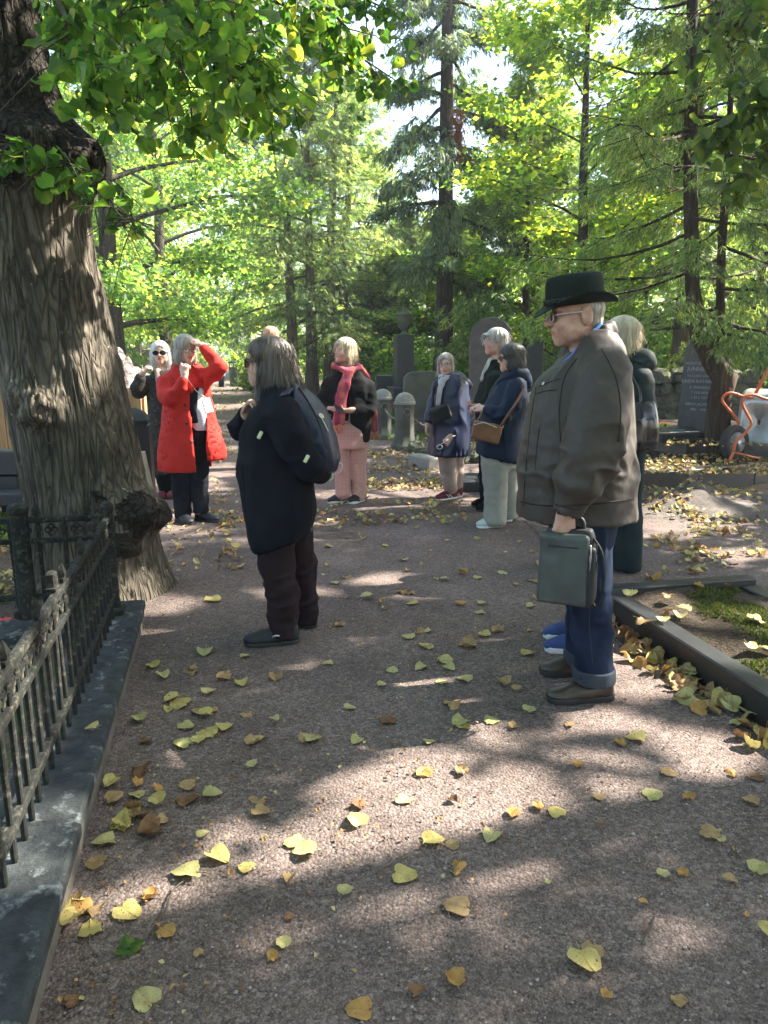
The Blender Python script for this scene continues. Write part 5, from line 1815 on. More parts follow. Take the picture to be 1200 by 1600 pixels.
        if glasses:
            fm, lm, big = glasses
            mb = MB(); tt = np.linspace(0, 2 * math.pi, 17)
            for sg in (-1, 1):
                ring = np.c_[.100 - .012 * np.abs(np.cos(tt) * .5 + .5 * 1), sg * .034 + .027 * big * np.cos(tt), .003 + .020 * big * np.sin(tt)]
                ring[:, 0] = .101 - .10 * np.maximum(np.abs(ring[:, 1]) - .02, 0) ** 1.15
                mb.tube([s.T(p) for p in ring], .0021 * s.hk, 6, cap=False)
                MBl = MB(); P = [s.T(p) for p in ring[:-1]]
                n_ = len(P); ctr_ = np.mean(P, axis=0); nn = s.hR @ np.array([1., 0, 0]) * .0012
                MBl._add(np.array(P + [ctr_ + nn]), (), [[i, (i + 1) % n_, n_] for i in range(n_)])
                MBl.build('lens', lm, s.t, smooth=True)
                mb.tube([s.T((.094, sg * .060, .010)), s.T((.06, sg * .073, .011)), s.T((-.012, sg * .080, .010)), s.T((-.03, sg * .079, -.012))], .0024 * s.hk, 6)
            mb.tube([s.T((.101, -.009, .008)), s.T((.104, 0, .011)), s.T((.101, .009, .008))], .002 * s.hk, 5)
            mb.build('glasses', fm, s.t, smooth=True)

    def hand(s, wrist, d, n, curl=45, size=1.0, side=1, thumb=35, spread=1.0):
        """wrist position, direction of the fingers, palm normal; side = +1 / -1 picks where the thumb is"""
        d = unit(np.asarray(d, float)); n = np.asarray(n, float); n = unit(n - d * (n @ d)); b = np.cross(n, d) * side
        f = s.body; z = size
        f.add(rc(wrist - d * .03, wrist + d * .02 * z, .026 * z, .027 * z), .01)
        for o in (-.022, 0, .022):
            f.add(rc(wrist + d * .02 * z + b * o * .8 * z, wrist + d * .082 * z + b * o * z, .0165 * z, .0135 * z), .012)
        for i, (o, ln) in enumerate(((.032, .92), (.011, 1.0), (-.011, .95), (-.031, .76))):
            p = wrist + d * (.086 - abs(o) * .15) * z + b * o * z
            dd = d + b * o * spread * 1.2; a = 0
            for seg, (l_, r_) in enumerate(((.042, .0092), (.027, .0083), (.022, .0072))):
                a += R(curl * (.75, 1.05, .7)[seg] * (1 + .1 * i - .15))
                e = unit(dd) * math.cos(a) + n * math.sin(a)
                q = p + e * l_ * ln * z
                f.add(rc(p, q, r_ * z, r_ * .93 * z), .004)
                p = q
        p = wrist + d * .022 * z + b * .026 * z
        a = R(thumb)
        for l_, r_ in ((.042, .0125), (.034, .0105), (.026, .009)):
            e = d * math.cos(a) + b * math.sin(a) * .75 + n * math.sin(a) * .55
            q = p + unit(e) * l_ * z
            f.add(rc(p, q, r_ * z, r_ * .9 * z), .006)
            p = q; a -= R(22)

    def finish_body(s, spine=None):
        """torso and limbs under the clothes, so that the body is one figure"""
        f = s.body
        neck = s.T((-.042, 0, -.165))
        for p, r_ in (spine or []):
            pass
        V, Q = f.mesh(1)
        ctr = V[Q].mean(1)
        loc = (ctr - s.hc) @ s.hR / s.hk
        lips = (((loc[:, 0] - .092) / .016) ** 2 + (loc[:, 1] / .024) ** 2 + ((loc[:, 2] + .0555) / .0115) ** 2) < 1
        mesh_np('body', V, Q, [s.skin, M['lips']], s.t, midx=lips.astype(int))

    def torso(s, pelvis, chest, arms, legs):
        f = s.body
        neck = s.T((-.042, 0, -.165))
        f.add(rc(pelvis, chest, .10, .105), .05); f.add(rc(chest, neck, .09, .055), .05)
        for ch in arms:
            q, r_ = s.pts(ch)
            f.add(rc(chest + np.array([0, 0, .05]), q[0], .07, .04), .03)
            for i in range(len(q) - 1): f.add(rc(q[i], q[i + 1], r_[i] * .66, r_[i + 1] * (.66 if i < len(q) - 2 else 1)), .02)
        for ch in legs:
            q, r_ = s.pts(ch)
            f.add(rc(pelvis, q[0], .09, .075), .04)
            for i in range(len(q) - 1): f.add(rc(q[i], q[i + 1], r_[i] * .8, r_[i + 1] * .9), .02)

    def hair(s, prims, cuts, mat, cut_z=None, strand=.006, fine=.003, name='hair', h=.0055, freq=11, ragged=.0, strays=0, kk=.012):
        """prims / cuts are in head coordinates: (centre, radii) ellipsoids"""
        f = Field((-.24, -.22, -.36), (.2, .22, .19), h if s.Y < 4.5 else .008)
        for p in prims: f.add(ell(p[0], p[1]) if len(p) == 2 else rc(*p), kk)
        for p in cuts: f.sub(ell(*p[:2]), .008)
        if cut_z is not None:
            f.sub(((lambda X, Y, Z: Z - cut_z + X * 0 + Y * 0), (-.3, -.3, -.4), (.3, .3, cut_z)))
        V, Q = f.mesh(2)
        N = vert_normals(V, [Q])
        az = np.arctan2(V[:, 1], V[:, 0] + .03)
        q = np.c_[np.cos(az) * freq, np.sin(az) * freq, V[:, 2] * 9 + s.seed]
        q2 = np.c_[np.cos(az) * freq * 3.2, np.sin(az) * freq * 3.2, V[:, 2] * 12]
        V = V + N * ((strand * vnoise(q, s.seed + 1) + fine * vnoise(q2, s.seed + 2)) * np.clip(1.2 - N[:, 2], .25, 1))[:, None]
        if ragged and cut_z is not None:
            w = np.clip((cut_z + .07 - V[:, 2]) / .07, 0, 1)
            V[:, 2] -= w * ragged * (.5 + vnoise(q2 * .8, s.seed + 3))
        o = mesh_np(name, V @ s.hR.T * s.hk + s.hc, Q, mat, s.t)
        if strays:
            r = s.r; strays = int(strays * 3.2)
            okv = np.where((N[:, 2] < .45) & (V[:, 2] < .09))[0]; k = okv[r.integers(0, len(okv), strays)]
            P = V[k] + N[k] * .002; P[:, 2] += .02
            dn = np.c_[-P[:, 0] * .0, P[:, 1] * .4, np.full(strays, -1.)] + N[k] * .16 + r.normal(0, .13, (strays, 3))
            dn = unit(dn - N[k] * np.minimum(0, (dn * N[k]).sum(1, keepdims=True)))
            ln = r.uniform(.04, .12, strays)
            if cut_z is not None: ln = np.clip(np.minimum(ln, P[:, 2] - cut_z + .02), .012, 1)
            Vs, Fq = blades(P, dn, rand_side(dn, r), ln, r.uniform(.0018, .0045, strays), fold=.3)
            tag(mesh_np('strands', Vs @ s.hR.T * s.hk + s.hc, Fq, mat, o), kind='stuff')
        return o

    def shoe(s, heel, toe, w=.046, hgt=.10, up=None, sole=None, sole_h=.024, lace=None, stripe=None, name='shoe', toe_h=1.0):
        """heel, toe: (px, py, dy) of the ground contact of the sole"""
        a, b = s.L(*heel), s.L(*toe)
        a[2] = b[2] = 0
        d = b - a; Ln = np.linalg.norm(d[:2]); rz = math.atan2(d[1], d[0])
        f = Field((-.06, -.10, -.02), (Ln + .06, .10, .22), .005 if s.Y < 4.5 else .008)
        f.add(rc((.042, 0, .045), (.045, 0, .075), .040, .037), .0)
        f.add(rc((.06, 0, .052), (Ln * .62, 0, .044), .040, .040), .02)
        f.add(ell((Ln - .068, 0, .034), (.070, w, .034 * toe_h)), .025)
        f.add(ell((Ln * .5, 0, .040), (.085, w * .88, .042)), .02)
        f.add(rc((.052, 0, .07), (.046, 0, hgt), .040, .040), .015)
        f.sub(((lambda X, Y, Z: Z - .014 + X * 0 + Y * 0), (-.1, -.2, -.1), (.5, .2, .014)))
        f.sub(rc((.048, 0, hgt - .004), (.044, 0, hgt + .07), .032, .036), .004)
        Mx = Rz(rz)
        sh = s.put_local(f, name, up, Mx, a, s.t)
        g = Field((-.06, -.10, -.02), (Ln + .06, .10, .08), .005 if s.Y < 4.5 else .008)

        def outl(X, Y, Z, gw=.003):
            t = np.clip(X / Ln, 0, 1)
            wd = np.interp(t, [0, .15, .4, .7, .9, 1], [.032, .036, .034, .047, .040, .024]) * (w / .046) + gw
            t2 = np.clip(X, .034, Ln - .034)
            d2 = np.sqrt((X - t2) ** 2 + Y ** 2) - wd
            return np.maximum(d2, np.abs(Z - sole_h / 2 - .001) - sole_h / 2)
        g.add((outl, (-.05, -.09, 0), (Ln + .05, .09, sole_h)))
        s.put_local(g, 'sole', sole, Mx, a, sh)
        if lace is not None:
            mb = MB()
            for i in range(4):
                x = Ln * (.42 + .075 * i); z = .088 - .007 * i
                mb.tube([Mx @ np.array([x - .006, -.026, z - .014]) + a, Mx @ np.array([x, 0, z + .002]) + a, Mx @ np.array([x + .006, .026, z - .014]) + a], .003, 5)
            mb.build('lace', lace, sh, smooth=True)
        if stripe is not None:
            for sg in (-1, 1):
                mb = MB()
                for i in range(2):
                    x = Ln * (.42 + .13 * i)
                    mb.tube([Mx @ np.array([x - .02, sg * w * .98, .026]) + a, Mx @ np.array([x + .0, sg * w * .97, .044]) + a, Mx @ np.array([x + .022, sg * w * .80, .062]) + a], .005, 5)
                mb.build('stripe', stripe, sh, smooth=True)
        return sh

    def put_local(s, f, name, mat, Mx, off, parent, smooth=1):
        V, Q = f.mesh(smooth)
        return mesh_np(name, V @ Mx.T + off, Q, mat, parent)


def slot(p, z0, z1, xa0, xa1, xb0, xb1, ymax):
    """front opening: between two slanting edges (top / bottom x), nearer than ymax"""
    def fn(X, Y, Z):
        t = np.clip((Z - z0) / (z1 - z0), 0, 1)
        a = xa0 + (xa1 - xa0) * t; b = xb0 + (xb1 - xb0) * t
        return np.maximum(np.maximum(a - X, X - b), np.maximum(Y - ymax, np.maximum(z0 - Z, Z - z1)))
    return fn, (min(xa0, xa1), -.6, z0), (max(xb0, xb1), ymax, z1)


def below(z, xlo=-.8, xhi=.8):
    return (lambda X, Y, Z: np.maximum(np.maximum(Z - z, X - xhi), xlo - X) + Y * 0), (xlo, -.6, -.1), (xhi, .6, z)

# ------------------------------------------------------------------ the visitors
def ringc(f, P, r, k=.01, close=False):
    for a, b in zip(P[:-1], P[1:]): f.add(rc(a, b, r), k)


DRAPE = lambda a, hem: [(a, (7, 7, .9), True, hem - .1, hem + .75), (a * .5, (16, 16, 2.2), False)]
CREASE = [(.007, (9, 9, 14), True), (.003, (22, 22, 26), False)]
M['jacket_brown'] = cloth('brown_grey_poplin', (0.0372, 0.0285, 0.0229), (0.0459, 0.0360, 0.0291), rough=.6, weave=700, bump=.08, sheen=.1, spec=.4)
M['jacket_rib'] = cloth('brown_grey_rib', (0.0225, 0.0190, 0.0165), (0.0300, 0.0250, 0.0215), rough=.7)
M['denim'] = surf('dark_denim', (.0045, .0085, .022), (.013, .024, .052), 7, rough=.9, bump=.3, bscale=500, dist=.002, spec=.15)
M['denim_cuff'] = surf('denim_cuff', (0.0154, 0.0231, 0.0374), (0.0248, 0.0341, 0.0495), 12, rough=.85, bump=.3, bscale=400, dist=.002)
M['felt'] = cloth('dark_green_felt', (.008, .014, .011), (.014, .021, .017), weave=300, sheen=.3)
M['shirt_blue'] = cloth('blue_shirt', (0.0720, 0.1530, 0.4320), (0.0990, 0.1980, 0.5040), rough=.7, sheen=.05)
M['leather_brown'] = surf('brown_leather', (0.0245, 0.0168, 0.0112), (0.0455, 0.0315, 0.0210), 12, rough=.35, bump=.25, bscale=60, dist=.003)
M['sole_black'] = surf('black_sole', (.010, .010, .011), (.02, .02, .02), rough=.7, bump=.2)
M['sole_white'] = surf('white_sole', (.62, .63, .62), (.75, .75, .73), rough=.6, bump=.1)
M['bag_green'] = surf('grey_green_leather', (0.0360, 0.0464, 0.0448), (0.0560, 0.0688, 0.0656), 8, rough=.42, bump=.25, bscale=140, dist=.002)
M['bag_black'] = surf('black_nylon', (.004, .005, .007), (.009, .011, .014), 20, rough=.6, bump=.3, bscale=300, dist=.002)
M['metal'] = surf('zip_metal', (.5, .5, .48), (.65, .65, .62), rough=.3, metallic=.9, bump=0)
M['hair_grey'] = hair_mat('grey_hair', (.22, .21, .19), (.46, .44, .40))
M['hair_white'] = hair_mat('white_hair', (0.4950, 0.4860, 0.4590), (0.7200, 0.7110, 0.6840))
M['hair_brown'] = hair_mat('brown_hair', (0.0108, 0.0084, 0.0072), (0.0360, 0.0276, 0.0216))
M['hair_dark'] = hair_mat('dark_grey_brown_hair', (.024, .019, .015), (.15, .118, .094))
M['hair_blonde'] = hair_mat('ash_blonde_hair', (0.3230, 0.2635, 0.1700), (0.5610, 0.4845, 0.3400))
M['hair_ash'] = hair_mat('greying_blonde_hair', (.20, .175, .14), (.46, .42, .35))
M['hair_red'] = hair_mat('ginger_hair', (.42, .20, .10), (.62, .34, .2))
M['black'] = cloth('black_wool', (0.0048, 0.0048, 0.0054), (0.0084, 0.0084, 0.0090))
M['navy_coat'] = cloth('dark_navy_wool', (.0022, .003, .0065), (.0045, .006, .011), rough=.8)
M['plum'] = cloth('dark_plum_twill', (0.0154, 0.0091, 0.0112), (0.0224, 0.0133, 0.0161))
M['navy_nylon'] = surf('navy_nylon', (.010, .014, .034), (.022, .028, .060), 12, rough=.45, bump=.3, bscale=200, dist=.002)
M['lime_trim'] = surf('pale_lime_trim', (.45, .50, .30), (.6, .63, .4), rough=.6, bump=0)
M['red'] = cloth('red_trench_cotton', (0.4420, 0.0187, 0.0136), (0.5100, 0.0289, 0.0187), rough=.7, sheen=.15)
M['white_top'] = cloth('white_lilac_top', (0.4960, 0.4960, 0.5760), (0.5920, 0.5920, 0.6400))
M['dark_jeans'] = cloth('black_jeans', (0.0060, 0.0078, 0.0120), (0.0108, 0.0132, 0.0192))
M['print_dark'] = surf('dark_print_dress', (0.0084, 0.0084, 0.0070), (0.0350, 0.0336, 0.0266), 24, rough=.9, bump=.2, spots=((.10, .085, .06), 40))
M['scarf'] = None
M['pink_gingham'] = None
M['rain_navy'] = cloth('blue_raincoat', (0.0066, 0.0121, 0.0413), (0.0099, 0.0176, 0.0550), rough=.38, weave=900, bump=.05, sheen=0, spec=.5)
M['anorak'] = cloth('navy_anorak', (0.0044, 0.0110, 0.0264), (0.0072, 0.0165, 0.0363), rough=.6, bump=.08, sheen=.1)
M['linen_grey'] = cloth('grey_green_linen', (0.2244, 0.2278, 0.1904), (0.2856, 0.2856, 0.2448), weave=400, bump=.3)
M['beige'] = cloth('beige_trousers', (0.2550, 0.2025, 0.1725), (0.3300, 0.2700, 0.2325))
M['forest'] = cloth('dark_green_parka', (0.0065, 0.0117, 0.0084), (0.0117, 0.0182, 0.0130))
M['tan'] = surf('tan_leather', (0.1292, 0.0510, 0.0204), (0.1836, 0.0782, 0.0306), 14, rough=.45, bump=.25, bscale=110, dist=.002)
M['mint'] = surf('pale_mint_canvas', (0.4000, 0.4800, 0.4640), (0.4960, 0.5600, 0.5440), rough=.8, bump=.2, bscale=300, dist=.002)
M['maroon'] = surf('maroon_suede', (0.0800, 0.0096, 0.0176), (0.1280, 0.0160, 0.0280), rough=.8, bump=.2)
M['blue_shoe'] = surf('blue_suede', (0.0165, 0.0413, 0.1500), (0.0300, 0.0638, 0.2100), rough=.8, bump=.2)
M['slate'] = cloth('slate_jacket', (0.0195, 0.0273, 0.0273), (0.0292, 0.0377, 0.0364), rough=.65)
M['teal'] = cloth('dark_teal_trousers', (.006, .016, .019), (.011, .024, .027))
M['white_cloth'] = cloth('white_cotton', (0.5610, 0.5610, 0.5525), (0.6460, 0.6460, 0.6375))
M['pale_scarf'] = cloth('pale_grey_scarf', (0.3680, 0.3600, 0.4000), (0.4960, 0.4800, 0.5120))
M['phone'] = surf('phone_black', (.01, .01, .012), (.015, .015, .018), rough=.15, bump=0)


def plaid(name, base, cols, scale, rough=.9):
    m, nt, ns, ls, p = new_mat(name)
    co = coords(ns, ls)
    col = None
    for ax, c in (('X', cols[0]), ('Z', cols[1])):
        w = ns.new('ShaderNodeTexWave'); w.wave_type = 'BANDS'; w.bands_direction = ax
        w.inputs['Scale'].default_value = scale; w.inputs['Distortion'].default_value = .6; w.inputs['Detail'].default_value = 1
        ls.new(co, w.inputs['Vector'])
        r_ = ramp(ns, [(.45, (0, 0, 0)), (.6, (1, 1, 1))]); ls.new(w.outputs[1], r_.inputs[0])
        h = ns.new('ShaderNodeMath'); h.operation = 'MULTIPLY'; ls.new(r_.outputs[0], h.inputs[0]); h.inputs[1].default_value = .55
        col = mix_rgb(ns, ls, h.outputs[0], col or base, c)
    ls.new(col, p.inputs['Base Color']); p.inputs['Roughness'].default_value = rough
    return m


M['pink_gingham'] = plaid('pink_gingham', (.62, .42, .38), ((.50, .17, .15), (.48, .16, .14)), 23)
M['scarf'] = plaid('red_orange_scarf', (.34, .035, .08), ((.60, .19, .08), (.26, .06, .11)), 3.2)


def crown_rings(s, rx, ry, prof, tilt=0, z0=0, n=40, brim=None):
    rings = []
    th = np.linspace(0, 2 * math.pi, n, endpoint=False)
    for sc, z in prof:
        rings.append(np.c_[rx * sc * np.cos(th), ry * sc * np.sin(th), np.full(n, z)])
    return th, rings


# --- man with the hat -------------------------------------------------------------------------------------------
p = Person('man in a dark green felt hat and brown-grey blouson carrying a grey-green bag', 905, 3.13, .006, 1)
p.head(898, 493, 0, 183, 7, 1.06, male=True)
p.eyes((M['frame_pale'], M['lens_dark'], .82))
LA = [(944, 585, -.20, .050), (932, 700, -.27, .045), (886, 792, -.25, .033)]
RA = [(905, 590, .20, .050), (880, 690, .26, .042), (850, 770, .22, .03)]
NL = [(915, 800, -.11, .085), (918, 905, -.12, .06), (927, 1065, -.13, .045)]
FL = [(908, 800, .10, .085), (906, 900, .11, .06), (904, 1035, .12, .045)]
p.torso(p.L(915, 800), p.L(915, 620), [LA, RA], [NL, FL])
p.hand(p.L(884, 797, -.25), (-.12, -.02, -1), (.25, 1, .0), 72, 1.05, -1, 20)
p.hand(p.L(850, 772, .22), (-.1, 0, -1), (1, 0, 0), 40, 1.05, 1)
p.finish_body()
# cropped white side hair
p.hair([((-.030, 0, .020), (.086, .0745, .073)), ((-.058, 0, -.030), (.046, .056, .04))], [((.07, 0, .0), (.118, .12, .2)), ((-.020, .085, -.02), (.042, .03, .06)), ((-.020, -.085, -.02), (.042, .03, .06))], M['hair_ash'], -.062, .002, .002, h=.004)
f = p.fld()
secs = p.rows([(806, 809, 993, .225), (785, 809, 991, .225), (740, 813, 990, .222), (690, 821, 988, .215), (640, 829, 986, .205), (600, 840, 983, .20), (578, 858, 978, .19), (560, 882, 972, .165), (540, 906, 964, .125), (524, 920, 957, .085)])
f.add(loft(secs, 2.25))
f.add(rc(p.L(938, 552, -.10), p.L(945, 585, -.21), .085, .095), .05); f.add(rc(p.L(905, 552, .10), p.L(905, 590, .20), .085, .095), .05)
p.chain(f, [(945, 585, -.215, .100), (936, 650, -.255, .112), (926, 705, -.275, .108), (908, 752, -.272, .092), (888, 792, -.255, .062)], .009, p.L(0, 799)[2])
p.chain(f, [(905, 590, .21, .10), (882, 690, .26, .10), (852, 770, .22, .06)], .022)
f.sub(loft(p.rows([(812, 818, 986, .21), (790, 818, 984, .212), (770, 825, 978, .21)]), 2.2, -.004))
f.sub(rc(p.L(886, 786, -.255), p.L(883, 806, -.255), .040, .052))
p.put(f, 'jacket', M['jacket_brown'], [(.010, (5.5, 5.5, 2.2), True, .95, 1.45), (.005, (12, 12, 9), True), (.013, (9, 9, 15), True, .90, 1.16), (.003, (34, 34, 2), False, .78, .90), (.0018, (40, 40, 40), False)], 2)
bv = p.bvh()
zc_ = p.L(0, 806)[2]
f = p.fld()
A = [p.L(x, y, d) for x, y, d in ((954, 518, .02), (948, 526, -.07), (928, 553, -.11), (905, 582, -.115), (886, 604, -.085), (868, 614, -.03))]
B = [q * [1, -1, 1] for q in A]
for PP in (A, B):
    ringc(f, [q + np.array([0, 0, .0]) for q in PP], .020, .02); ringc(f, [q + np.array([-.008, 0, .030]) for q in PP[:-2]], .013, .025)
p.put(f, 'collar', M['jacket_brown'], [(.003, (20, 20, 20), False)])
f = p.fld(.005)
A = [p.L(x, y, d) for x, y, d in ((940, 512, -.045), (922, 532, -.073), (902, 555, -.074), (886, 571, -.05), (876, 578, -.012))]
for PP in (A, [q * [1, -1, 1] for q in A]):
    ringc(f, PP, .012, .012); ringc(f, [q + np.array([-.004, .0, .018]) for q in PP], .008, .014)
f.add(loft(p.rows([(590, 880, 935, .07), (550, 890, 935, .06)])), .01)
p.put(f, 'shirt', M['shirt_blue'])
for pts in ([(838, 604), (829, 660), (822, 730), (818, 790)], [(902, 560), (882, 590), (874, 640), (876, 690)], [(842, 604), (858, 597), (876, 592)], [(836, 616), (852, 611), (870, 609)], [(843, 668), (839, 700), (836, 735)], [(940, 545), (962, 590), (970, 640), (966, 690)], [(866, 787), (888, 794), (908, 797)]):
    p.seam(bv, pts, .0022, 'seam', M['jacket_rib'], .0005)
p.button(bv, 850, 600, .008, M['metal'], 'snap')
p.seam(bv, [(812, 783), (850, 790), (920, 788), (990, 780)], .0035, 'hem_seam', M['jacket_rib'], .0, 40)
f = p.fld()
f.add(loft(p.rows([(840, 872, 955, .175), (780, 850, 970, .20)]), 2), .0)
p.chain(f, [(915, 815, -.10, .116), (920, 905, -.12, .088), (925, 985, -.13, .080), (929, 1058, -.13, .084)], .02, p.L(0, 1062, -.13)[2])
p.chain(f, [(910, 815, .09, .112), (909, 900, .11, .082), (908, 970, .12, .066), (906, 1028, .12, .070)], .02, p.L(0, 1032, .12)[2])
p.put(f, 'jeans', M['denim'], [(.006, (10, 10, 16), True, .20, .55), (.006, (13, 13, 5), True, .2, 1.0), (.002, (30, 30, 30), False)])
bv = p.bvh()
p.seam(bv, [(930, 850), (925, 910), (921, 970), (926, 1035)], .0018, 'seam', M['denim_cuff'], .0006, 40)
f = p.fld()
f.add(rc(p.L(926, 1020, -.13), p.L(929, 1075, -.13), .092, .094, p.L(0, 1064, -.13)[2], p.L(0, 1041, -.13)[2])); f.sub(rc(p.L(926, 1050, -.13), p.L(929, 1085, -.13), .080))
f.add(rc(p.L(906, 1000, .12), p.L(906, 1050, .12), .074, .075, p.L(0, 1036, .12)[2], p.L(0, 1014, .12)[2]))
p.put(f, 'jeans_cuff', M['denim_cuff'], [(.003, (18, 18, 12), False)])
p.shoe((958, 1090, -.13), (853, 1097, -.16), .050, .105, M['leather_brown'], M['sole_black'], .030, M['black'])
p.shoe((930, 1046, .12), (842, 1050, .12), .050, .105, M['leather_brown'], M['sole_black'], .030, M['black'])
# hat
th, _ = crown_rings(p, 1, 1, [])
RX, RY = .113, .092
prof_ = [(1.00, .040), (1.00, .056), (1.005, .072), (.99, .108), (.965, .131), (.90, .147), (.78, .153), (.60, .147), (.35, .139), (.05, .136)]
Vh = []
for sc_, z_ in prof_:
    zz_ = np.full(40, z_)
    if sc_ < .9: zz_ = zz_ - .012 * np.exp(-(np.sin(th) * sc_ / .35) ** 2) * (1 - sc_)
    pin = 1 - .05 * np.clip(np.cos(th), 0, 1) ** 3 * (z_ > .1)
    Vh.append(np.c_[RX * sc_ * np.cos(th) - .006, RY * sc_ * np.sin(th) * pin, zz_])
nb = 40
brim = []
for sc_ in (1.0, 1.14, 1.28, 1.41, 1.42, 1.41, 1.28, 1.14, 1.0):
    k_ = sc_ - 1
    brim.append(np.c_[RX * (sc_ + .04 * k_) * np.cos(th) - .006, RY * (1 + k_ * 1.15) * np.sin(th), .042 - .045 * k_ * np.cos(th) ** 2 + .085 * k_ * np.sin(th) ** 2 - .03 * k_ * np.cos(th)])
for i in range(5, 9): brim[i] = brim[i] - [0, 0, .004]


def rings_mesh(rings, n):
    m = len(rings)
    return np.concatenate(rings), np.array([[k * n + i, k * n + (i + 1) % n, (k + 1) * n + (i + 1) % n, (k + 1) * n + i] for k in range(m - 1) for i in range(n)])


hat = thing('felt_hat', 'dark green felt hat with a braided band on the man with the bag', 'hat', p.base)
HT = lambda V: (V @ p.hR.T) * p.hk + p.hc
Va, Qa = rings_mesh(Vh, 40); mesh_np('hat_crown', HT(Va), Qa, M['felt'], hat)
Va, Qa = rings_mesh(brim, 40); mesh_np('brim', HT(Va), Qa, M['felt'], hat)
M['braid'] = cloth('braided_band', (.022, .030, .024), (.04, .05, .042))
tt = np.linspace(0, 2 * math.pi, 121); mb = MB()
for ph in (0, math.pi):
    mb.tube(HT(np.c_[(RX * 1.025 + .002 * np.cos(tt * 15 + ph)) * np.cos(tt) - .006, (RY * 1.025) * np.sin(tt), .060 + .006 * np.sin(tt * 15 + ph)]), .005, 5, cap=False)
mb.build('band', M['braid'], hat, smooth=True)
# the bag in his hand
bc = p.L(888, 880, -.24)
bag = thing('messenger_bag', 'grey-green leather bag with black zipped pockets in the hatted man\'s hand', 'bag', p.base + bc, R(-24))
f = Field((-.2, -.12, -.25), (.2, .12, .22), .005)
f.add(loft([(-.165, .0, 0, .100, .045), (-.14, 0, 0, .118, .055), (0, 0, 0, .112, .052), (.12, 0, 0, .100, .042), (.150, 0, 0, .086, .030)], 4.5))
V, Q = f.mesh(2); V = V + vert_normals(V, [Q]) * (.005 * vnoise(V * 14, 3))[:, None]; mesh_np('bag_body', V, Q, M['bag_black'], bag)
f = Field((-.2, -.12, -.25), (.2, .12, .22), .005)
f.add(rbox((-.012, -.052, -.012), (.098, .022, .148), .018)); V, Q = f.mesh(2); V = V + vert_normals(V, [Q]) * (.003 * vnoise(V * 16, 5))[:, None]
mesh_np('front_panel', V, Q, M['bag_green'], bag)
f = Field((-.2, -.14, -.25), (.2, .12, .22), .005)
f.add(rbox((.062, -.040, -.03), (.052, .022, .12), .016)); V, Q = f.mesh(2); mesh_np('side_pocket', V, Q, M['bag_black'], bag)
for x_, y_ in ((.092, -.058), (.112, -.035)):
    MB().tube(smooth_path([(x_, y_, .10), (x_ + .004, y_ - .004, .05), (x_, y_, -.03), (x_ - .014, y_ - .002, -.11)], 16), .003, 5).build('zip', M['metal'] if y_ < -.05 else M['bag_black'], bag, smooth=True)
    MB().box((x_ + .002, y_ - .008, .045), (.006, .004, .03), bev=.001).build('zip_pull', M['metal'], bag)
MB().tube(smooth_path([(-.055, 0, .14), (-.045, 0, .185), (0, 0, .198), (.045, 0, .185), (.055, 0, .14)], 20), .009, 8).build('handle', M['bag_black'], bag, smooth=True)

MB().tube(smooth_path([(.085, -.02, .13), (.135, -.03, .06), (.145, -.02, -.08), (.12, 0, -.17), (.10, .0, -.14)], 20), .006, 5).build('strap', M['bag_black'], bag, smooth=True)
MB().box((-.012, -.0755, .085), (.12, .003, .005), bev=.001).build('seam', M['bag_black'], bag)

# --- dark-haired woman with the backpack --------------------------------------------------------------------------
p = Person('woman with long dark hair, sunglasses and a dark navy coat standing on the open gravel', 430, 3.74, .006, 2)
p.skin = M['skin_pale']
p.head(417, 567, 0, 182, 2, 1.02)
p.eyes((M['frame_dark'], M['lens_dark'], 1.15))
NLg = [(428, 830, -.10, .085), (440, 915, -.10, .06), (443, 985, -.10, .045)]
FLg = [(462, 830, .10, .085), (474, 910, .12, .06), (479, 968, .12, .045)]
LAr = [(440, 640, -.17, .045), (478, 722, -.17, .04), (500, 738, -.02, .03)]
RAr = [(420, 640, .17, .045), (374, 668, .20, .038), (392, 632, .10, .028)]
p.torso(p.L(440, 800), p.L(440, 650), [LAr, RAr], [NLg, FLg])
p.hand(p.L(383, 650, .10), (.55, -.45, .75), (.5, -.6, -.3), 50, .95, 1)
p.hand(p.L(500, 738, -.02), (.6, .8, 0), (0, 0, 1), 30, .95, 1)
p.finish_body()
p.hair([((-.016, 0, .040), (.108, .088, .092)), ((-.055, 0, -.06), (.085, .094, .14)), ((-.095, 0, -.15), (.07, .085, .13)), ((-.02, .05, -.07), (.07, .045, .12)), ((-.02, -.05, -.07), (.072, .045, .12))],
       [((.112, 0, -.05), (.088, .10, .130))], M['hair_dark'], -.245, .007, .004, h=.0055, freq=12, ragged=.09, strays=520)
f = p.fld()
secs = p.rows([(858, 396, 480, .20), (835, 390, 484, .205), (800, 383, 492, .20), (760, 377, 489, .185), (720, 374, 486, .185), (690, 373, 482, .18), (660, 382, 478, .20), (640, 396, 470, .19), (622, 408, 462, .16), (608, 416, 452, .11), (598, 422, 446, .07)])
f.add(loft(secs, 2.2))
f.add(rc(p.L(432, 622, -.09), p.L(440, 645, -.17), .06, .075), .04); f.add(rc(p.L(425, 622, .09), p.L(425, 645, .17), .06, .072), .04)
p.chain(f, [(440, 645, -.18, .082), (458, 690, -.20, .078), (478, 725, -.19, .072), (500, 738, -.06, .05)], .03)
p.chain(f, [(422, 645, .18, .078), (392, 662, .215, .066), (376, 668, .20, .060), (384, 650, .13, .045)], .025)
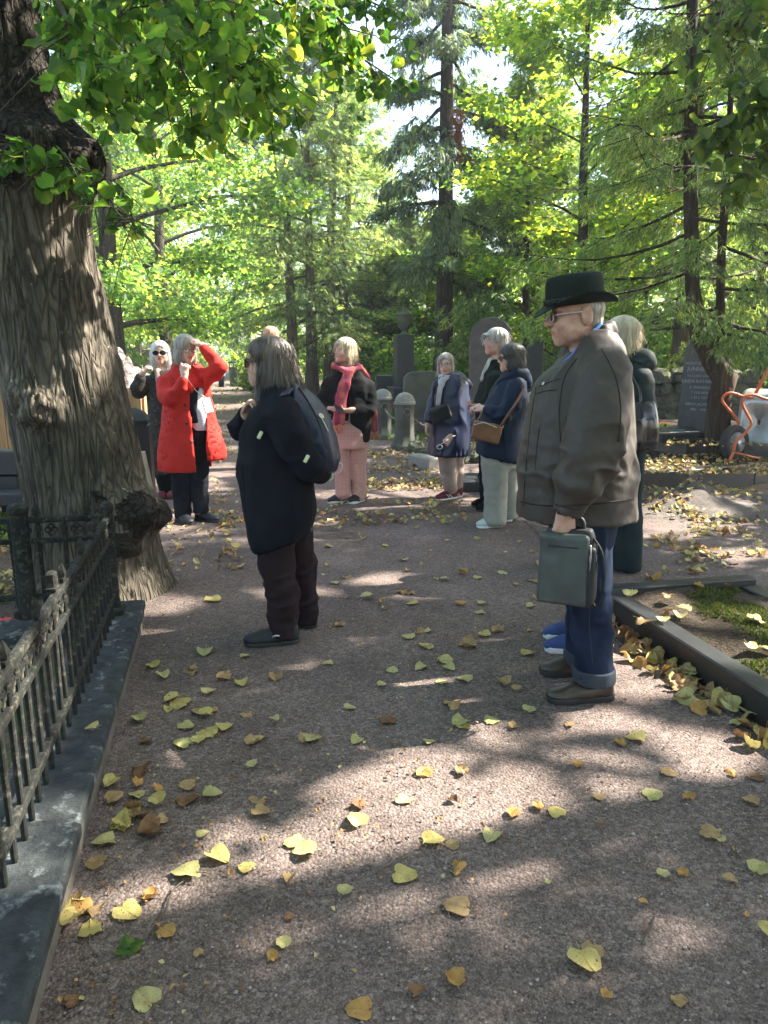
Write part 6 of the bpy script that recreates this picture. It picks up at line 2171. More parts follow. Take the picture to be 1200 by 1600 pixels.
f.sub((lambda X, Y, Z, a=p.L(396, 858), b=p.L(480, 828): np.maximum(Z - (a[2] + (b[2] - a[2]) * (X - a[0]) / (b[0] - a[0])), 0 * Y) + (Z > 2) * 0 if False else Z - (a[2] + (b[2] - a[2]) * (X - a[0]) / (b[0] - a[0])) + 0 * Y, (-.8, -.6, -.1), (.8, .6, p.L(0, 822)[2])))
f.sub(loft(p.rows([(870, 400, 478, .185), (835, 396, 480, .185), (822, 398, 478, .18)]), 2.2, -.004))
p.put(f, 'coat', M['navy_coat'], [(.010, (6, 6, 1.0), True, .45, 1.0), (.009, (9, 9, 12), True, .8, 1.35), (.003, (22, 22, 20), False)])
bv = p.bvh()
f = p.fld()
# lapel and collar
A = [p.L(x, y, d) for x, y, d in ((452, 598, -.03), (440, 606, -.08), (425, 616, -.10), (408, 634, -.10), (393, 660, -.085), (383, 690, -.06), (378, 712, -.03))]
for PP in (A, [q * [1, -1, 1] for q in A]):
    ringc(f, PP, .017, .02); ringc(f, [q + np.array([.02, -.012 * np.sign(q[1]), -.008]) for q in PP[2:6]], .013, .02)
p.put(f, 'lapel', M['navy_coat'], [(.002, (20, 20, 20), False)])
p.button(bv, 373.5, 700, .011, M['metal'])
p.seam(bv, [(384, 800), (381, 760), (378, 720)], .003, 'front_edge', M['black'], 0)
p.seam(bv, [(420, 742), (440, 735), (456, 730)], .004, 'pocket', M['black'], 0)
f = p.fld()
f.add(loft(p.rows([(838, 404, 476, .14), (790, 400, 476, .14)]), 2))
p.chain(f, [(428, 820, -.06, .096), (432, 880, -.085, .090), (441, 930, -.105, .076), (444, 992, -.11, .070)], .02, p.L(0, 995, -.11)[2])
p.chain(f, [(458, 820, .06, .096), (468, 880, .10, .085), (474, 930, .115, .068), (479, 968, .12, .062)], .02, p.L(0, 972, .12)[2])
p.put(f, 'trousers', M['plum'], [(.010, (11, 11, 20), True, .05, .42), (.007, (9, 9, 9), True), (.002, (30, 30, 30), False)])
p.shoe((468, 1002, -.10), (381, 1007, -.15), .048, .085, M['bag_black'], M['sole_black'], .026, None, toe_h=1.1)
q = p.L(431, 995, -.175)
MB().tube([q + np.array([-.02, 0, -.004]), q + np.array([0, -.004, .008]), q + np.array([.02, 0, .006])], .005, 6).build('shoe_mark', M['metal'], p.t, smooth=True)
p.shoe((496, 980, .12), (440, 984, .12), .047, .085, M['bag_black'], M['sole_black'], .026, None)
# backpack
bp = thing('backpack', 'navy backpack with pale lime zip pulls on the dark-haired woman\'s back', 'backpack', p.base)
f = p.fld()
f.add(loft(p.rows([(737, 484, 512, .10), (727, 478, 523, .125), (705, 476, 526, .135), (680, 470, 521, .135), (650, 462, 509, .13), (625, 452, 496, .115), (606, 446, 476, .085), (598, 446, 466, .05)]), 3.2))
V, Q = f.mesh(2); N_n = vert_normals(V, [Q])
V = V + N_n * (.014 * (1 - 2 * np.abs(vnoise(V * np.array([9, 9, 7]), 61))) + .004 * vnoise(V * 22, 62))[:, None]
mesh_np('pack_body', V, Q, M['navy_nylon'], bp)
bvp = BVHTree.FromPolygons([Vector(v) for v in V], Q.tolist())
f = p.fld(); f.add(loft(p.rows([(734, 494, 527, .08), (715, 496, 532, .095), (690, 494, 526, .095), (668, 490, 516, .08)]), 3)); V2, Q2 = f.mesh(2)
mesh_np('pocket', V2 + vert_normals(V2, [Q2]) * (.005 * vnoise(V2 * 18, 63))[:, None], Q2, M['navy_nylon'], bp)
for pts, rr_, m_ in (([(466, 606), (484, 632), (500, 665), (510, 700)], .004, 'bag_black'), ([(500, 650), (507, 663), (512, 674)], .003, 'lime_trim')):
    P = [p.hit(bvp, x, y, .003)[0] for x, y, _ in smooth_path([(a, b, 0) for a, b in pts], 20)]
    P = [q for q in P if q is not None]
    if len(P) > 2: MB().tube(P, rr_, 6).build('zip', M[m_], bp, smooth=True)
q, n_ = p.hit(bvp, 501, 651, .004)
if q is not None: lathe_at([(.012, 0), (.016, .003), (.009, .005), (.007, 0)], q, np.stack([unit(np.cross(n_, [0, 0, 1.])), np.cross(n_, unit(np.cross(n_, [0, 0, 1.]))), n_], 1), 14).build('badge', M['lime_trim'], bp, smooth=True)
strap = [p.hit(bv, x, y, .008)[0] for x, y, _ in smooth_path([(472, 600, 0), (464, 602, 0), (456, 606, 0), (448, 612, 0), (443, 620, 0)], 30)]
strap = [q for q in strap if q is not None]
mb = MB()
for dx in (-.018, -.009, 0, .009, .018): mb.tube([q + np.array([dx, 0, dx * .3]) for q in strap], .0065, 5)
mb.build('shoulder_strap', M['navy_nylon'], bp, smooth=True)
for x_, y_ in ((408, 678), (478, 716)):
    q, n_ = p.hit(bv, x_, y_, .012)
    if q is not None: MB().box(q, (.018, .010, .040), bev=.003, M=Matrix.Rotation(.5, 3, 'Y')).build('buckle', M['lime_trim'], bp)
kq = p.L(512, 741, -.05)
tt = np.linspace(0, 2 * math.pi, 19)
MB().tube(np.c_[kq[0] + .026 * np.cos(tt), kq[1] + tt * 0, kq[2] - .01 + .020 * np.sin(tt)], .0065, 6, cap=False).build('reflector_ring', M['lime_trim'], bp, smooth=True)
MB().tube(smooth_path([kq + np.array([.02, 0, .0]), kq + np.array([.06, 0, .01]), kq + np.array([.075, 0, .05]), kq + np.array([.05, 0, .06])], 16), .003, 5).build('cord', M['white_cloth'], bp, smooth=True)
# leash of her bag below the coat
MB().tube([p.L(486, 806, -.05), p.L(486, 830, -.05)], .006, 5).build('strap_end', M['beige'], p.t, smooth=True)

# --- woman in the red coat ----------------------------------------------------------------------------------------
p = Person('woman in a red trench coat raising one hand to her head, by the leaning trunk', 298, 6.4, .0075, 3)
p.skin = M['skin_pale']
p.head(290, 546, 0, -52, 6, 1.0)
p.eyes((M['frame_dark'], M['lens'], 1.0), M['hair_brown'])
RAr = [(260, 592, -.03, .045), (266, 622, -.16, .04), (288, 590, -.24, .028)]
LAr = [(318, 590, .02, .045), (342, 574, -.10, .04), (315, 540, -.05, .028)]
p.torso(p.L(298, 720), p.L(292, 610), [RAr, LAr], [[(284, 720, 0, .085), (283, 770, 0, .06), (286, 808, 0, .045)], [(308, 720, .02, .085), (310, 765, .03, .06), (312, 800, .05, .045)]])
p.hand(p.L(288, 588, -.24), (.12, .15, 1), (.1, .9, 0), 72, .95, -1)
p.hand(p.L(316, 541, -.05), (-.8, .25, .62), (-.45, .3, -.8), 26, .95, -1)
p.finish_body()
p.hair([((-.012, 0, .040), (.108, .090, .090)), ((-.035, 0, -.03), (.082, .094, .115)), ((.0, .062, -.05), (.05, .030, .08)), ((.0, -.062, -.05), (.05, .030, .08))], [((.112, .008, -.035), (.070, .070, .112))], M['hair_ash'], -.135, .006, .004, h=.006, freq=12, ragged=.03, strays=120)
f = p.fld()
secs = p.rows([(734, 248, 336, .20), (715, 248, 356, .21), (690, 250, 350, .21), (660, 254, 337, .20), (635, 257, 331, .185), (612, 253, 328, .17), (594, 254, 325, .15), (580, 266, 318, .11), (570, 276, 308, .075)])
f.add(loft(secs, 2.3))
f.sub(loft(secs, 2.3, -.018, True))
z_ = lambda y: p.L(0, y)[2]
x_ = lambda x, y: p.L(x, y)[0]
f.sub(slot(p, z_(760), z_(606), x_(317, 735), x_(303, 606), x_(334, 735), x_(322, 606), -.02))
f.sub(below(z_(716), x_(326, 716), .8))
f.add(rc(p.L(270, 588, -.02), p.L(258, 600, -.04), .058, .068), .03); f.add(rc(p.L(312, 586, .0), p.L(322, 590, .0), .055, .064), .03)
p.chain(f, [(258, 600, -.04, .070), (260, 618, -.13, .068), (268, 622, -.18, .062), (282, 604, -.225, .050), (287, 594, -.235, .042)], .02)
p.chain(f, [(320, 590, .0, .068), (335, 583, -.06, .064), (343, 574, -.10, .058), (331, 558, -.08, .050), (319, 545, -.06, .040)], .02)
# wide storm collar
A = [p.L(x, y, d) for x, y, d in ((288, 568, .09), (270, 572, .03), (272, 580, -.07), (284, 590, -.12), (300, 606, -.16))]
B = [p.L(x, y, d) for x, y, d in ((288, 568, .09), (310, 572, .02), (318, 580, -.07), (323, 592, -.12), (322, 608, -.13))]
for PP in (A, B):
    ringc(f, PP, .018, .015); ringc(f, [q + np.array([0, -.01, -.03]) for q in PP[1:]], .014, .02)
p.put(f, 'coat', M['red'], [(.008, (7, 7, 1.2), True, .5, 1.1), (.007, (10, 10, 13), True, .9, 1.6), (.002, (24, 24, 24), False)])
bv = p.bvh()
for a, b in ((289, 633), (292, 662), (300, 690)): p.button(bv, a, b, .012, M['bag_black'])
p.seam(bv, [(258, 641), (275, 637), (300, 640)], .006, 'belt', M['red'], .0)
p.seam(bv, [(270, 655), (280, 668), (290, 672)], .004, 'pocket', M['red'], .0)
f = p.fld(); f.add(loft(p.rows([(672, 300, 335, .12, -.02), (640, 296, 330, .135, -.02), (610, 290, 324, .12), (585, 280, 312, .08)]), 2.2)); p.put(f, 'top', M['white_top'], [(.006, (10, 10, 8), True)])
f = p.fld(); f.add(loft(p.rows([(660, 298, 322, .128, -.03), (630, 292, 318, .142, -.03), (600, 288, 316, .12, -.02), (585, 281, 312, .085)]), 2.2)); p.put(f, 'cardigan', M['dark_jeans'], [(.004, (12, 12, 8), True)])
f = p.fld(); f.add(loft(p.rows([(725, 270, 322, .13), (665, 285, 332, .13)]), 2))
p.chain(f, [(285, 715, 0, .098), (283, 760, 0, .078), (287, 808, 0, .070)], .02, z_(808)); p.chain(f, [(309, 715, .02, .098), (311, 760, .03, .076), (315, 800, .04, .068)], .008, z_(802))
p.put(f, 'trousers', M['dark_jeans'], [(.008, (11, 11, 15), True)])
p.shoe((277, 812, .06), (300, 820, -.14), .050, .095, M['bag_black'], M['sole_black'], .026)
p.shoe((305, 802, .08), (343, 808, -.02), .050, .095, M['bag_black'], M['sole_black'], .026)
q = p.L(324, 634, -.17)
MB().box(q, (.075, .014, .13), rz=.5, bev=.006, M=Matrix.Rotation(-.25, 3, 'Y')).build('phone_case', M['white_cloth'], p.t)
MB().tube(smooth_path([p.L(292, 590, -.14), p.L(306, 610, -.17), q + np.array([0, 0, .06])], 12), .004, 5).build('lanyard', M['white_cloth'], p.t, smooth=True)

# --- white-haired woman behind the red coat ------------------------------------------------------------------------
p = Person('white-haired woman in sunglasses and a dark print dress behind the red coat', 250, 7.5, .0085, 4)
p.skin = M['skin_pale']
p.head(250, 552, 0, -78, 0, .98)
p.eyes((M['frame_dark'], M['lens_dark'], 1.1))
p.torso(p.L(250, 700), p.L(250, 620), [[(231, 592, 0, .042), (216, 612, -.12, .036), (224, 582, -.16, .028)], [(270, 592, 0, .042), (274, 640, 0, .036), (270, 680, -.1, .028)]], [[(244, 710, 0, .08), (252, 745, 0, .06), (256, 768, 0, .045)], [(262, 710, 0, .08), (264, 745, 0, .06), (264, 770, 0, .045)]])
p.hand(p.L(222, 584, -.16), (.6, .1, .7), (.5, .6, -.3), 60, .95, -1)
p.finish_body()
p.hair([((-.016, 0, .040), (.106, .086, .090)), ((-.05, 0, -.05), (.07, .098, .13)), ((-.02, .072, -.06), (.04, .032, .11)), ((-.02, -.072, -.06), (.04, .032, .11))], [((.112, 0, -.030), (.072, .066, .115))], M['hair_white'], -.18, .006, .004, h=.006, ragged=.04, strays=100)
f = p.fld()
f.add(loft(p.rows([(738, 236, 272, .15), (700, 233, 275, .16), (650, 232, 274, .15), (610, 231, 272, .14), (590, 233, 270, .12), (578, 241, 262, .08)]), 2.2))
p.chain(f, [(232, 596, -.01, .062), (217, 612, -.11, .066), (214, 606, -.15, .058), (219, 592, -.16, .05)], .02); p.chain(f, [(270, 596, 0, .06), (274, 640, 0, .055), (270, 676, -.1, .045)], .02)
p.put(f, 'dress', M['print_dark'], [(.008, (9, 9, 2), True), (.004, (20, 20, 20), False)])
f = p.fld(); f.add(rc(p.L(246, 580, -.06), p.L(249, 600, -.14), .035, .03), .01); p.put(f, 'neck_scarf', M['beige'], [(.005, (20, 20, 8), True)])
f = p.fld(); p.chain(f, [(246, 715, 0, .085), (254, 745, 0, .07), (257, 764, 0, .06)], .02); p.chain(f, [(262, 715, 0, .085), (264, 745, 0, .07), (265, 766, 0, .06)], .02); p.put(f, 'trousers', M['black'], [(.006, (12, 12, 14), True)])
p.shoe((262, 768, .05), (248, 776, -.12), .047, .08, M['maroon'], M['sole_black']); p.shoe((272, 769, .05), (266, 778, -.12), .047, .08, M['maroon'], M['sole_black'])

# --- ginger-haired man far back ------------------------------------------------------------------------------------
p = Person('ginger-haired man far back whose head shows above the dark-haired woman', 424, 9.5, .01, 5)
p.head(421, 526, 0, 200, 0, 1.0)
p.torso(p.L(424, 640), p.L(424, 585), [[(408, 565, 0, .045), (404, 600, 0, .04), (404, 630, 0, .03)], [(440, 565, 0, .045), (443, 600, 0, .04), (443, 630, 0, .03)]], [[(416, 650, 0, .085), (416, 690, 0, .06), (416, 718, 0, .045)], [(432, 650, 0, .085), (432, 690, 0, .06), (432, 718, 0, .045)]])
p.hand(p.L(404, 630), (0, 0, -1), (1, 0, 0)); p.hand(p.L(443, 630), (0, 0, -1), (-1, 0, 0))
p.finish_body()
p.hair([((-.016, 0, .046), (.102, .082, .086)), ((-.05, 0, -.01), (.066, .078, .08))], [((.108, 0, -.03), (.075, .09, .115))], M['hair_red'], -.09, .004, .004, h=.006)
f = p.fld(); f.add(loft(p.rows([(650, 403, 445, .13), (600, 403, 445, .14), (565, 404, 444, .12), (555, 412, 436, .08)]), 2.3)); p.chain(f, [(408, 567, 0, .06), (404, 600, 0, .055), (404, 626, 0, .045)], .02); p.chain(f, [(440, 567, 0, .06), (443, 600, 0, .055), (443, 626, 0, .045)], .02)
p.put(f, 'shirt', M['slate'], CREASE)
f = p.fld(); p.chain(f, [(416, 648, 0, .10), (416, 690, 0, .08), (416, 718, 0, .07)], .03); p.chain(f, [(432, 648, 0, .10), (432, 690, 0, .08), (432, 718, 0, .07)], .03); p.put(f, 'trousers', M['dark_jeans'], CREASE)
p.shoe((416, 722, .05), (414, 728, -.2), up=M['leather_brown'], sole=M['sole_black']); p.shoe((434, 722, .05), (436, 728, -.2), up=M['leather_brown'], sole=M['sole_black'])

# --- woman with the orange scarf ----------------------------------------------------------------------------------
p = Person('blonde woman in a red-orange scarf, black cardigan and pink checked trousers holding a phone', 546, 7.27, .0075, 6)
p.skin = M['skin_pale']
p.head(538, 549, 0, -138, -2, 1.02)
p.eyes(None, M['hair_blonde'])
p.torso(p.L(546, 690), p.L(546, 610), [[(512, 598, 0, .045), (506, 632, -.08, .04), (523, 640, -.19, .028)], [(576, 600, 0, .045), (578, 640, -.06, .04), (548, 641, -.19, .028)]], [[(534, 680, 0, .085), (536, 730, 0, .065), (538, 768, 0, .05)], [(558, 680, 0, .085), (560, 730, 0, .065), (560, 768, 0, .05)]])
p.hand(p.L(519, 639, -.19), (.85, -.1, -.15), (0, .3, .9), 50, .95, 1); p.hand(p.L(549, 641, -.19), (-.9, -.1, -.1), (0, .5, .8), 55, .95, -1)
p.finish_body()
p.hair([((-.016, 0, .042), (.110, .092, .092)), ((-.040, 0, -.03), (.084, .100, .108)), ((.0, .07, -.04), (.045, .03, .075)), ((.0, -.07, -.04), (.045, .03, .075))], [((.116, 0, -.035), (.070, .070, .110))], M['hair_blonde'], -.125, .006, .004, h=.006, ragged=.03, strays=160)
f = p.fld()
f.add(loft(p.rows([(690, 540, 577, .12, .04), (660, 522, 580, .14), (630, 512, 580, .15), (605, 508, 580, .145), (592, 514, 574, .12), (580, 526, 562, .08)]), 2.3))
f.sub(slot(p, p.L(0, 700)[2], p.L(0, 600)[2], p.L(505, 0)[0], p.L(532, 0)[0], p.L(545, 0)[0], p.L(540, 0)[0], -.02))
p.chain(f, [(514, 600, 0, .065), (506, 620, -.05, .062), (507, 634, -.10, .058), (518, 640, -.17, .045)], .02); p.chain(f, [(575, 602, 0, .066), (580, 630, -.03, .064), (577, 642, -.08, .06), (556, 642, -.17, .046)], .02)
p.put(f, 'cardigan', M['black'], CREASE)
f = p.fld(); f.add(loft(p.rows([(657, 516, 548, .13, -.02), (620, 518, 556, .13), (595, 522, 560, .10)]), 2.2)); p.put(f, 'top', M['black'])
f = p.fld(); f.add(loft(p.rows([(660, 515, 548, .132, -.02), (655, 516, 548, .132, -.02)]), 2.2)); p.put(f, 'waistband', M['white_cloth'])
f = p.fld(); f.add(loft(p.rows([(700, 520, 572, .14), (660, 516, 572, .14)]), 2.2))
p.chain(f, [(532, 690, -.02, .100), (536, 735, -.02, .080), (536, 772, -.02, .072)], .01, .03); p.chain(f, [(558, 690, .02, .100), (560, 735, .03, .080), (561, 772, .03, .076)], .006, .03)
p.put(f, 'trousers', M['pink_gingham'], [(.007, (9, 9, 9), True)])
p.shoe((546, 776, .06), (512, 785, -.08), .046, .085, M['bag_black'], M['sole_white'], .03, M['white_cloth'], M['white_cloth']); p.shoe((568, 778, .08), (546, 788, -.1), .046, .085, M['bag_black'], M['sole_white'], .03, M['white_cloth'], M['white_cloth'])
f = p.fld(.007)
ring = [p.L(x, y, d) for x, y, d in ((522, 572, -.08), (535, 578, -.12), (550, 578, -.08), (562, 574, .0), (556, 569, .07), (536, 568, .09), (522, 569, .02), (522, 572, -.08))]
ringc(f, ring, .024, .02)
drop = [p.L(x, y, d) for x, y, d in ((546, 580, -.14), (539, 600, -.17), (534, 620, -.18), (531, 640, -.20), (529, 662, -.21))]
for dx in (-.026, -.009, .009, .026): ringc(f, [q + np.array([dx * (1.2 + .2 * i), 0, 0]) for i, q in enumerate(drop)], .016, .018)
drop2 = [p.L(x, y, d) for x, y, d in ((562, 574, .05), (574, 590, .11), (582, 620, .13), (586, 650, .13), (585, 672, .13))]
for dx in (-.02, .01): ringc(f, [q + np.array([dx, 0, 0]) for q in drop2], .02, .018)
o = p.put(f, 'scarf', M['scarf'], [(.008, (14, 14, 3), True), (.003, (30, 30, 8), False)])
o['label'] = 'red, orange and plum striped scarf'
M['fringe'] = cloth('orange_fringe', (.55, .14, .05), (.68, .22, .09))
mb = MB()
for q in (drop2[-1], drop[-1]):
    mb = MB()
    for i in range(9):
        q0 = q + np.array([(i - 4) * .010, 0, 0]); mb.tube([q0, q0 + np.array([p.r.normal(0, .006), 0, -.05]), q0 + np.array([p.r.normal(0, .01), 0, -.10])], .003, 4)
    tag(mb.build('fringe', M['fringe'], o, smooth=True), kind='stuff')
ph = thing('mobile_phone', 'black phone held by the woman with the orange scarf', 'phone', p.base + p.L(530, 638, -.235), .4)
MB().box((0, 0, 0), (.075, .145, .010), bev=.004, M=Matrix.Rotation(R(35), 3, 'X')).build('phone_case', M['phone'], ph)

# --- woman in the blue raincoat -----------------------------------------------------------------------------------
p = Person('grey-blonde woman in a shiny blue raincoat and glasses, right of the near bollard', 700, 7.45, .0075, 7)
p.skin = M['skin_pale']
p.head(696, 570, 0, -102, 2, .95)
p.eyes((M['frame_dark'], M['lens'], 1.0), M['hair_ash'])
p.torso(p.L(700, 700), p.L(700, 620), [[(684, 602, .02, .042), (676, 640, -.05, .036), (668, 664, -.1, .028)], [(722, 602, .02, .042), (720, 650, -.05, .038), (706, 680, -.17, .028)]], [[(696, 700, 0, .08), (700, 735, 0, .06), (704, 758, 0, .045)], [(712, 700, .05, .08), (714, 730, .08, .06), (714, 755, .1, .045)]])
p.hand(p.L(706, 680, -.18), (-.6, -.25, -.6), (-.3, .8, -.4), 60, .95, -1); p.hand(p.L(668, 662, -.1), (-.2, -.1, -1), (1, 0, 0), 40, .9, 1)
p.finish_body()
p.hair([((-.014, 0, .040), (.104, .084, .088)), ((-.04, 0, -.03), (.075, .088, .105)), ((.0, .062, -.05), (.045, .026, .075)), ((.0, -.062, -.05), (.045, .026, .075))], [((.112, 0, -.036), (.072, .064, .116))], M['hair_ash'], -.125, .005, .003, h=.006, ragged=.02, strays=90)
f = p.fld()
secs = p.rows([(712, 666, 735, .20), (690, 669, 734, .20), (660, 673, 733, .185), (630, 677, 731, .17), (605, 682, 729, .15), (592, 688, 724, .12), (583, 693, 716, .08)])
f.add(loft(secs, 2.3))
f.sub(loft(p.rows([(716, 668, 733, .19), (700, 670, 732, .19)]), 2.3, -.004))
p.chain(f, [(722, 602, .0, .066), (724, 632, -.04, .064), (719, 654, -.08, .06), (709, 674, -.155, .046)], .02); p.chain(f, [(685, 602, .0, .062), (677, 632, -.03, .058), (670, 656, -.08, .045)], .02)
f.sub(slot(p, p.L(0, 640)[2], p.L(0, 575)[2], p.L(686, 0)[0], p.L(686, 0)[0], p.L(690, 0)[0], p.L(700, 0)[0], -.03))
p.put(f, 'raincoat', M['rain_navy'], [(.012, (7, 7, .8), True, .4, 1.05), (.006, (10, 10, 12), True, .85, 1.4)])
bv = p.bvh()
f = p.fld(); f.add(rc(p.L(716, 590, .07), p.L(730, 602, .09), .055, .05)); f.add(rc(p.L(704, 586, .08), p.L(730, 600, .06), .05, .05), .03); ringc(f, [p.L(x, y, d) for x, y, d in ((688, 592, -.12), (700, 590, -.10), (714, 588, -.06), (724, 592, .0))], .024, .02)
p.put(f, 'hood', M['rain_navy'], [(.008, (14, 14, 10), True)])
f = p.fld(); ringc(f, [p.L(x, y, d) for x, y, d in ((708, 586, -.02), (700, 590, -.09), (691, 594, -.13), (686, 612, -.16), (684, 632, -.17))], .026, .02); f.add(rc(p.L(690, 588, -.06), p.L(690, 600, -.12), .035), .02); p.put(f, 'scarf', M['pale_scarf'], [(.006, (16, 16, 5), True)])
MB().box(p.hit(bv, 721, 608, .002)[0] if p.hit(bv, 721, 608)[0] is not None else p.L(721, 608, -.1), (.03, .003, .006)).build('reflective_tab', M['white_cloth'], p.t)
f = p.fld(); p.chain(f, [(697, 700, -.02, .095), (700, 735, 0, .078), (704, 762, 0, .068)], .02, .035); p.chain(f, [(712, 700, .05, .09), (714, 735, .08, .07), (714, 757, .1, .062)], .02, .045); p.put(f, 'trousers', M['beige'], [(.008, (10, 10, 14), True)])
p.shoe((714, 768, .05), (681, 777, -.10), .047, .08, M['maroon'], M['sole_white'], .02, None, M['white_cloth']); p.shoe((722, 764, .12), (699, 772, .0), .046, .08, M['maroon'], M['sole_white'], .02, None, M['white_cloth'])
bg_ = thing('shoulder_bag', 'small black shoulder bag across the front of the blue raincoat', 'bag', p.base + p.L(688, 646, -.20), .15)
f = Field((-.16, -.1, -.14), (.16, .1, .14), .006); f.add(rbox((0, 0, 0), (.105, .035, .078), .03)); V, Q = f.mesh(2); V = V @ np.array([[math.cos(.35), 0, -math.sin(.35)], [0, 1, 0], [math.sin(.35), 0, math.cos(.35)]]).T; V = V * [1, 1, 1]; mesh_np('bag_body', V + vert_normals(V, [Q]) * (.004 * vnoise(V * 18, 5))[:, None], Q, M['bag_black'], bg_)
MB().tube(smooth_path([p.L(x, y, d) - p.L(688, 646, -.20) for x, y, d in ((678, 638, -.2), (681, 620, -.19), (684, 604, -.165), (692, 590, -.1))], 16), .005, 5).build('strap', M['bag_black'], bg_, smooth=True)
gl = thing('spectacles', 'pair of clear spectacles held in the blue raincoat woman\'s hand', 'glasses', p.base + p.L(692, 694, -.25)); mb = MB()
for dx in (-.032, .032):
    tt = np.linspace(0, 2 * math.pi, 15); mb.tube(np.c_[dx + .027 * np.cos(tt), .02 * np.sin(tt) * .3, .022 * np.sin(tt) + dx * .8], .003, 5, cap=False)
mb.tube([(.06, 0, .06), (.09, .0, .075), (.12, .02, .08)], .003, 5); mb.tube([(-.06, 0, -.03), (.05, -.02, .05)], .003, 5); mb.build('frame', M['frame_pale'], gl, smooth=True)

# --- tall grey-haired person --------------------------------------------------------------------------------------
p = Person('tall grey-haired person in glasses and a dark green parka in front of the arched headstone', 768, 6.95, .0075, 8)
p.head(774, 535, 0, 186, 0, 1.02, male=True)
p.eyes((M['frame_pale'], M['lens'], .95), M['hair_grey'])
p.torso(p.L(770, 700), p.L(772, 610), [[(772, 590, -.16, .045), (768, 630, -.18, .04), (750, 633, -.10, .028)], [(765, 590, .16, .045), (752, 625, .17, .04), (745, 633, .05, .028)]], [[(768, 700, -.08, .085), (768, 750, -.08, .06), (768, 785, -.08, .045)], [(764, 700, .09, .085), (762, 750, .09, .06), (762, 776, .09, .045)]])
p.hand(p.L(752, 634, -.10), (-.8, .5, -.1), (0, .5, .8), 55, .95, -1); p.hand(p.L(748, 634, .05), (-.8, -.4, -.1), (0, .3, .9), 55, .95, 1)
p.finish_body()
p.hair([((-.016, 0, .046), (.106, .088, .088)), ((-.055, 0, -.02), (.070, .088, .09)), ((.075, -.01, .055), (.045, .06, .03))], [((.118, 0, -.035), (.075, .085, .10)), ((.0, .085, -.03), (.03, .03, .035)), ((.0, -.085, -.03), (.03, .03, .035))], M['hair_grey'], -.10, .007, .004, h=.006, strays=120)
f = p.fld()
f.add(loft(p.rows([(700, 746, 796, .20), (660, 743, 797, .21), (630, 743, 797, .21), (605, 748, 795, .2), (588, 754, 792, .17), (572, 762, 790, .11), (562, 766, 788, .08)]), 2.3))
p.chain(f, [(774, 592, -.18, .072), (768, 628, -.20, .068), (754, 633, -.13, .05)], .02); p.chain(f, [(766, 592, .18, .072), (753, 625, .19, .066), (747, 633, .08, .05)], .02)
ringc(f, [p.L(x, y, d) for x, y, d in ((790, 556, .0), (786, 562, -.07), (774, 574, -.09), (760, 588, -.05))], .024, .02)
p.put(f, 'parka', M['forest'], CREASE)
bv = p.bvh(); p.button(bv, 755, 583, .008, M['metal'], 'snap'); p.button(bv, 752, 592, .008, M['metal'], 'snap')
f = p.fld(); f.add(rc(p.L(770, 566, -.01), p.L(758, 592, -.02), .05, .045), .02); p.put(f, 'scarf', M['hair_ash'], [(.006, (16, 16, 6), True)])
f = p.fld(); p.chain(f, [(768, 700, -.08, .10), (768, 750, -.08, .085), (768, 786, -.08, .075)], .03); p.chain(f, [(764, 700, .09, .10), (762, 745, .09, .085), (762, 776, .09, .075)], .03); p.put(f, 'trousers', M['dark_jeans'], CREASE)
p.shoe((776, 792, -.08), (743, 797, -.1), .048, .08, M['black'], M['sole_black']); p.shoe((772, 780, .09), (736, 785, .09), .048, .08, M['black'], M['sole_black'])

# --- brown bob, navy anorak ---------------------------------------------------------------------------------------
p = Person('brown-bobbed woman in a navy anorak and wide pale trousers with a tan bag', 788, 6.3, .0075, 9)
p.skin = M['skin_pale']
p.head(799, 561, 0, 178, 0, 1.0)
p.eyes((M['frame_dark'], M['lens_dark'], 1.0))
p.torso(p.L(785, 720), p.L(792, 625), [[(806, 605, -.17, .045), (790, 648, -.22, .04), (758, 640, -.15, .028)], [(790, 605, .17, .045), (770, 648, .2, .04), (752, 640, .03, .028)]], [[(776, 710, -.08, .09), (776, 770, -.08, .07), (776, 812, -.08, .05)], [(794, 710, .1, .09), (795, 770, .12, .07), (796, 805, .14, .05)]])
p.hand(p.L(757, 640, -.15), (-.6, .5, .3), (0, .6, -.6), 50, .93, -1); p.hand(p.L(752, 640, .02), (-.5, -.6, .2), (.2, .4, -.6), 50, .93, 1)
p.finish_body()
p.hair([((-.014, 0, .042), (.112, .094, .094)), ((-.045, 0, -.035), (.084, .100, .110)), ((.0, .07, -.05), (.05, .03, .07)), ((.0, -.07, -.05), (.052, .03, .07))], [((.122, 0, -.040), (.075, .082, .105))], M['hair_brown'], -.125, .004, .003, h=.0055, freq=13, ragged=.012, strays=90)
f = p.fld()
secs = p.rows([(724, 742, 811, .22), (700, 743, 811, .22), (670, 748, 814, .215), (640, 757, 820, .21), (615, 766, 824, .205), (598, 775, 822, .17), (586, 784, 818, .11), (578, 789, 815, .08)])
f.add(loft(secs, 2.3))
aa, bb = p.L(742, 707), p.L(811, 724)
f.sub((lambda X, Y, Z, a=aa, b=bb: Z - (a[2] + (b[2] - a[2]) * (X - a[0]) / (b[0] - a[0])) + 0 * Y, (-.8, -.6, -.1), (.8, .6, p.L(0, 706)[2])))
f.sub(loft(p.rows([(730, 746, 808, .20), (712, 748, 808, .205)]), 2.3, -.004))
p.chain(f, [(806, 606, -.18, .074), (800, 632, -.22, .072), (787, 650, -.235, .066), (764, 642, -.18, .048)], .02); p.chain(f, [(790, 606, .18, .072), (775, 640, .21, .068), (757, 642, .06, .048)], .02)
p.put(f, 'anorak', M['anorak'], [(.009, (7, 7, 2), True, .5, 1.1), (.008, (11, 11, 12), True, .85, 1.4), (.002, (24, 24, 24), False)])
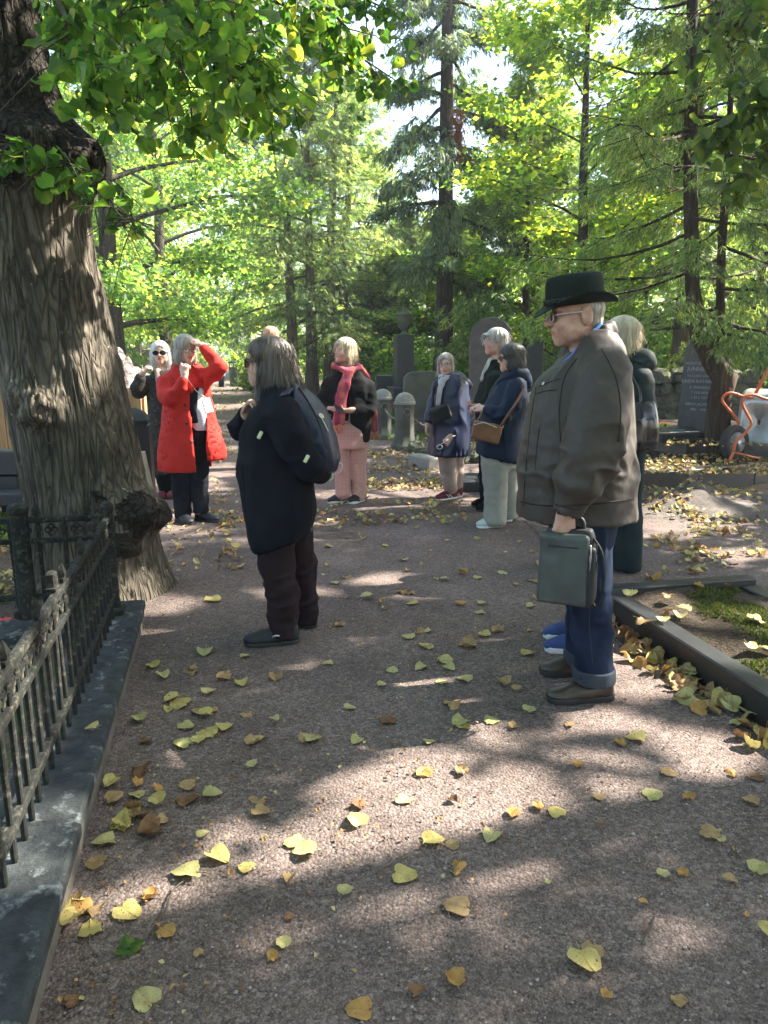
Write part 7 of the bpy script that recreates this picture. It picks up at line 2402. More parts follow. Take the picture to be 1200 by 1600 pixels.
bv = p.bvh()
f = p.fld(); f.add(rc(p.L(818, 584, -.05), p.L(822, 600, .05), .05)); f.add(rc(p.L(808, 582, -.09), p.L(822, 596, -.03), .042, .05), .03); ringc(f, [p.L(x, y, d) for x, y, d in ((812, 582, -.09), (794, 588, -.11), (780, 598, -.07), (776, 604, -.02))], .022, .02)
p.put(f, 'hood', M['anorak'], [(.006, (14, 14, 10), True)])
p.seam(bv, [(786, 660), (788, 690), (790, 718)], .003, 'seam', M['black'])
f = p.fld(); f.add(loft(p.rows([(730, 752, 806, .16), (690, 750, 808, .18)]), 2.2)); z_ = lambda y: p.L(0, y)[2]
p.chain(f, [(774, 725, -.08, .115), (774, 770, -.08, .096), (773, 815, -.08, .098)], .02, .025); p.chain(f, [(792, 725, .09, .10), (795, 770, .12, .075), (796, 809, .14, .072)], .02, .03)
p.put(f, 'trousers', M['linen_grey'], [(.007, (8, 8, 3), True), (.004, (14, 14, 16), True)])
p.shoe((786, 815, -.06), (744, 821, -.12), .046, .07, M['mint'], M['sole_white'], .022); p.shoe((801, 809, .14), (770, 812, .14), .046, .07, M['mint'], M['sole_white'], .022)
bc = p.L(760, 675, -.27)
bg_ = thing('shoulder_bag', 'tan leather shoulder bag at the hip of the woman in the navy anorak', 'bag', p.base + bc, R(-6))
f = Field((-.18, -.1, -.16), (.18, .1, .16), .006); f.add(rbox((0, 0, 0), (.118, .030, .078), .018)); V, Q = f.mesh(2)
tl = .22; V = V @ np.array([[math.cos(tl), 0, math.sin(tl)], [0, 1, 0], [-math.sin(tl), 0, math.cos(tl)]]).T; mesh_np('bag_body', V + vert_normals(V, [Q]) * (.004 * vnoise(V * 15, 6))[:, None], Q, M['tan'], bg_)
T2 = lambda x, y, d: p.L(x, y, d) - bc
MB().tube(smooth_path([T2(783, 664, -.28), T2(797, 644, -.315), T2(809, 625, -.30), T2(818, 606, -.235)], 16), .010, 6).build('strap', M['tan'], bg_, smooth=True)
MB().tube(smooth_path([T2(746, 657, -.26), T2(750, 648, -.22), T2(754, 640, -.18)], 10), .006, 6).build('strap', M['tan'], bg_, smooth=True)
tt = np.linspace(0, 2 * math.pi, 13); q = T2(783, 666, -.26); MB().tube(np.c_[q[0] + .016 * np.cos(tt), q[1] + tt * 0, q[2] + .012 * np.sin(tt)], .004, 5, cap=False).build('ring', M['metal'], bg_, smooth=True)
p_ = [q + np.array([-.02, -.03, .02]), q + np.array([-.10, -.03, .075])]
MB().tube([T2(741, 664, -.30), T2(757, 660, -.305), T2(777, 668, -.305)], .003, 5).build('zip', M['metal'], bg_, smooth=True)

# --- blonde woman behind the man ----------------------------------------------------------------------------------
p = Person('ash-blonde woman in a slate hooded jacket seen from behind, next to the hatted man', 972, 4.95, .0075, 10)
p.skin = M['skin_pale']
p.head(969, 526, 0, 128, 2, 1.0)
p.torso(p.L(978, 720), p.L(982, 610), [[(1000, 590, -.12, .045), (1006, 640, -.16, .04), (998, 690, -.14, .03)], [(955, 590, .15, .045), (950, 640, .2, .04), (945, 690, .18, .03)]], [[(980, 720, -.06, .09), (980, 810, -.06, .07), (980, 880, -.06, .05)], [(956, 720, .08, .09), (956, 810, .08, .07), (956, 875, .08, .05)]])
p.hand(p.L(998, 690, -.14), (-.1, .2, -1), (-1, 0, 0), 40, .93, 1); p.hand(p.L(945, 690, .18), (-.1, .2, -1), (1, 0, 0), 40, .93, -1)
p.finish_body()
p.hair([((-.016, 0, .042), (.116, .098, .094)), ((-.040, 0, -.03), (.092, .106, .108)), ((.0, .07, -.04), (.055, .035, .075)), ((.0, -.07, -.04), (.055, .035, .075))], [((.126, 0, -.030), (.075, .075, .115))], M['hair_blonde'], -.125, .006, .004, h=.0055, freq=13, ragged=.025, strays=200)
f = p.fld()
f.add(loft(p.rows([(700, 950, 1010, .20), (660, 952, 1014, .20), (620, 955, 1016, .19), (590, 958, 1014, .17), (570, 966, 1006, .13), (556, 972, 998, .08)]), 2.3))
p.chain(f, [(1000, 592, -.13, .075), (1008, 640, -.17, .07), (1000, 684, -.15, .055)], .02); p.chain(f, [(957, 592, .16, .075), (952, 640, .2, .07), (947, 684, .18, .055)], .02)
p.put(f, 'jacket', M['slate'], CREASE + [(.006, (7, 7, 2), True)])
f = p.fld(); f.add(rc(p.L(972, 562, .05), p.L(1006, 562, -.08), .050, .055)); f.add(rc(p.L(990, 560, .0), p.L(1008, 566, -.09), .055, .062), .04); f.add(rc(p.L(975, 555, -.06), p.L(1006, 566, -.09), .03, .05), .04); p.put(f, 'hood', M['slate'], [(.010, (12, 12, 12), True)])
f = p.fld(); f.add(loft(p.rows([(760, 948, 1003, .17), (690, 950, 1004, .18)]), 2.2))
p.chain(f, [(978, 740, -.06, .115), (979, 810, -.06, .100), (979, 886, -.06, .098)], .02, .03); p.chain(f, [(956, 740, .08, .11), (954, 810, .08, .10), (952, 880, .08, .098)], .02, .03); p.put(f, 'trousers', M['teal'], [(.008, (8, 8, 2.5), True)])
p.shoe((985, 893, -.12), (970, 890, .14), .046, .08, M['black'], M['sole_black']); p.shoe((962, 888, .0), (948, 882, .24), .046, .08, M['black'], M['sole_black'])
bc = p.L(1004, 665, -.24)
bg_ = thing('shoulder_bag', 'black leather shoulder bag on the blonde woman\'s right hip', 'bag', p.base + bc, R(20))
f = Field((-.16, -.12, -.22), (.16, .12, .2), .006); f.add(loft([(-.15, 0, 0, .11, .05), (-.10, 0, 0, .12, .06), (.05, 0, 0, .10, .05), (.13, 0, 0, .08, .028), (.15, 0, 0, .07, .02)], 3)); V, Q = f.mesh(2)
mesh_np('bag_body', V + vert_normals(V, [Q]) * (.008 * (1 - 2 * np.abs(vnoise(V * 10, 7))))[:, None], Q, M['phone'], bg_)
MB().tube(smooth_path([np.array([-.03, 0, .14]), p.L(1000, 610, -.22) - bc, p.L(990, 580, -.15) - bc], 14), .009, 6).build('strap', M['phone'], bg_, smooth=True)

# --- person standing hidden behind the man: blue trainers ----------------------------------------------------------
p = Person('person in blue white-soled trainers almost hidden behind the hatted man', 915, 3.62, .01, 11)
p.head(915, 566, 0, 180, 4, .95)
p.torso(p.L(918, 800), p.L(918, 660), [[(920, 640, -.15, .045), (922, 710, -.15, .04), (915, 770, -.15, .03)], [(918, 640, .15, .045), (920, 710, .16, .04), (915, 770, .15, .03)]], [[(918, 800, -.08, .08), (920, 900, -.08, .06), (922, 985, -.08, .045)], [(916, 800, .08, .08), (917, 900, .08, .06), (918, 965, .1, .045)]])
p.hand(p.L(915, 770, -.15), (0, 0, -1), (0, 1, 0)); p.hand(p.L(915, 770, .15), (0, 0, -1), (0, -1, 0))
p.finish_body()
p.hair([((-.016, 0, .042), (.108, .088, .090)), ((-.045, 0, -.03), (.075, .09, .1))], [((.116, 0, -.035), (.070, .085, .115))], M['hair_brown'], -.12)
f = p.fld(); f.add(loft(p.rows([(800, 895, 950, .19), (700, 893, 952, .2), (650, 896, 948, .19), (628, 902, 940, .12)]), 2.3)); p.put(f, 'jacket', M['slate'], CREASE)
f = p.fld(); p.chain(f, [(918, 800, -.08, .10), (921, 900, -.08, .07), (923, 985, -.08, .055)], .03); p.chain(f, [(916, 800, .08, .10), (918, 900, .08, .07), (920, 965, .1, .055)], .03); p.put(f, 'trousers', M['dark_jeans'], CREASE)
p.shoe((928, 1012, -.08), (850, 1012, -.10), .046, .085, M['blue_shoe'], M['sole_white'], .034, M['blue_shoe']); p.shoe((926, 988, .1), (848, 988, .08), .046, .085, M['blue_shoe'], M['sole_white'], .034, M['blue_shoe'])

# --- child far down the walk ---------------------------------------------------------------------------------------
p = Person('small figure in a pale blue top far down the walk beyond the red sleeve', 345, 29, .011, 12)
p.head(344, 559, 0, 250, 20, .95)
p.torso(p.L(345, 585), p.L(346, 571), [[(342, 568, 0, .04), (341, 577, 0, .035), (342, 584, 0, .028)], [(350, 568, 0, .04), (351, 577, 0, .035), (350, 584, 0, .028)]], [[(344, 588, 0, .07), (344, 596, 0, .05), (344, 603, 0, .04)], [(348, 588, 0, .07), (348, 596, 0, .05), (348, 603, 0, .04)]])
p.finish_body()
p.hair([((-.016, 0, .042), (.105, .085, .088)), ((-.045, 0, -.02), (.07, .085, .09))], [((.112, 0, -.035), (.07, .085, .115))], M['hair_blonde'], -.1, h=.01)
f = p.fld(); f.add(loft(p.rows([(588, 340, 352, .14), (572, 340, 352, .14), (565, 343, 349, .09)]))); p.put(f, 'jacket', M['shirt_blue'])
f = p.fld(); p.chain(f, [(344, 586, 0, .085), (344, 603, 0, .055)], .02); p.chain(f, [(348, 586, 0, .085), (348, 603, 0, .055)], .02); p.put(f, 'trousers', M['dark_jeans'])

# ------------------------------------------------------------------ fallen leaves, twigs, weeds, grit
def fallen_mat(name, a, b, vein, spot=(.10, .05, .02), trans=.18):
    m, nt, ns, ls, p = new_mat(name)
    co = coords(ns, ls)
    oi = ns.new('ShaderNodeObjectInfo')
    n = N_(ns, 'ShaderNodeTexNoise', Scale=2.6, Detail=4)
    va = ns.new('ShaderNodeVectorMath'); va.operation = 'ADD'; ls.new(co, va.inputs[0])
    mu = ns.new('ShaderNodeVectorMath'); mu.operation = 'SCALE'; ls.new(oi.outputs['Location'], mu.inputs[0]); mu.inputs['Scale'].default_value = 31.0
    ls.new(mu.outputs[0], va.inputs[1]); ls.new(va.outputs[0], n.inputs['Vector'])
    rp = ramp(ns, [(.3, a), (.7, b)]); ls.new(n.outputs[0], rp.inputs[0])
    n2 = N_(ns, 'ShaderNodeTexNoise', Scale=9, Detail=3); ls.new(va.outputs[0], n2.inputs['Vector'])
    r2 = ramp(ns, [(.62, (0, 0, 0)), (.70, (1, 1, 1))]); ls.new(n2.outputs[0], r2.inputs[0])
    col = mix_rgb(ns, ls, r2.outputs[0], rp.outputs[0], spot)
    # veins: midrib along x, side veins slanting from it
    sp = ns.new('ShaderNodeSeparateXYZ'); ls.new(co, sp.inputs[0])
    ab = ns.new('ShaderNodeMath'); ab.operation = 'ABSOLUTE'; ls.new(sp.outputs[1], ab.inputs[0])
    su = ns.new('ShaderNodeMath'); su.operation = 'MULTIPLY_ADD'; ls.new(ab.outputs[0], su.inputs[0]); su.inputs[1].default_value = -.75; ls.new(sp.outputs[0], su.inputs[2])
    sc = ns.new('ShaderNodeMath'); sc.operation = 'MULTIPLY'; ls.new(su.outputs[0], sc.inputs[0]); sc.inputs[1].default_value = 7.5
    fr = ns.new('ShaderNodeMath'); fr.operation = 'FRACT'; ls.new(sc.outputs[0], fr.inputs[0])
    r3 = ramp(ns, [(.0, (1, 1, 1)), (.10, (0, 0, 0)), (.9, (0, 0, 0)), (1, (1, 1, 1))]); ls.new(fr.outputs[0], r3.inputs[0])
    r4 = ramp(ns, [(.0, (1, 1, 1)), (.025, (0, 0, 0))]); ls.new(ab.outputs[0], r4.inputs[0])
    mx = ns.new('ShaderNodeMath'); mx.operation = 'MAXIMUM'; ls.new(r3.outputs[0], mx.inputs[0]); ls.new(r4.outputs[0], mx.inputs[1])
    h = ns.new('ShaderNodeMath'); h.operation = 'MULTIPLY'; ls.new(mx.outputs[0], h.inputs[0]); h.inputs[1].default_value = .45
    col = mix_rgb(ns, ls, h.outputs[0], col, vein)
    ls.new(col, p.inputs['Base Color']); p.inputs['Roughness'].default_value = .65; p.inputs['Specular IOR Level'].default_value = .3
    b_ = N_(ns, 'ShaderNodeBump', Strength=.4, Distance=.02); ls.new(mx.outputs[0], b_.inputs['Height']); ls.new(b_.outputs[0], p.inputs['Normal'])
    tr = ns.new('ShaderNodeBsdfTranslucent'); ls.new(col, tr.inputs[0])
    ms = ns.new('ShaderNodeMixShader'); ms.inputs[0].default_value = trans
    ls.new(p.outputs[0], ms.inputs[1]); ls.new(tr.outputs[0], ms.inputs[2]); ls.new(ms.outputs[0], nt.nodes['Material Output'].inputs[0])
    return m


LM = {'yellow': fallen_mat('yellow_leaf', (.40, .32, .10), (.54, .45, .17), (.30, .20, .04)),
      'pale': fallen_mat('pale_leaf', (.36, .32, .13), (.48, .43, .20), (.24, .20, .08)),
      'greenish': fallen_mat('greenish_leaf', (.32, .30, .11), (.45, .41, .18), (.18, .18, .05)),
      'tan': fallen_mat('tan_leaf', (.30, .19, .085), (.42, .29, .14), (.18, .10, .04)),
      'orange': fallen_mat('orange_leaf', (.36, .19, .055), (.46, .28, .09), (.26, .11, .02)),
      'brown': fallen_mat('brown_leaf', (.13, .065, .03), (.24, .13, .06), (.08, .04, .02))}
LN = {'yellow': 'bright yellow', 'pale': 'pale cream-yellow', 'greenish': 'yellow-green', 'tan': 'dry tan', 'orange': 'orange-brown', 'brown': 'curled dark brown'}
rf = np.random.default_rng(2024)
FLAT = [heart_leaf('l', rf, .16) for _ in range(4)]
CURL = [heart_leaf('l', rf, .75) for _ in range(3)]
FM = {}
for k_, m_ in LM.items():
    FM[k_] = [mesh_np('fallen_leaf', v, f, m_, do_link=False) for v, f in (FLAT if k_ in ('yellow', 'pale', 'greenish') else FLAT[:2] + CURL)]

# seen one by one in the photograph: pixel, width in pixels, kind
SEEN = [(557, 1284, 36, 'yellow'), (633, 1251, 28, 'pale'), (459, 1317, 34, 'yellow'), (474, 1333, 38, 'pale'), (677, 1315, 36, 'yellow'), (768, 1309, 34, 'pale'), (635, 1370, 40, 'yellow'), (712, 1418, 40, 'tan'), (714, 1357, 34, 'orange'), (342, 1341, 40, 'yellow'),
        (384, 1356, 28, 'yellow'), (289, 1366, 42, 'greenish'), (203, 1427, 44, 'yellow'), (141, 1452, 36, 'yellow'), (130, 1420, 34, 'orange'), (226, 1559, 40, 'pale'), (117, 1564, 26, 'brown'), (559, 1577, 38, 'orange'), (708, 1534, 30, 'orange'), (652, 1553, 26, 'brown'),
        (917, 1510, 52, 'yellow'), (924, 1492, 34, 'tan'), (946, 1560, 20, 'orange'), (1187, 1359, 36, 'greenish'), (1110, 1307, 30, 'tan'), (1198, 1458, 30, 'yellow'), (1022, 1243, 30, 'greenish'), (993, 1154, 32, 'yellow'), (970, 1162, 22, 'orange'), (902, 1196, 20, 'orange'),
        (868, 1268, 28, 'yellow'), (842, 1263, 22, 'orange'), (802, 1273, 24, 'orange'), (663, 1209, 28, 'orange'), (721, 1207, 24, 'tan'), (562, 1260, 26, 'brown'), (410, 1271, 30, 'tan'), (402, 1250, 28, 'tan'), (331, 1244, 34, 'greenish'), (292, 1229, 28, 'tan'),
        (293, 1252, 36, 'brown'), (232, 1297, 40, 'brown'), (208, 1272, 28, 'yellow'), (212, 1243, 26, 'greenish'), (174, 1227, 28, 'yellow'), (180, 1250, 28, 'tan'), (162, 1316, 36, 'greenish'), (148, 1350, 34, 'tan'), (143, 1140, 22, 'yellow'), (478, 1155, 30, 'tan'),
        (396, 1161, 26, 'tan'), (352, 1138, 28, 'yellow'), (326, 1146, 36, 'yellow'), (284, 1163, 30, 'greenish'), (312, 1158, 24, 'yellow'), (216, 1125, 28, 'greenish'), (228, 1160, 24, 'brown'), (268, 1094, 28, 'yellow'), (280, 1100, 36, 'yellow'), (310, 1110, 26, 'tan'),
        (332, 1112, 20, 'orange'), (384, 1117, 20, 'tan'), (238, 1041, 24, 'yellow'), (320, 1021, 30, 'greenish'), (350, 1060, 26, 'tan'), (378, 1070, 24, 'yellow'), (432, 1059, 24, 'tan'), (718, 1131, 34, 'greenish'), (709, 1101, 30, 'tan'), (803, 1137, 18, 'tan'),
        (606, 1127, 30, 'brown'), (731, 1009, 30, 'tan'), (702, 1045, 24, 'greenish'), (725, 1062, 26, 'greenish'), (664, 1010, 20, 'yellow'), (511, 1036, 20, 'pale'), (335, 938, 30, 'yellow'), (296, 1050, 24, 'tan'), (572, 935, 22, 'pale'), (655, 987, 22, 'tan'),
        (889, 1133, 18, 'tan'), (1046, 1209, 24, 'tan'), (1076, 1248, 24, 'orange'), (1175, 1252, 28, 'tan'), (1178, 1215, 26, 'brown'), (1143, 1209, 24, 'orange'), (262, 1458, 28, 'orange'), (426, 1495, 20, 'orange'), (236, 1403, 24, 'orange'), (452, 1375, 20, 'tan'),
        (985, 927, 26, 'greenish'), (1070, 952, 28, 'pale'), (1062, 963, 24, 'pale'), (1008, 968, 26, 'tan'), (1035, 970, 24, 'pale'), (1130, 1000, 22, 'tan'), (1180, 968, 24, 'greenish'), (1046, 935, 24, 'tan'), (1020, 905, 26, 'orange'), (1085, 912, 24, 'greenish'), (1140, 1028, 24, 'tan')]
LIST = []
for px, py, w, kind in SEEN:
    z0 = .0
    if 960 < px and py < 1000 and py > 915: z0 = ZB
    if px == 143: z0 = ZP
    g = G(px, py, z0 + .008)
    dpx = F / math.hypot(g[1], CZ)
    LIST.append([g[0], g[1], z0, w / dpx * .84, kind, 'seen', (px, py)])


def scatter(n, fx, kinds, size=(.038, .070), zone='', z0=0.0, clump=None):
    for _ in range(n):
        px, py = fx()
        g = G(px, py, z0)
        if clump is not None:
            for _t in range(12):
                if vnoise(np.array([[g[0] * clump, g[1] * clump, 3.3]]), 44)[0] > rf.uniform(-.15, .45): break
                px, py = fx(); g = G(px, py, z0)
        LIST.append([g[0], g[1], z0, rf.uniform(*size), kinds[rf.integers(len(kinds))], zone, (px, py)])


box_ = lambda x0, x1, y0, y1: (lambda: (rf.uniform(x0, x1), rf.uniform(y0, y1)))
K1 = ['yellow', 'pale', 'pale', 'greenish', 'tan', 'tan', 'orange']
K2 = ['yellow', 'orange', 'pale', 'tan', 'tan', 'yellow', 'brown', 'pale']
scatter(46, box_(500, 850, 815, 960), K1, zone='open')
scatter(34, box_(240, 850, 960, 1180), K1, zone='open')
scatter(22, box_(250, 1190, 1180, 1580), ['tan', 'orange', 'brown', 'pale'], (.02, .045), zone='open')
scatter(70, box_(245, 380, 800, 900), K2, zone='trunk')
scatter(9, box_(180, 260, 1200, 1330), ['orange', 'brown', 'tan', 'yellow'], (.03, .07), zone='plinth')
scatter(6, box_(105, 160, 1400, 1460), ['orange', 'brown', 'tan', 'yellow'], (.03, .06), zone='plinth')


def strip():
    t = rf.uniform(0.0, 1.75); o = -abs(rf.normal(0, .055)) - .02
    q = kp(t, o); a, b = PX(np.array([q[0], q[1], 0.])); return float(a), float(b)


for _ in range(84):
    t = rf.uniform(.05, 1.1) if rf.random() < .8 else rf.uniform(1.0, 1.6); o = -abs(rf.normal(0, .07)) - .02
    q = kp(t, o)
    LIST.append([q[0], q[1], .0 + max(0, .06 + o) * rf.uniform(0, .9), rf.uniform(.045, .08), ['yellow', 'pale', 'greenish', 'tan', 'tan', 'brown', 'orange'][rf.integers(7)], 'kerb', (1100, 1000)])
for _ in range(46):
    q = kp(rf.uniform(.1, 2.3), rf.uniform(.12, BW - .12))
    LIST.append([q[0], q[1], .128, rf.uniform(.035, .07), ['tan', 'brown', 'orange', 'pale', 'tan'][rf.integers(5)], 'bed', (1100, 950)])
scatter(130, box_(1000, 1198, 835, 900), K1 + K2, zone='clearing', clump=3)
scatter(260, box_(1000, 1198, 768, 840), K2 + ['pale'], zone='heap', clump=2.5)
scatter(800, box_(560, 800, 690, 790), K2, zone='litter', clump=1.6)
scatter(420, box_(245, 400, 640, 800), K2, zone='litter', clump=1.2)
scatter(200, box_(240, 760, 780, 830), K1 + K2, zone='litter', clump=2)
scatter(300, box_(640, 860, 640, 700), K2, zone='litter')
scatter(420, box_(1000, 1198, 712, 745), K2, z0=z1, zone='terrace')
scatter(120, box_(1040, 1198, 684, 700), K2, z0=z2 - .02, zone='terrace')
scatter(300, box_(-60, 140, 780, 960), K2 + ['greenish', 'brown'], zone='inside', clump=2)
scatter(260, box_(255, 600, 585, 650), K2, size=(.08, .14), zone='far')


for _ in range(2600):
    y_ = 1.2 + 6.5 * rf.random() ** 1.4; x_ = rf.uniform(-1, 1) * (.3 + .6 * y_)
    tq_ = (x_ - KERB0[0]) * PATH_NRM[0] + (y_ - KERB0[1]) * PATH_NRM[1]
    if tq_ < .03 or (((x_ - K0[0]) * KN[0] + (y_ - K0[1]) * KN[1]) > -.02 and ((x_ - K0[0]) * KD[0] + (y_ - K0[1]) * KD[1]) > -.02): continue
    if vnoise(np.array([[x_ * 1.6, y_ * 1.6, 1.1]]), 77)[0] < rf.uniform(-.5, .5) and tq_ > .25: continue
    LIST.append([x_, y_, 0.0, rf.uniform(.006, .018), ['brown', 'tan', 'brown', 'orange', 'pale'][rf.integers(5)], 'inside', (0, 0)])


def heap_z(x, y):
    u, v = (x - cx_) / 1.35, (y - cy_) / .75
    if abs(u) >= 1 or abs(v) >= 1: return 0.0
    i = int((u + 1) / 2 * (nuH - 1)); j = int((v + 1) / 2 * (nuH - 1))
    return max(0.0, float(HH[i, j]) + .012)


nuH, HH = 60, H
blocked = [(np.array([o.location.x, o.location.y]), .16) for o in SC.objects if o.get('category') == 'person']
REST = []
score = []
for L_ in LIST:
    d = math.sqrt(L_[0] ** 2 + L_[1] ** 2 + CZ ** 2)
    a_, b_ = PX(np.array([L_[0], L_[1], L_[2]]))
    on = -30 < a_ < 1230 and b_ < 1620 and L_[5] != 'inside'
    score.append(L_[3] / d * (4 if L_[5] == 'seen' else 1) if on else 0)
order = np.argsort(-np.array(score))
ZONE = {'open': 'on the open gravel', 'trunk': 'by the leaning trunk', 'plinth': 'in the drift along the fence plinth', 'kerb': 'in the drift piled against the black granite kerb', 'bed': 'on the mossy grave bed', 'clearing': 'on the gravel behind the grave bed',
        'heap': 'on the grey sand heap', 'litter': 'in the litter along the walk', 'terrace': 'on the terrace soil', 'far': 'far down the walk'}


def near_phrase(px, py):
    if py > 1480: a = 'at the very bottom'
    elif py > 1380: a = 'in the near foreground'
    elif py > 1330: a = 'low in the sun patch'
    elif py > 1200: a = 'at sun patch height'
    elif py > 1090: a = 'below the dark shoes' if px < 600 else 'before the man in the hat'
    else: a = 'on the shaded walk'
    if px < 260: b = 'beside the fence plinth'
    elif px < 430: b = 'on the left gravel'
    elif px < 720: b = 'in mid gravel'
    elif px < 960: b = 'right of mid gravel'
    else: b = 'near the grave kerb'
    return b + ' ' + a


def zone_phrase(zone, px, py):
    if zone == 'kerb': return 'in the kerb drift ' + ('nearest the jeans' if py < 1010 else 'at its middle' if py < 1070 else 'at its near end' if py < 1130 else 'near the right edge')
    if zone == 'open':
        a = 'near the pale trousers' if px > 690 and py < 880 else 'near the hatted man' if px > 690 and py < 1150 else 'by the black trainers' if px < 500 and py < 1090 else 'on mid walk' if py < 1090 else 'on near gravel, %s side' % ('left' if px < 500 else 'right' if px > 800 else 'middle')
        return a + (' behind' if py < 850 else '')
    if zone == 'plinth': return 'by the fence plinth, ' + ('upper cluster' if py < 1370 else 'lower cluster')
    if zone == 'trunk': return 'by the trunk foot, ' + ('below the red coat' if px > 300 else 'close to the bark')
    return ZONE[zone]


def place(L_):
    x, y, z0, s_, kind, zone, _ = L_
    hz = heap_z(x, y) if zone in ('heap', 'clearing') else 0
    tilt = .07 if zone in ('open', 'seen') else .35
    if zone == 'kerb': tilt = .55
    e = (rf.normal(0, tilt), rf.normal(0, tilt), rf.uniform(0, 6.28))
    return x, y, z0 + hz + .010 + abs(rf.normal(0, .006)) + (s_ * .22 * (tilt > .3)), e


used = {}
for c_, i in enumerate(order):
    L_ = LIST[i]
    if c_ < 300 and score[i] > 0:
        x, y, z, e = place(L_)
        kind, zone = L_[4], L_[5]
        me = FM[kind][rf.integers(len(FM[kind]))]
        o = link(bpy.data.objects.new('fallen_leaf', me))
        o.location = (x, y, z); o.rotation_euler = e; o.scale = (L_[3],) * 3
        if zone == 'seen':
            lab = '%s leaf %s' % (LN[kind], near_phrase(*L_[6]) if not (L_[6][0] > 960 and L_[6][1] < 1000) else 'on the mossy grave bed near its edge')
            if L_[6] == (917, 1510): lab = 'largest bright yellow fallen leaf, at the lower right on shaded gravel'
            if L_[6] == (143, 1140): lab = 'lone yellow fallen leaf lying on top of the granite fence plinth'
        else:
            sz_ = 'large' if L_[3] > .075 else 'small' if L_[3] < .052 else 'mid-sized'
            pose = 'flat' if abs(e[0]) + abs(e[1]) < .25 else 'upturned' if abs(e[0]) + abs(e[1]) > .8 else 'tilted'
            lab = '%s %s leaf %s %s' % (sz_, LN[kind], pose, zone_phrase(zone, *PX(np.array([x, y, z]))))
        tag(o, lab, 'leaf', '%s leaves %s' % (LN[kind], ZONE.get(zone, 'picked out on the gravel')))
    else:
        REST.append(L_)

# leaves that would share a label are told apart by their order from left to right
same = {}
for o in SC.objects:
    if o.name.startswith('fallen_leaf'): same.setdefault(o['label'], []).append(o)
ORD = {2: ['leftmost', 'rightmost'], 3: ['leftmost', 'middle one', 'rightmost'], 4: ['leftmost', 'second from left', 'third from left', 'rightmost']}
for lab, os_ in same.items():
    if len(os_) in ORD:
        os_.sort(key=lambda o: float(PX(np.array(o.location))[0]))
        for o, w_ in zip(os_, ORD[len(os_)]): o['label'] = lab + ', ' + w_
    elif len(os_) > 4:
        os_.sort(key=lambda o: float(PX(np.array(o.location))[0]))
        n4 = ['first', 'second', 'third', 'fourth', 'fifth', 'sixth', 'seventh', 'eighth', 'ninth', 'tenth']
        if len(os_) <= 10:
            for o, w_ in zip(os_, n4): o['label'] = lab + ', ' + w_ + ' from left'

# the rest of the litter: small folded leaves joined in one mesh, one material per colour
lowV = np.array([(-.5, 0, 0), (-.2, .36, .10), (.2, .34, .06), (.55, 0, .0), (.2, -.34, .10), (-.2, -.36, .04), (0, 0, -.03)])
lowF = np.array([(0, 6, 1, 1), (1, 6, 2, 2), (2, 6, 3, 3), (3, 6, 4, 4), (4, 6, 5, 5), (5, 6, 0, 0)])[:, :3]
VV, FF, MI, names = [], [], [], list(LM)
for q, L_ in enumerate(REST):
    x, y, z, e = place(L_)
    s_ = L_[3]
    Mx = (Matrix.Rotation(e[2], 3, 'Z') @ Matrix.Rotation(e[1], 3, 'Y') @ Matrix.Rotation(e[0], 3, 'X'))
    v = (lowV + rf.normal(0, .05, lowV.shape)) * [1, 1, 1 + 2 * rf.random()]
    VV.append(v * s_ @ np.array(Mx).T + [x, y, z]); FF.append(lowF + q * 7); MI += [names.index(L_[4])] * 6
tag(mesh_np('leaf_litter', np.concatenate(VV), np.concatenate(FF), [LM[k] for k in names], smooth=False, midx=MI), kind='stuff')


def ground_twig(pts, r0, label):
    P = np.array([G(a, b) for a, b in pts]); P[:, 2] = .012; P[1:-1, 2] += .006
    tag(MB().tube(smooth_path(P, 14), np.linspace(r0, r0 * .5, 14), 6).build('twig', M['twig'], smooth=True), label, 'twig')


M['twig_pale'] = M['plank_pale']
ground_twig([(234, 1466), (258, 1432), (272, 1398), (300, 1374)], .0035, 'thin bent twig on the gravel beside the greenish leaf near the plinth')
ground_twig([(1002, 1482), (1012, 1462), (1026, 1432)], .003, 'thin straight straw lying on the shaded gravel at the lower right')
ground_twig([(1138, 1340), (1146, 1332), (1152, 1344)], .0025, 'tiny dark twig on the gravel near the right edge')
w_ = thing('weed', 'tiny green weed sprouting from the gravel near the fence plinth', 'weed', G(202, 1486))
for a in (.3, 2.2, 4.1):
    v, f_ = LEAFV[1]
    o = link(bpy.data.objects.new('leaf', leaf_me[1]), w_); o.location = (.018 * math.cos(a), .018 * math.sin(a), .014); o.rotation_euler = (.1, -.35, a); o.scale = (.038,) * 3

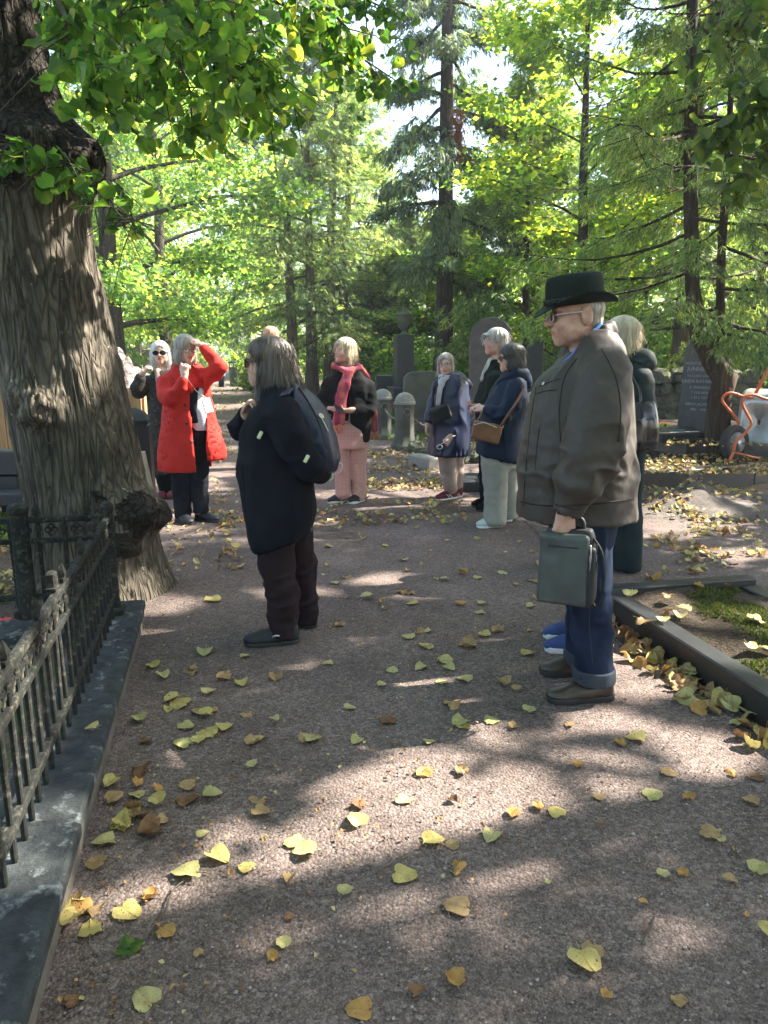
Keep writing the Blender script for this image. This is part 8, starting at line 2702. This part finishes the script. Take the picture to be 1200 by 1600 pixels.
# loose grit on the gravel in the foreground
n = 12000
yy = 1.1 + 3.2 * rf.random(n) ** 1.5; xx = rf.uniform(-1, 1, n) * (.35 + .62 * yy)
tq = (xx - KERB0[0]) * PATH_NRM[0] + (yy - KERB0[1]) * PATH_NRM[1]
k = (tq > .03) & ~((((xx - K0[0]) * KN[0] + (yy - K0[1]) * KN[1]) > -.02) & (((xx - K0[0]) * KD[0] + (yy - K0[1]) * KD[1]) > -.02))
xx, yy = xx[k], yy[k]; n = len(xx)
oc = np.array([(1, 0, 0), (0, 1, 0), (-1, 0, 0), (0, -1, 0), (0, 0, .8), (0, 0, -.6)])
of = np.array([(0, 1, 4), (1, 2, 4), (2, 3, 4), (3, 0, 4), (1, 0, 5), (2, 1, 5), (3, 2, 5), (0, 3, 5)])
sz = .0016 + .0042 * rf.random(n) ** 3
Vp = oc[None] * sz[:, None, None] * rf.uniform(.6, 1.4, (n, 6, 1))
an = rf.uniform(0, 6.28, n); ca, sa = np.cos(an)[:, None], np.sin(an)[:, None]
Vp = np.stack([Vp[..., 0] * ca - Vp[..., 1] * sa + xx[:, None], Vp[..., 0] * sa + Vp[..., 1] * ca + yy[:, None], Vp[..., 2] + .008 + sz[:, None] * .35], -1).reshape(-1, 3)
m, nt, ns, ls, p_ = new_mat('grit'); ge = ns.new('ShaderNodeNewGeometry')
rp = ramp(ns, [(0, (.06, .05, .05)), (.4, (.13, .105, .098)), (.8, (.20, .165, .155)), (1, (.36, .32, .31))]); ls.new(ge.outputs['Random Per Island'], rp.inputs[0]); ls.new(rp.outputs[0], p_.inputs['Base Color']); p_.inputs['Roughness'].default_value = .9
tag(mesh_np('grit', Vp, (of[None] + (np.arange(n) * 6)[:, None, None]).reshape(-1, 3), m, smooth=False), kind='stuff')

# ------------------------------------------------------------------ faint sunlit haze over the whole place
hm = bpy.data.materials.new('haze'); hm.use_nodes = True
hn = hm.node_tree.nodes; hn.remove(hn['Principled BSDF'])
pv = hn.new('ShaderNodeVolumePrincipled')
pv.inputs['Color'].default_value = (.95, .97, 1.0, 1)
pv.inputs['Density'].default_value = .0017
pv.inputs['Anisotropy'].default_value = .3
hm.node_tree.links.new(pv.outputs[0], hn['Material Output'].inputs['Volume'])
hz = MB().box((0, 70, 9.5), (312, 272, 21)).build('haze', hm)
tag(hz, kind='stuff')
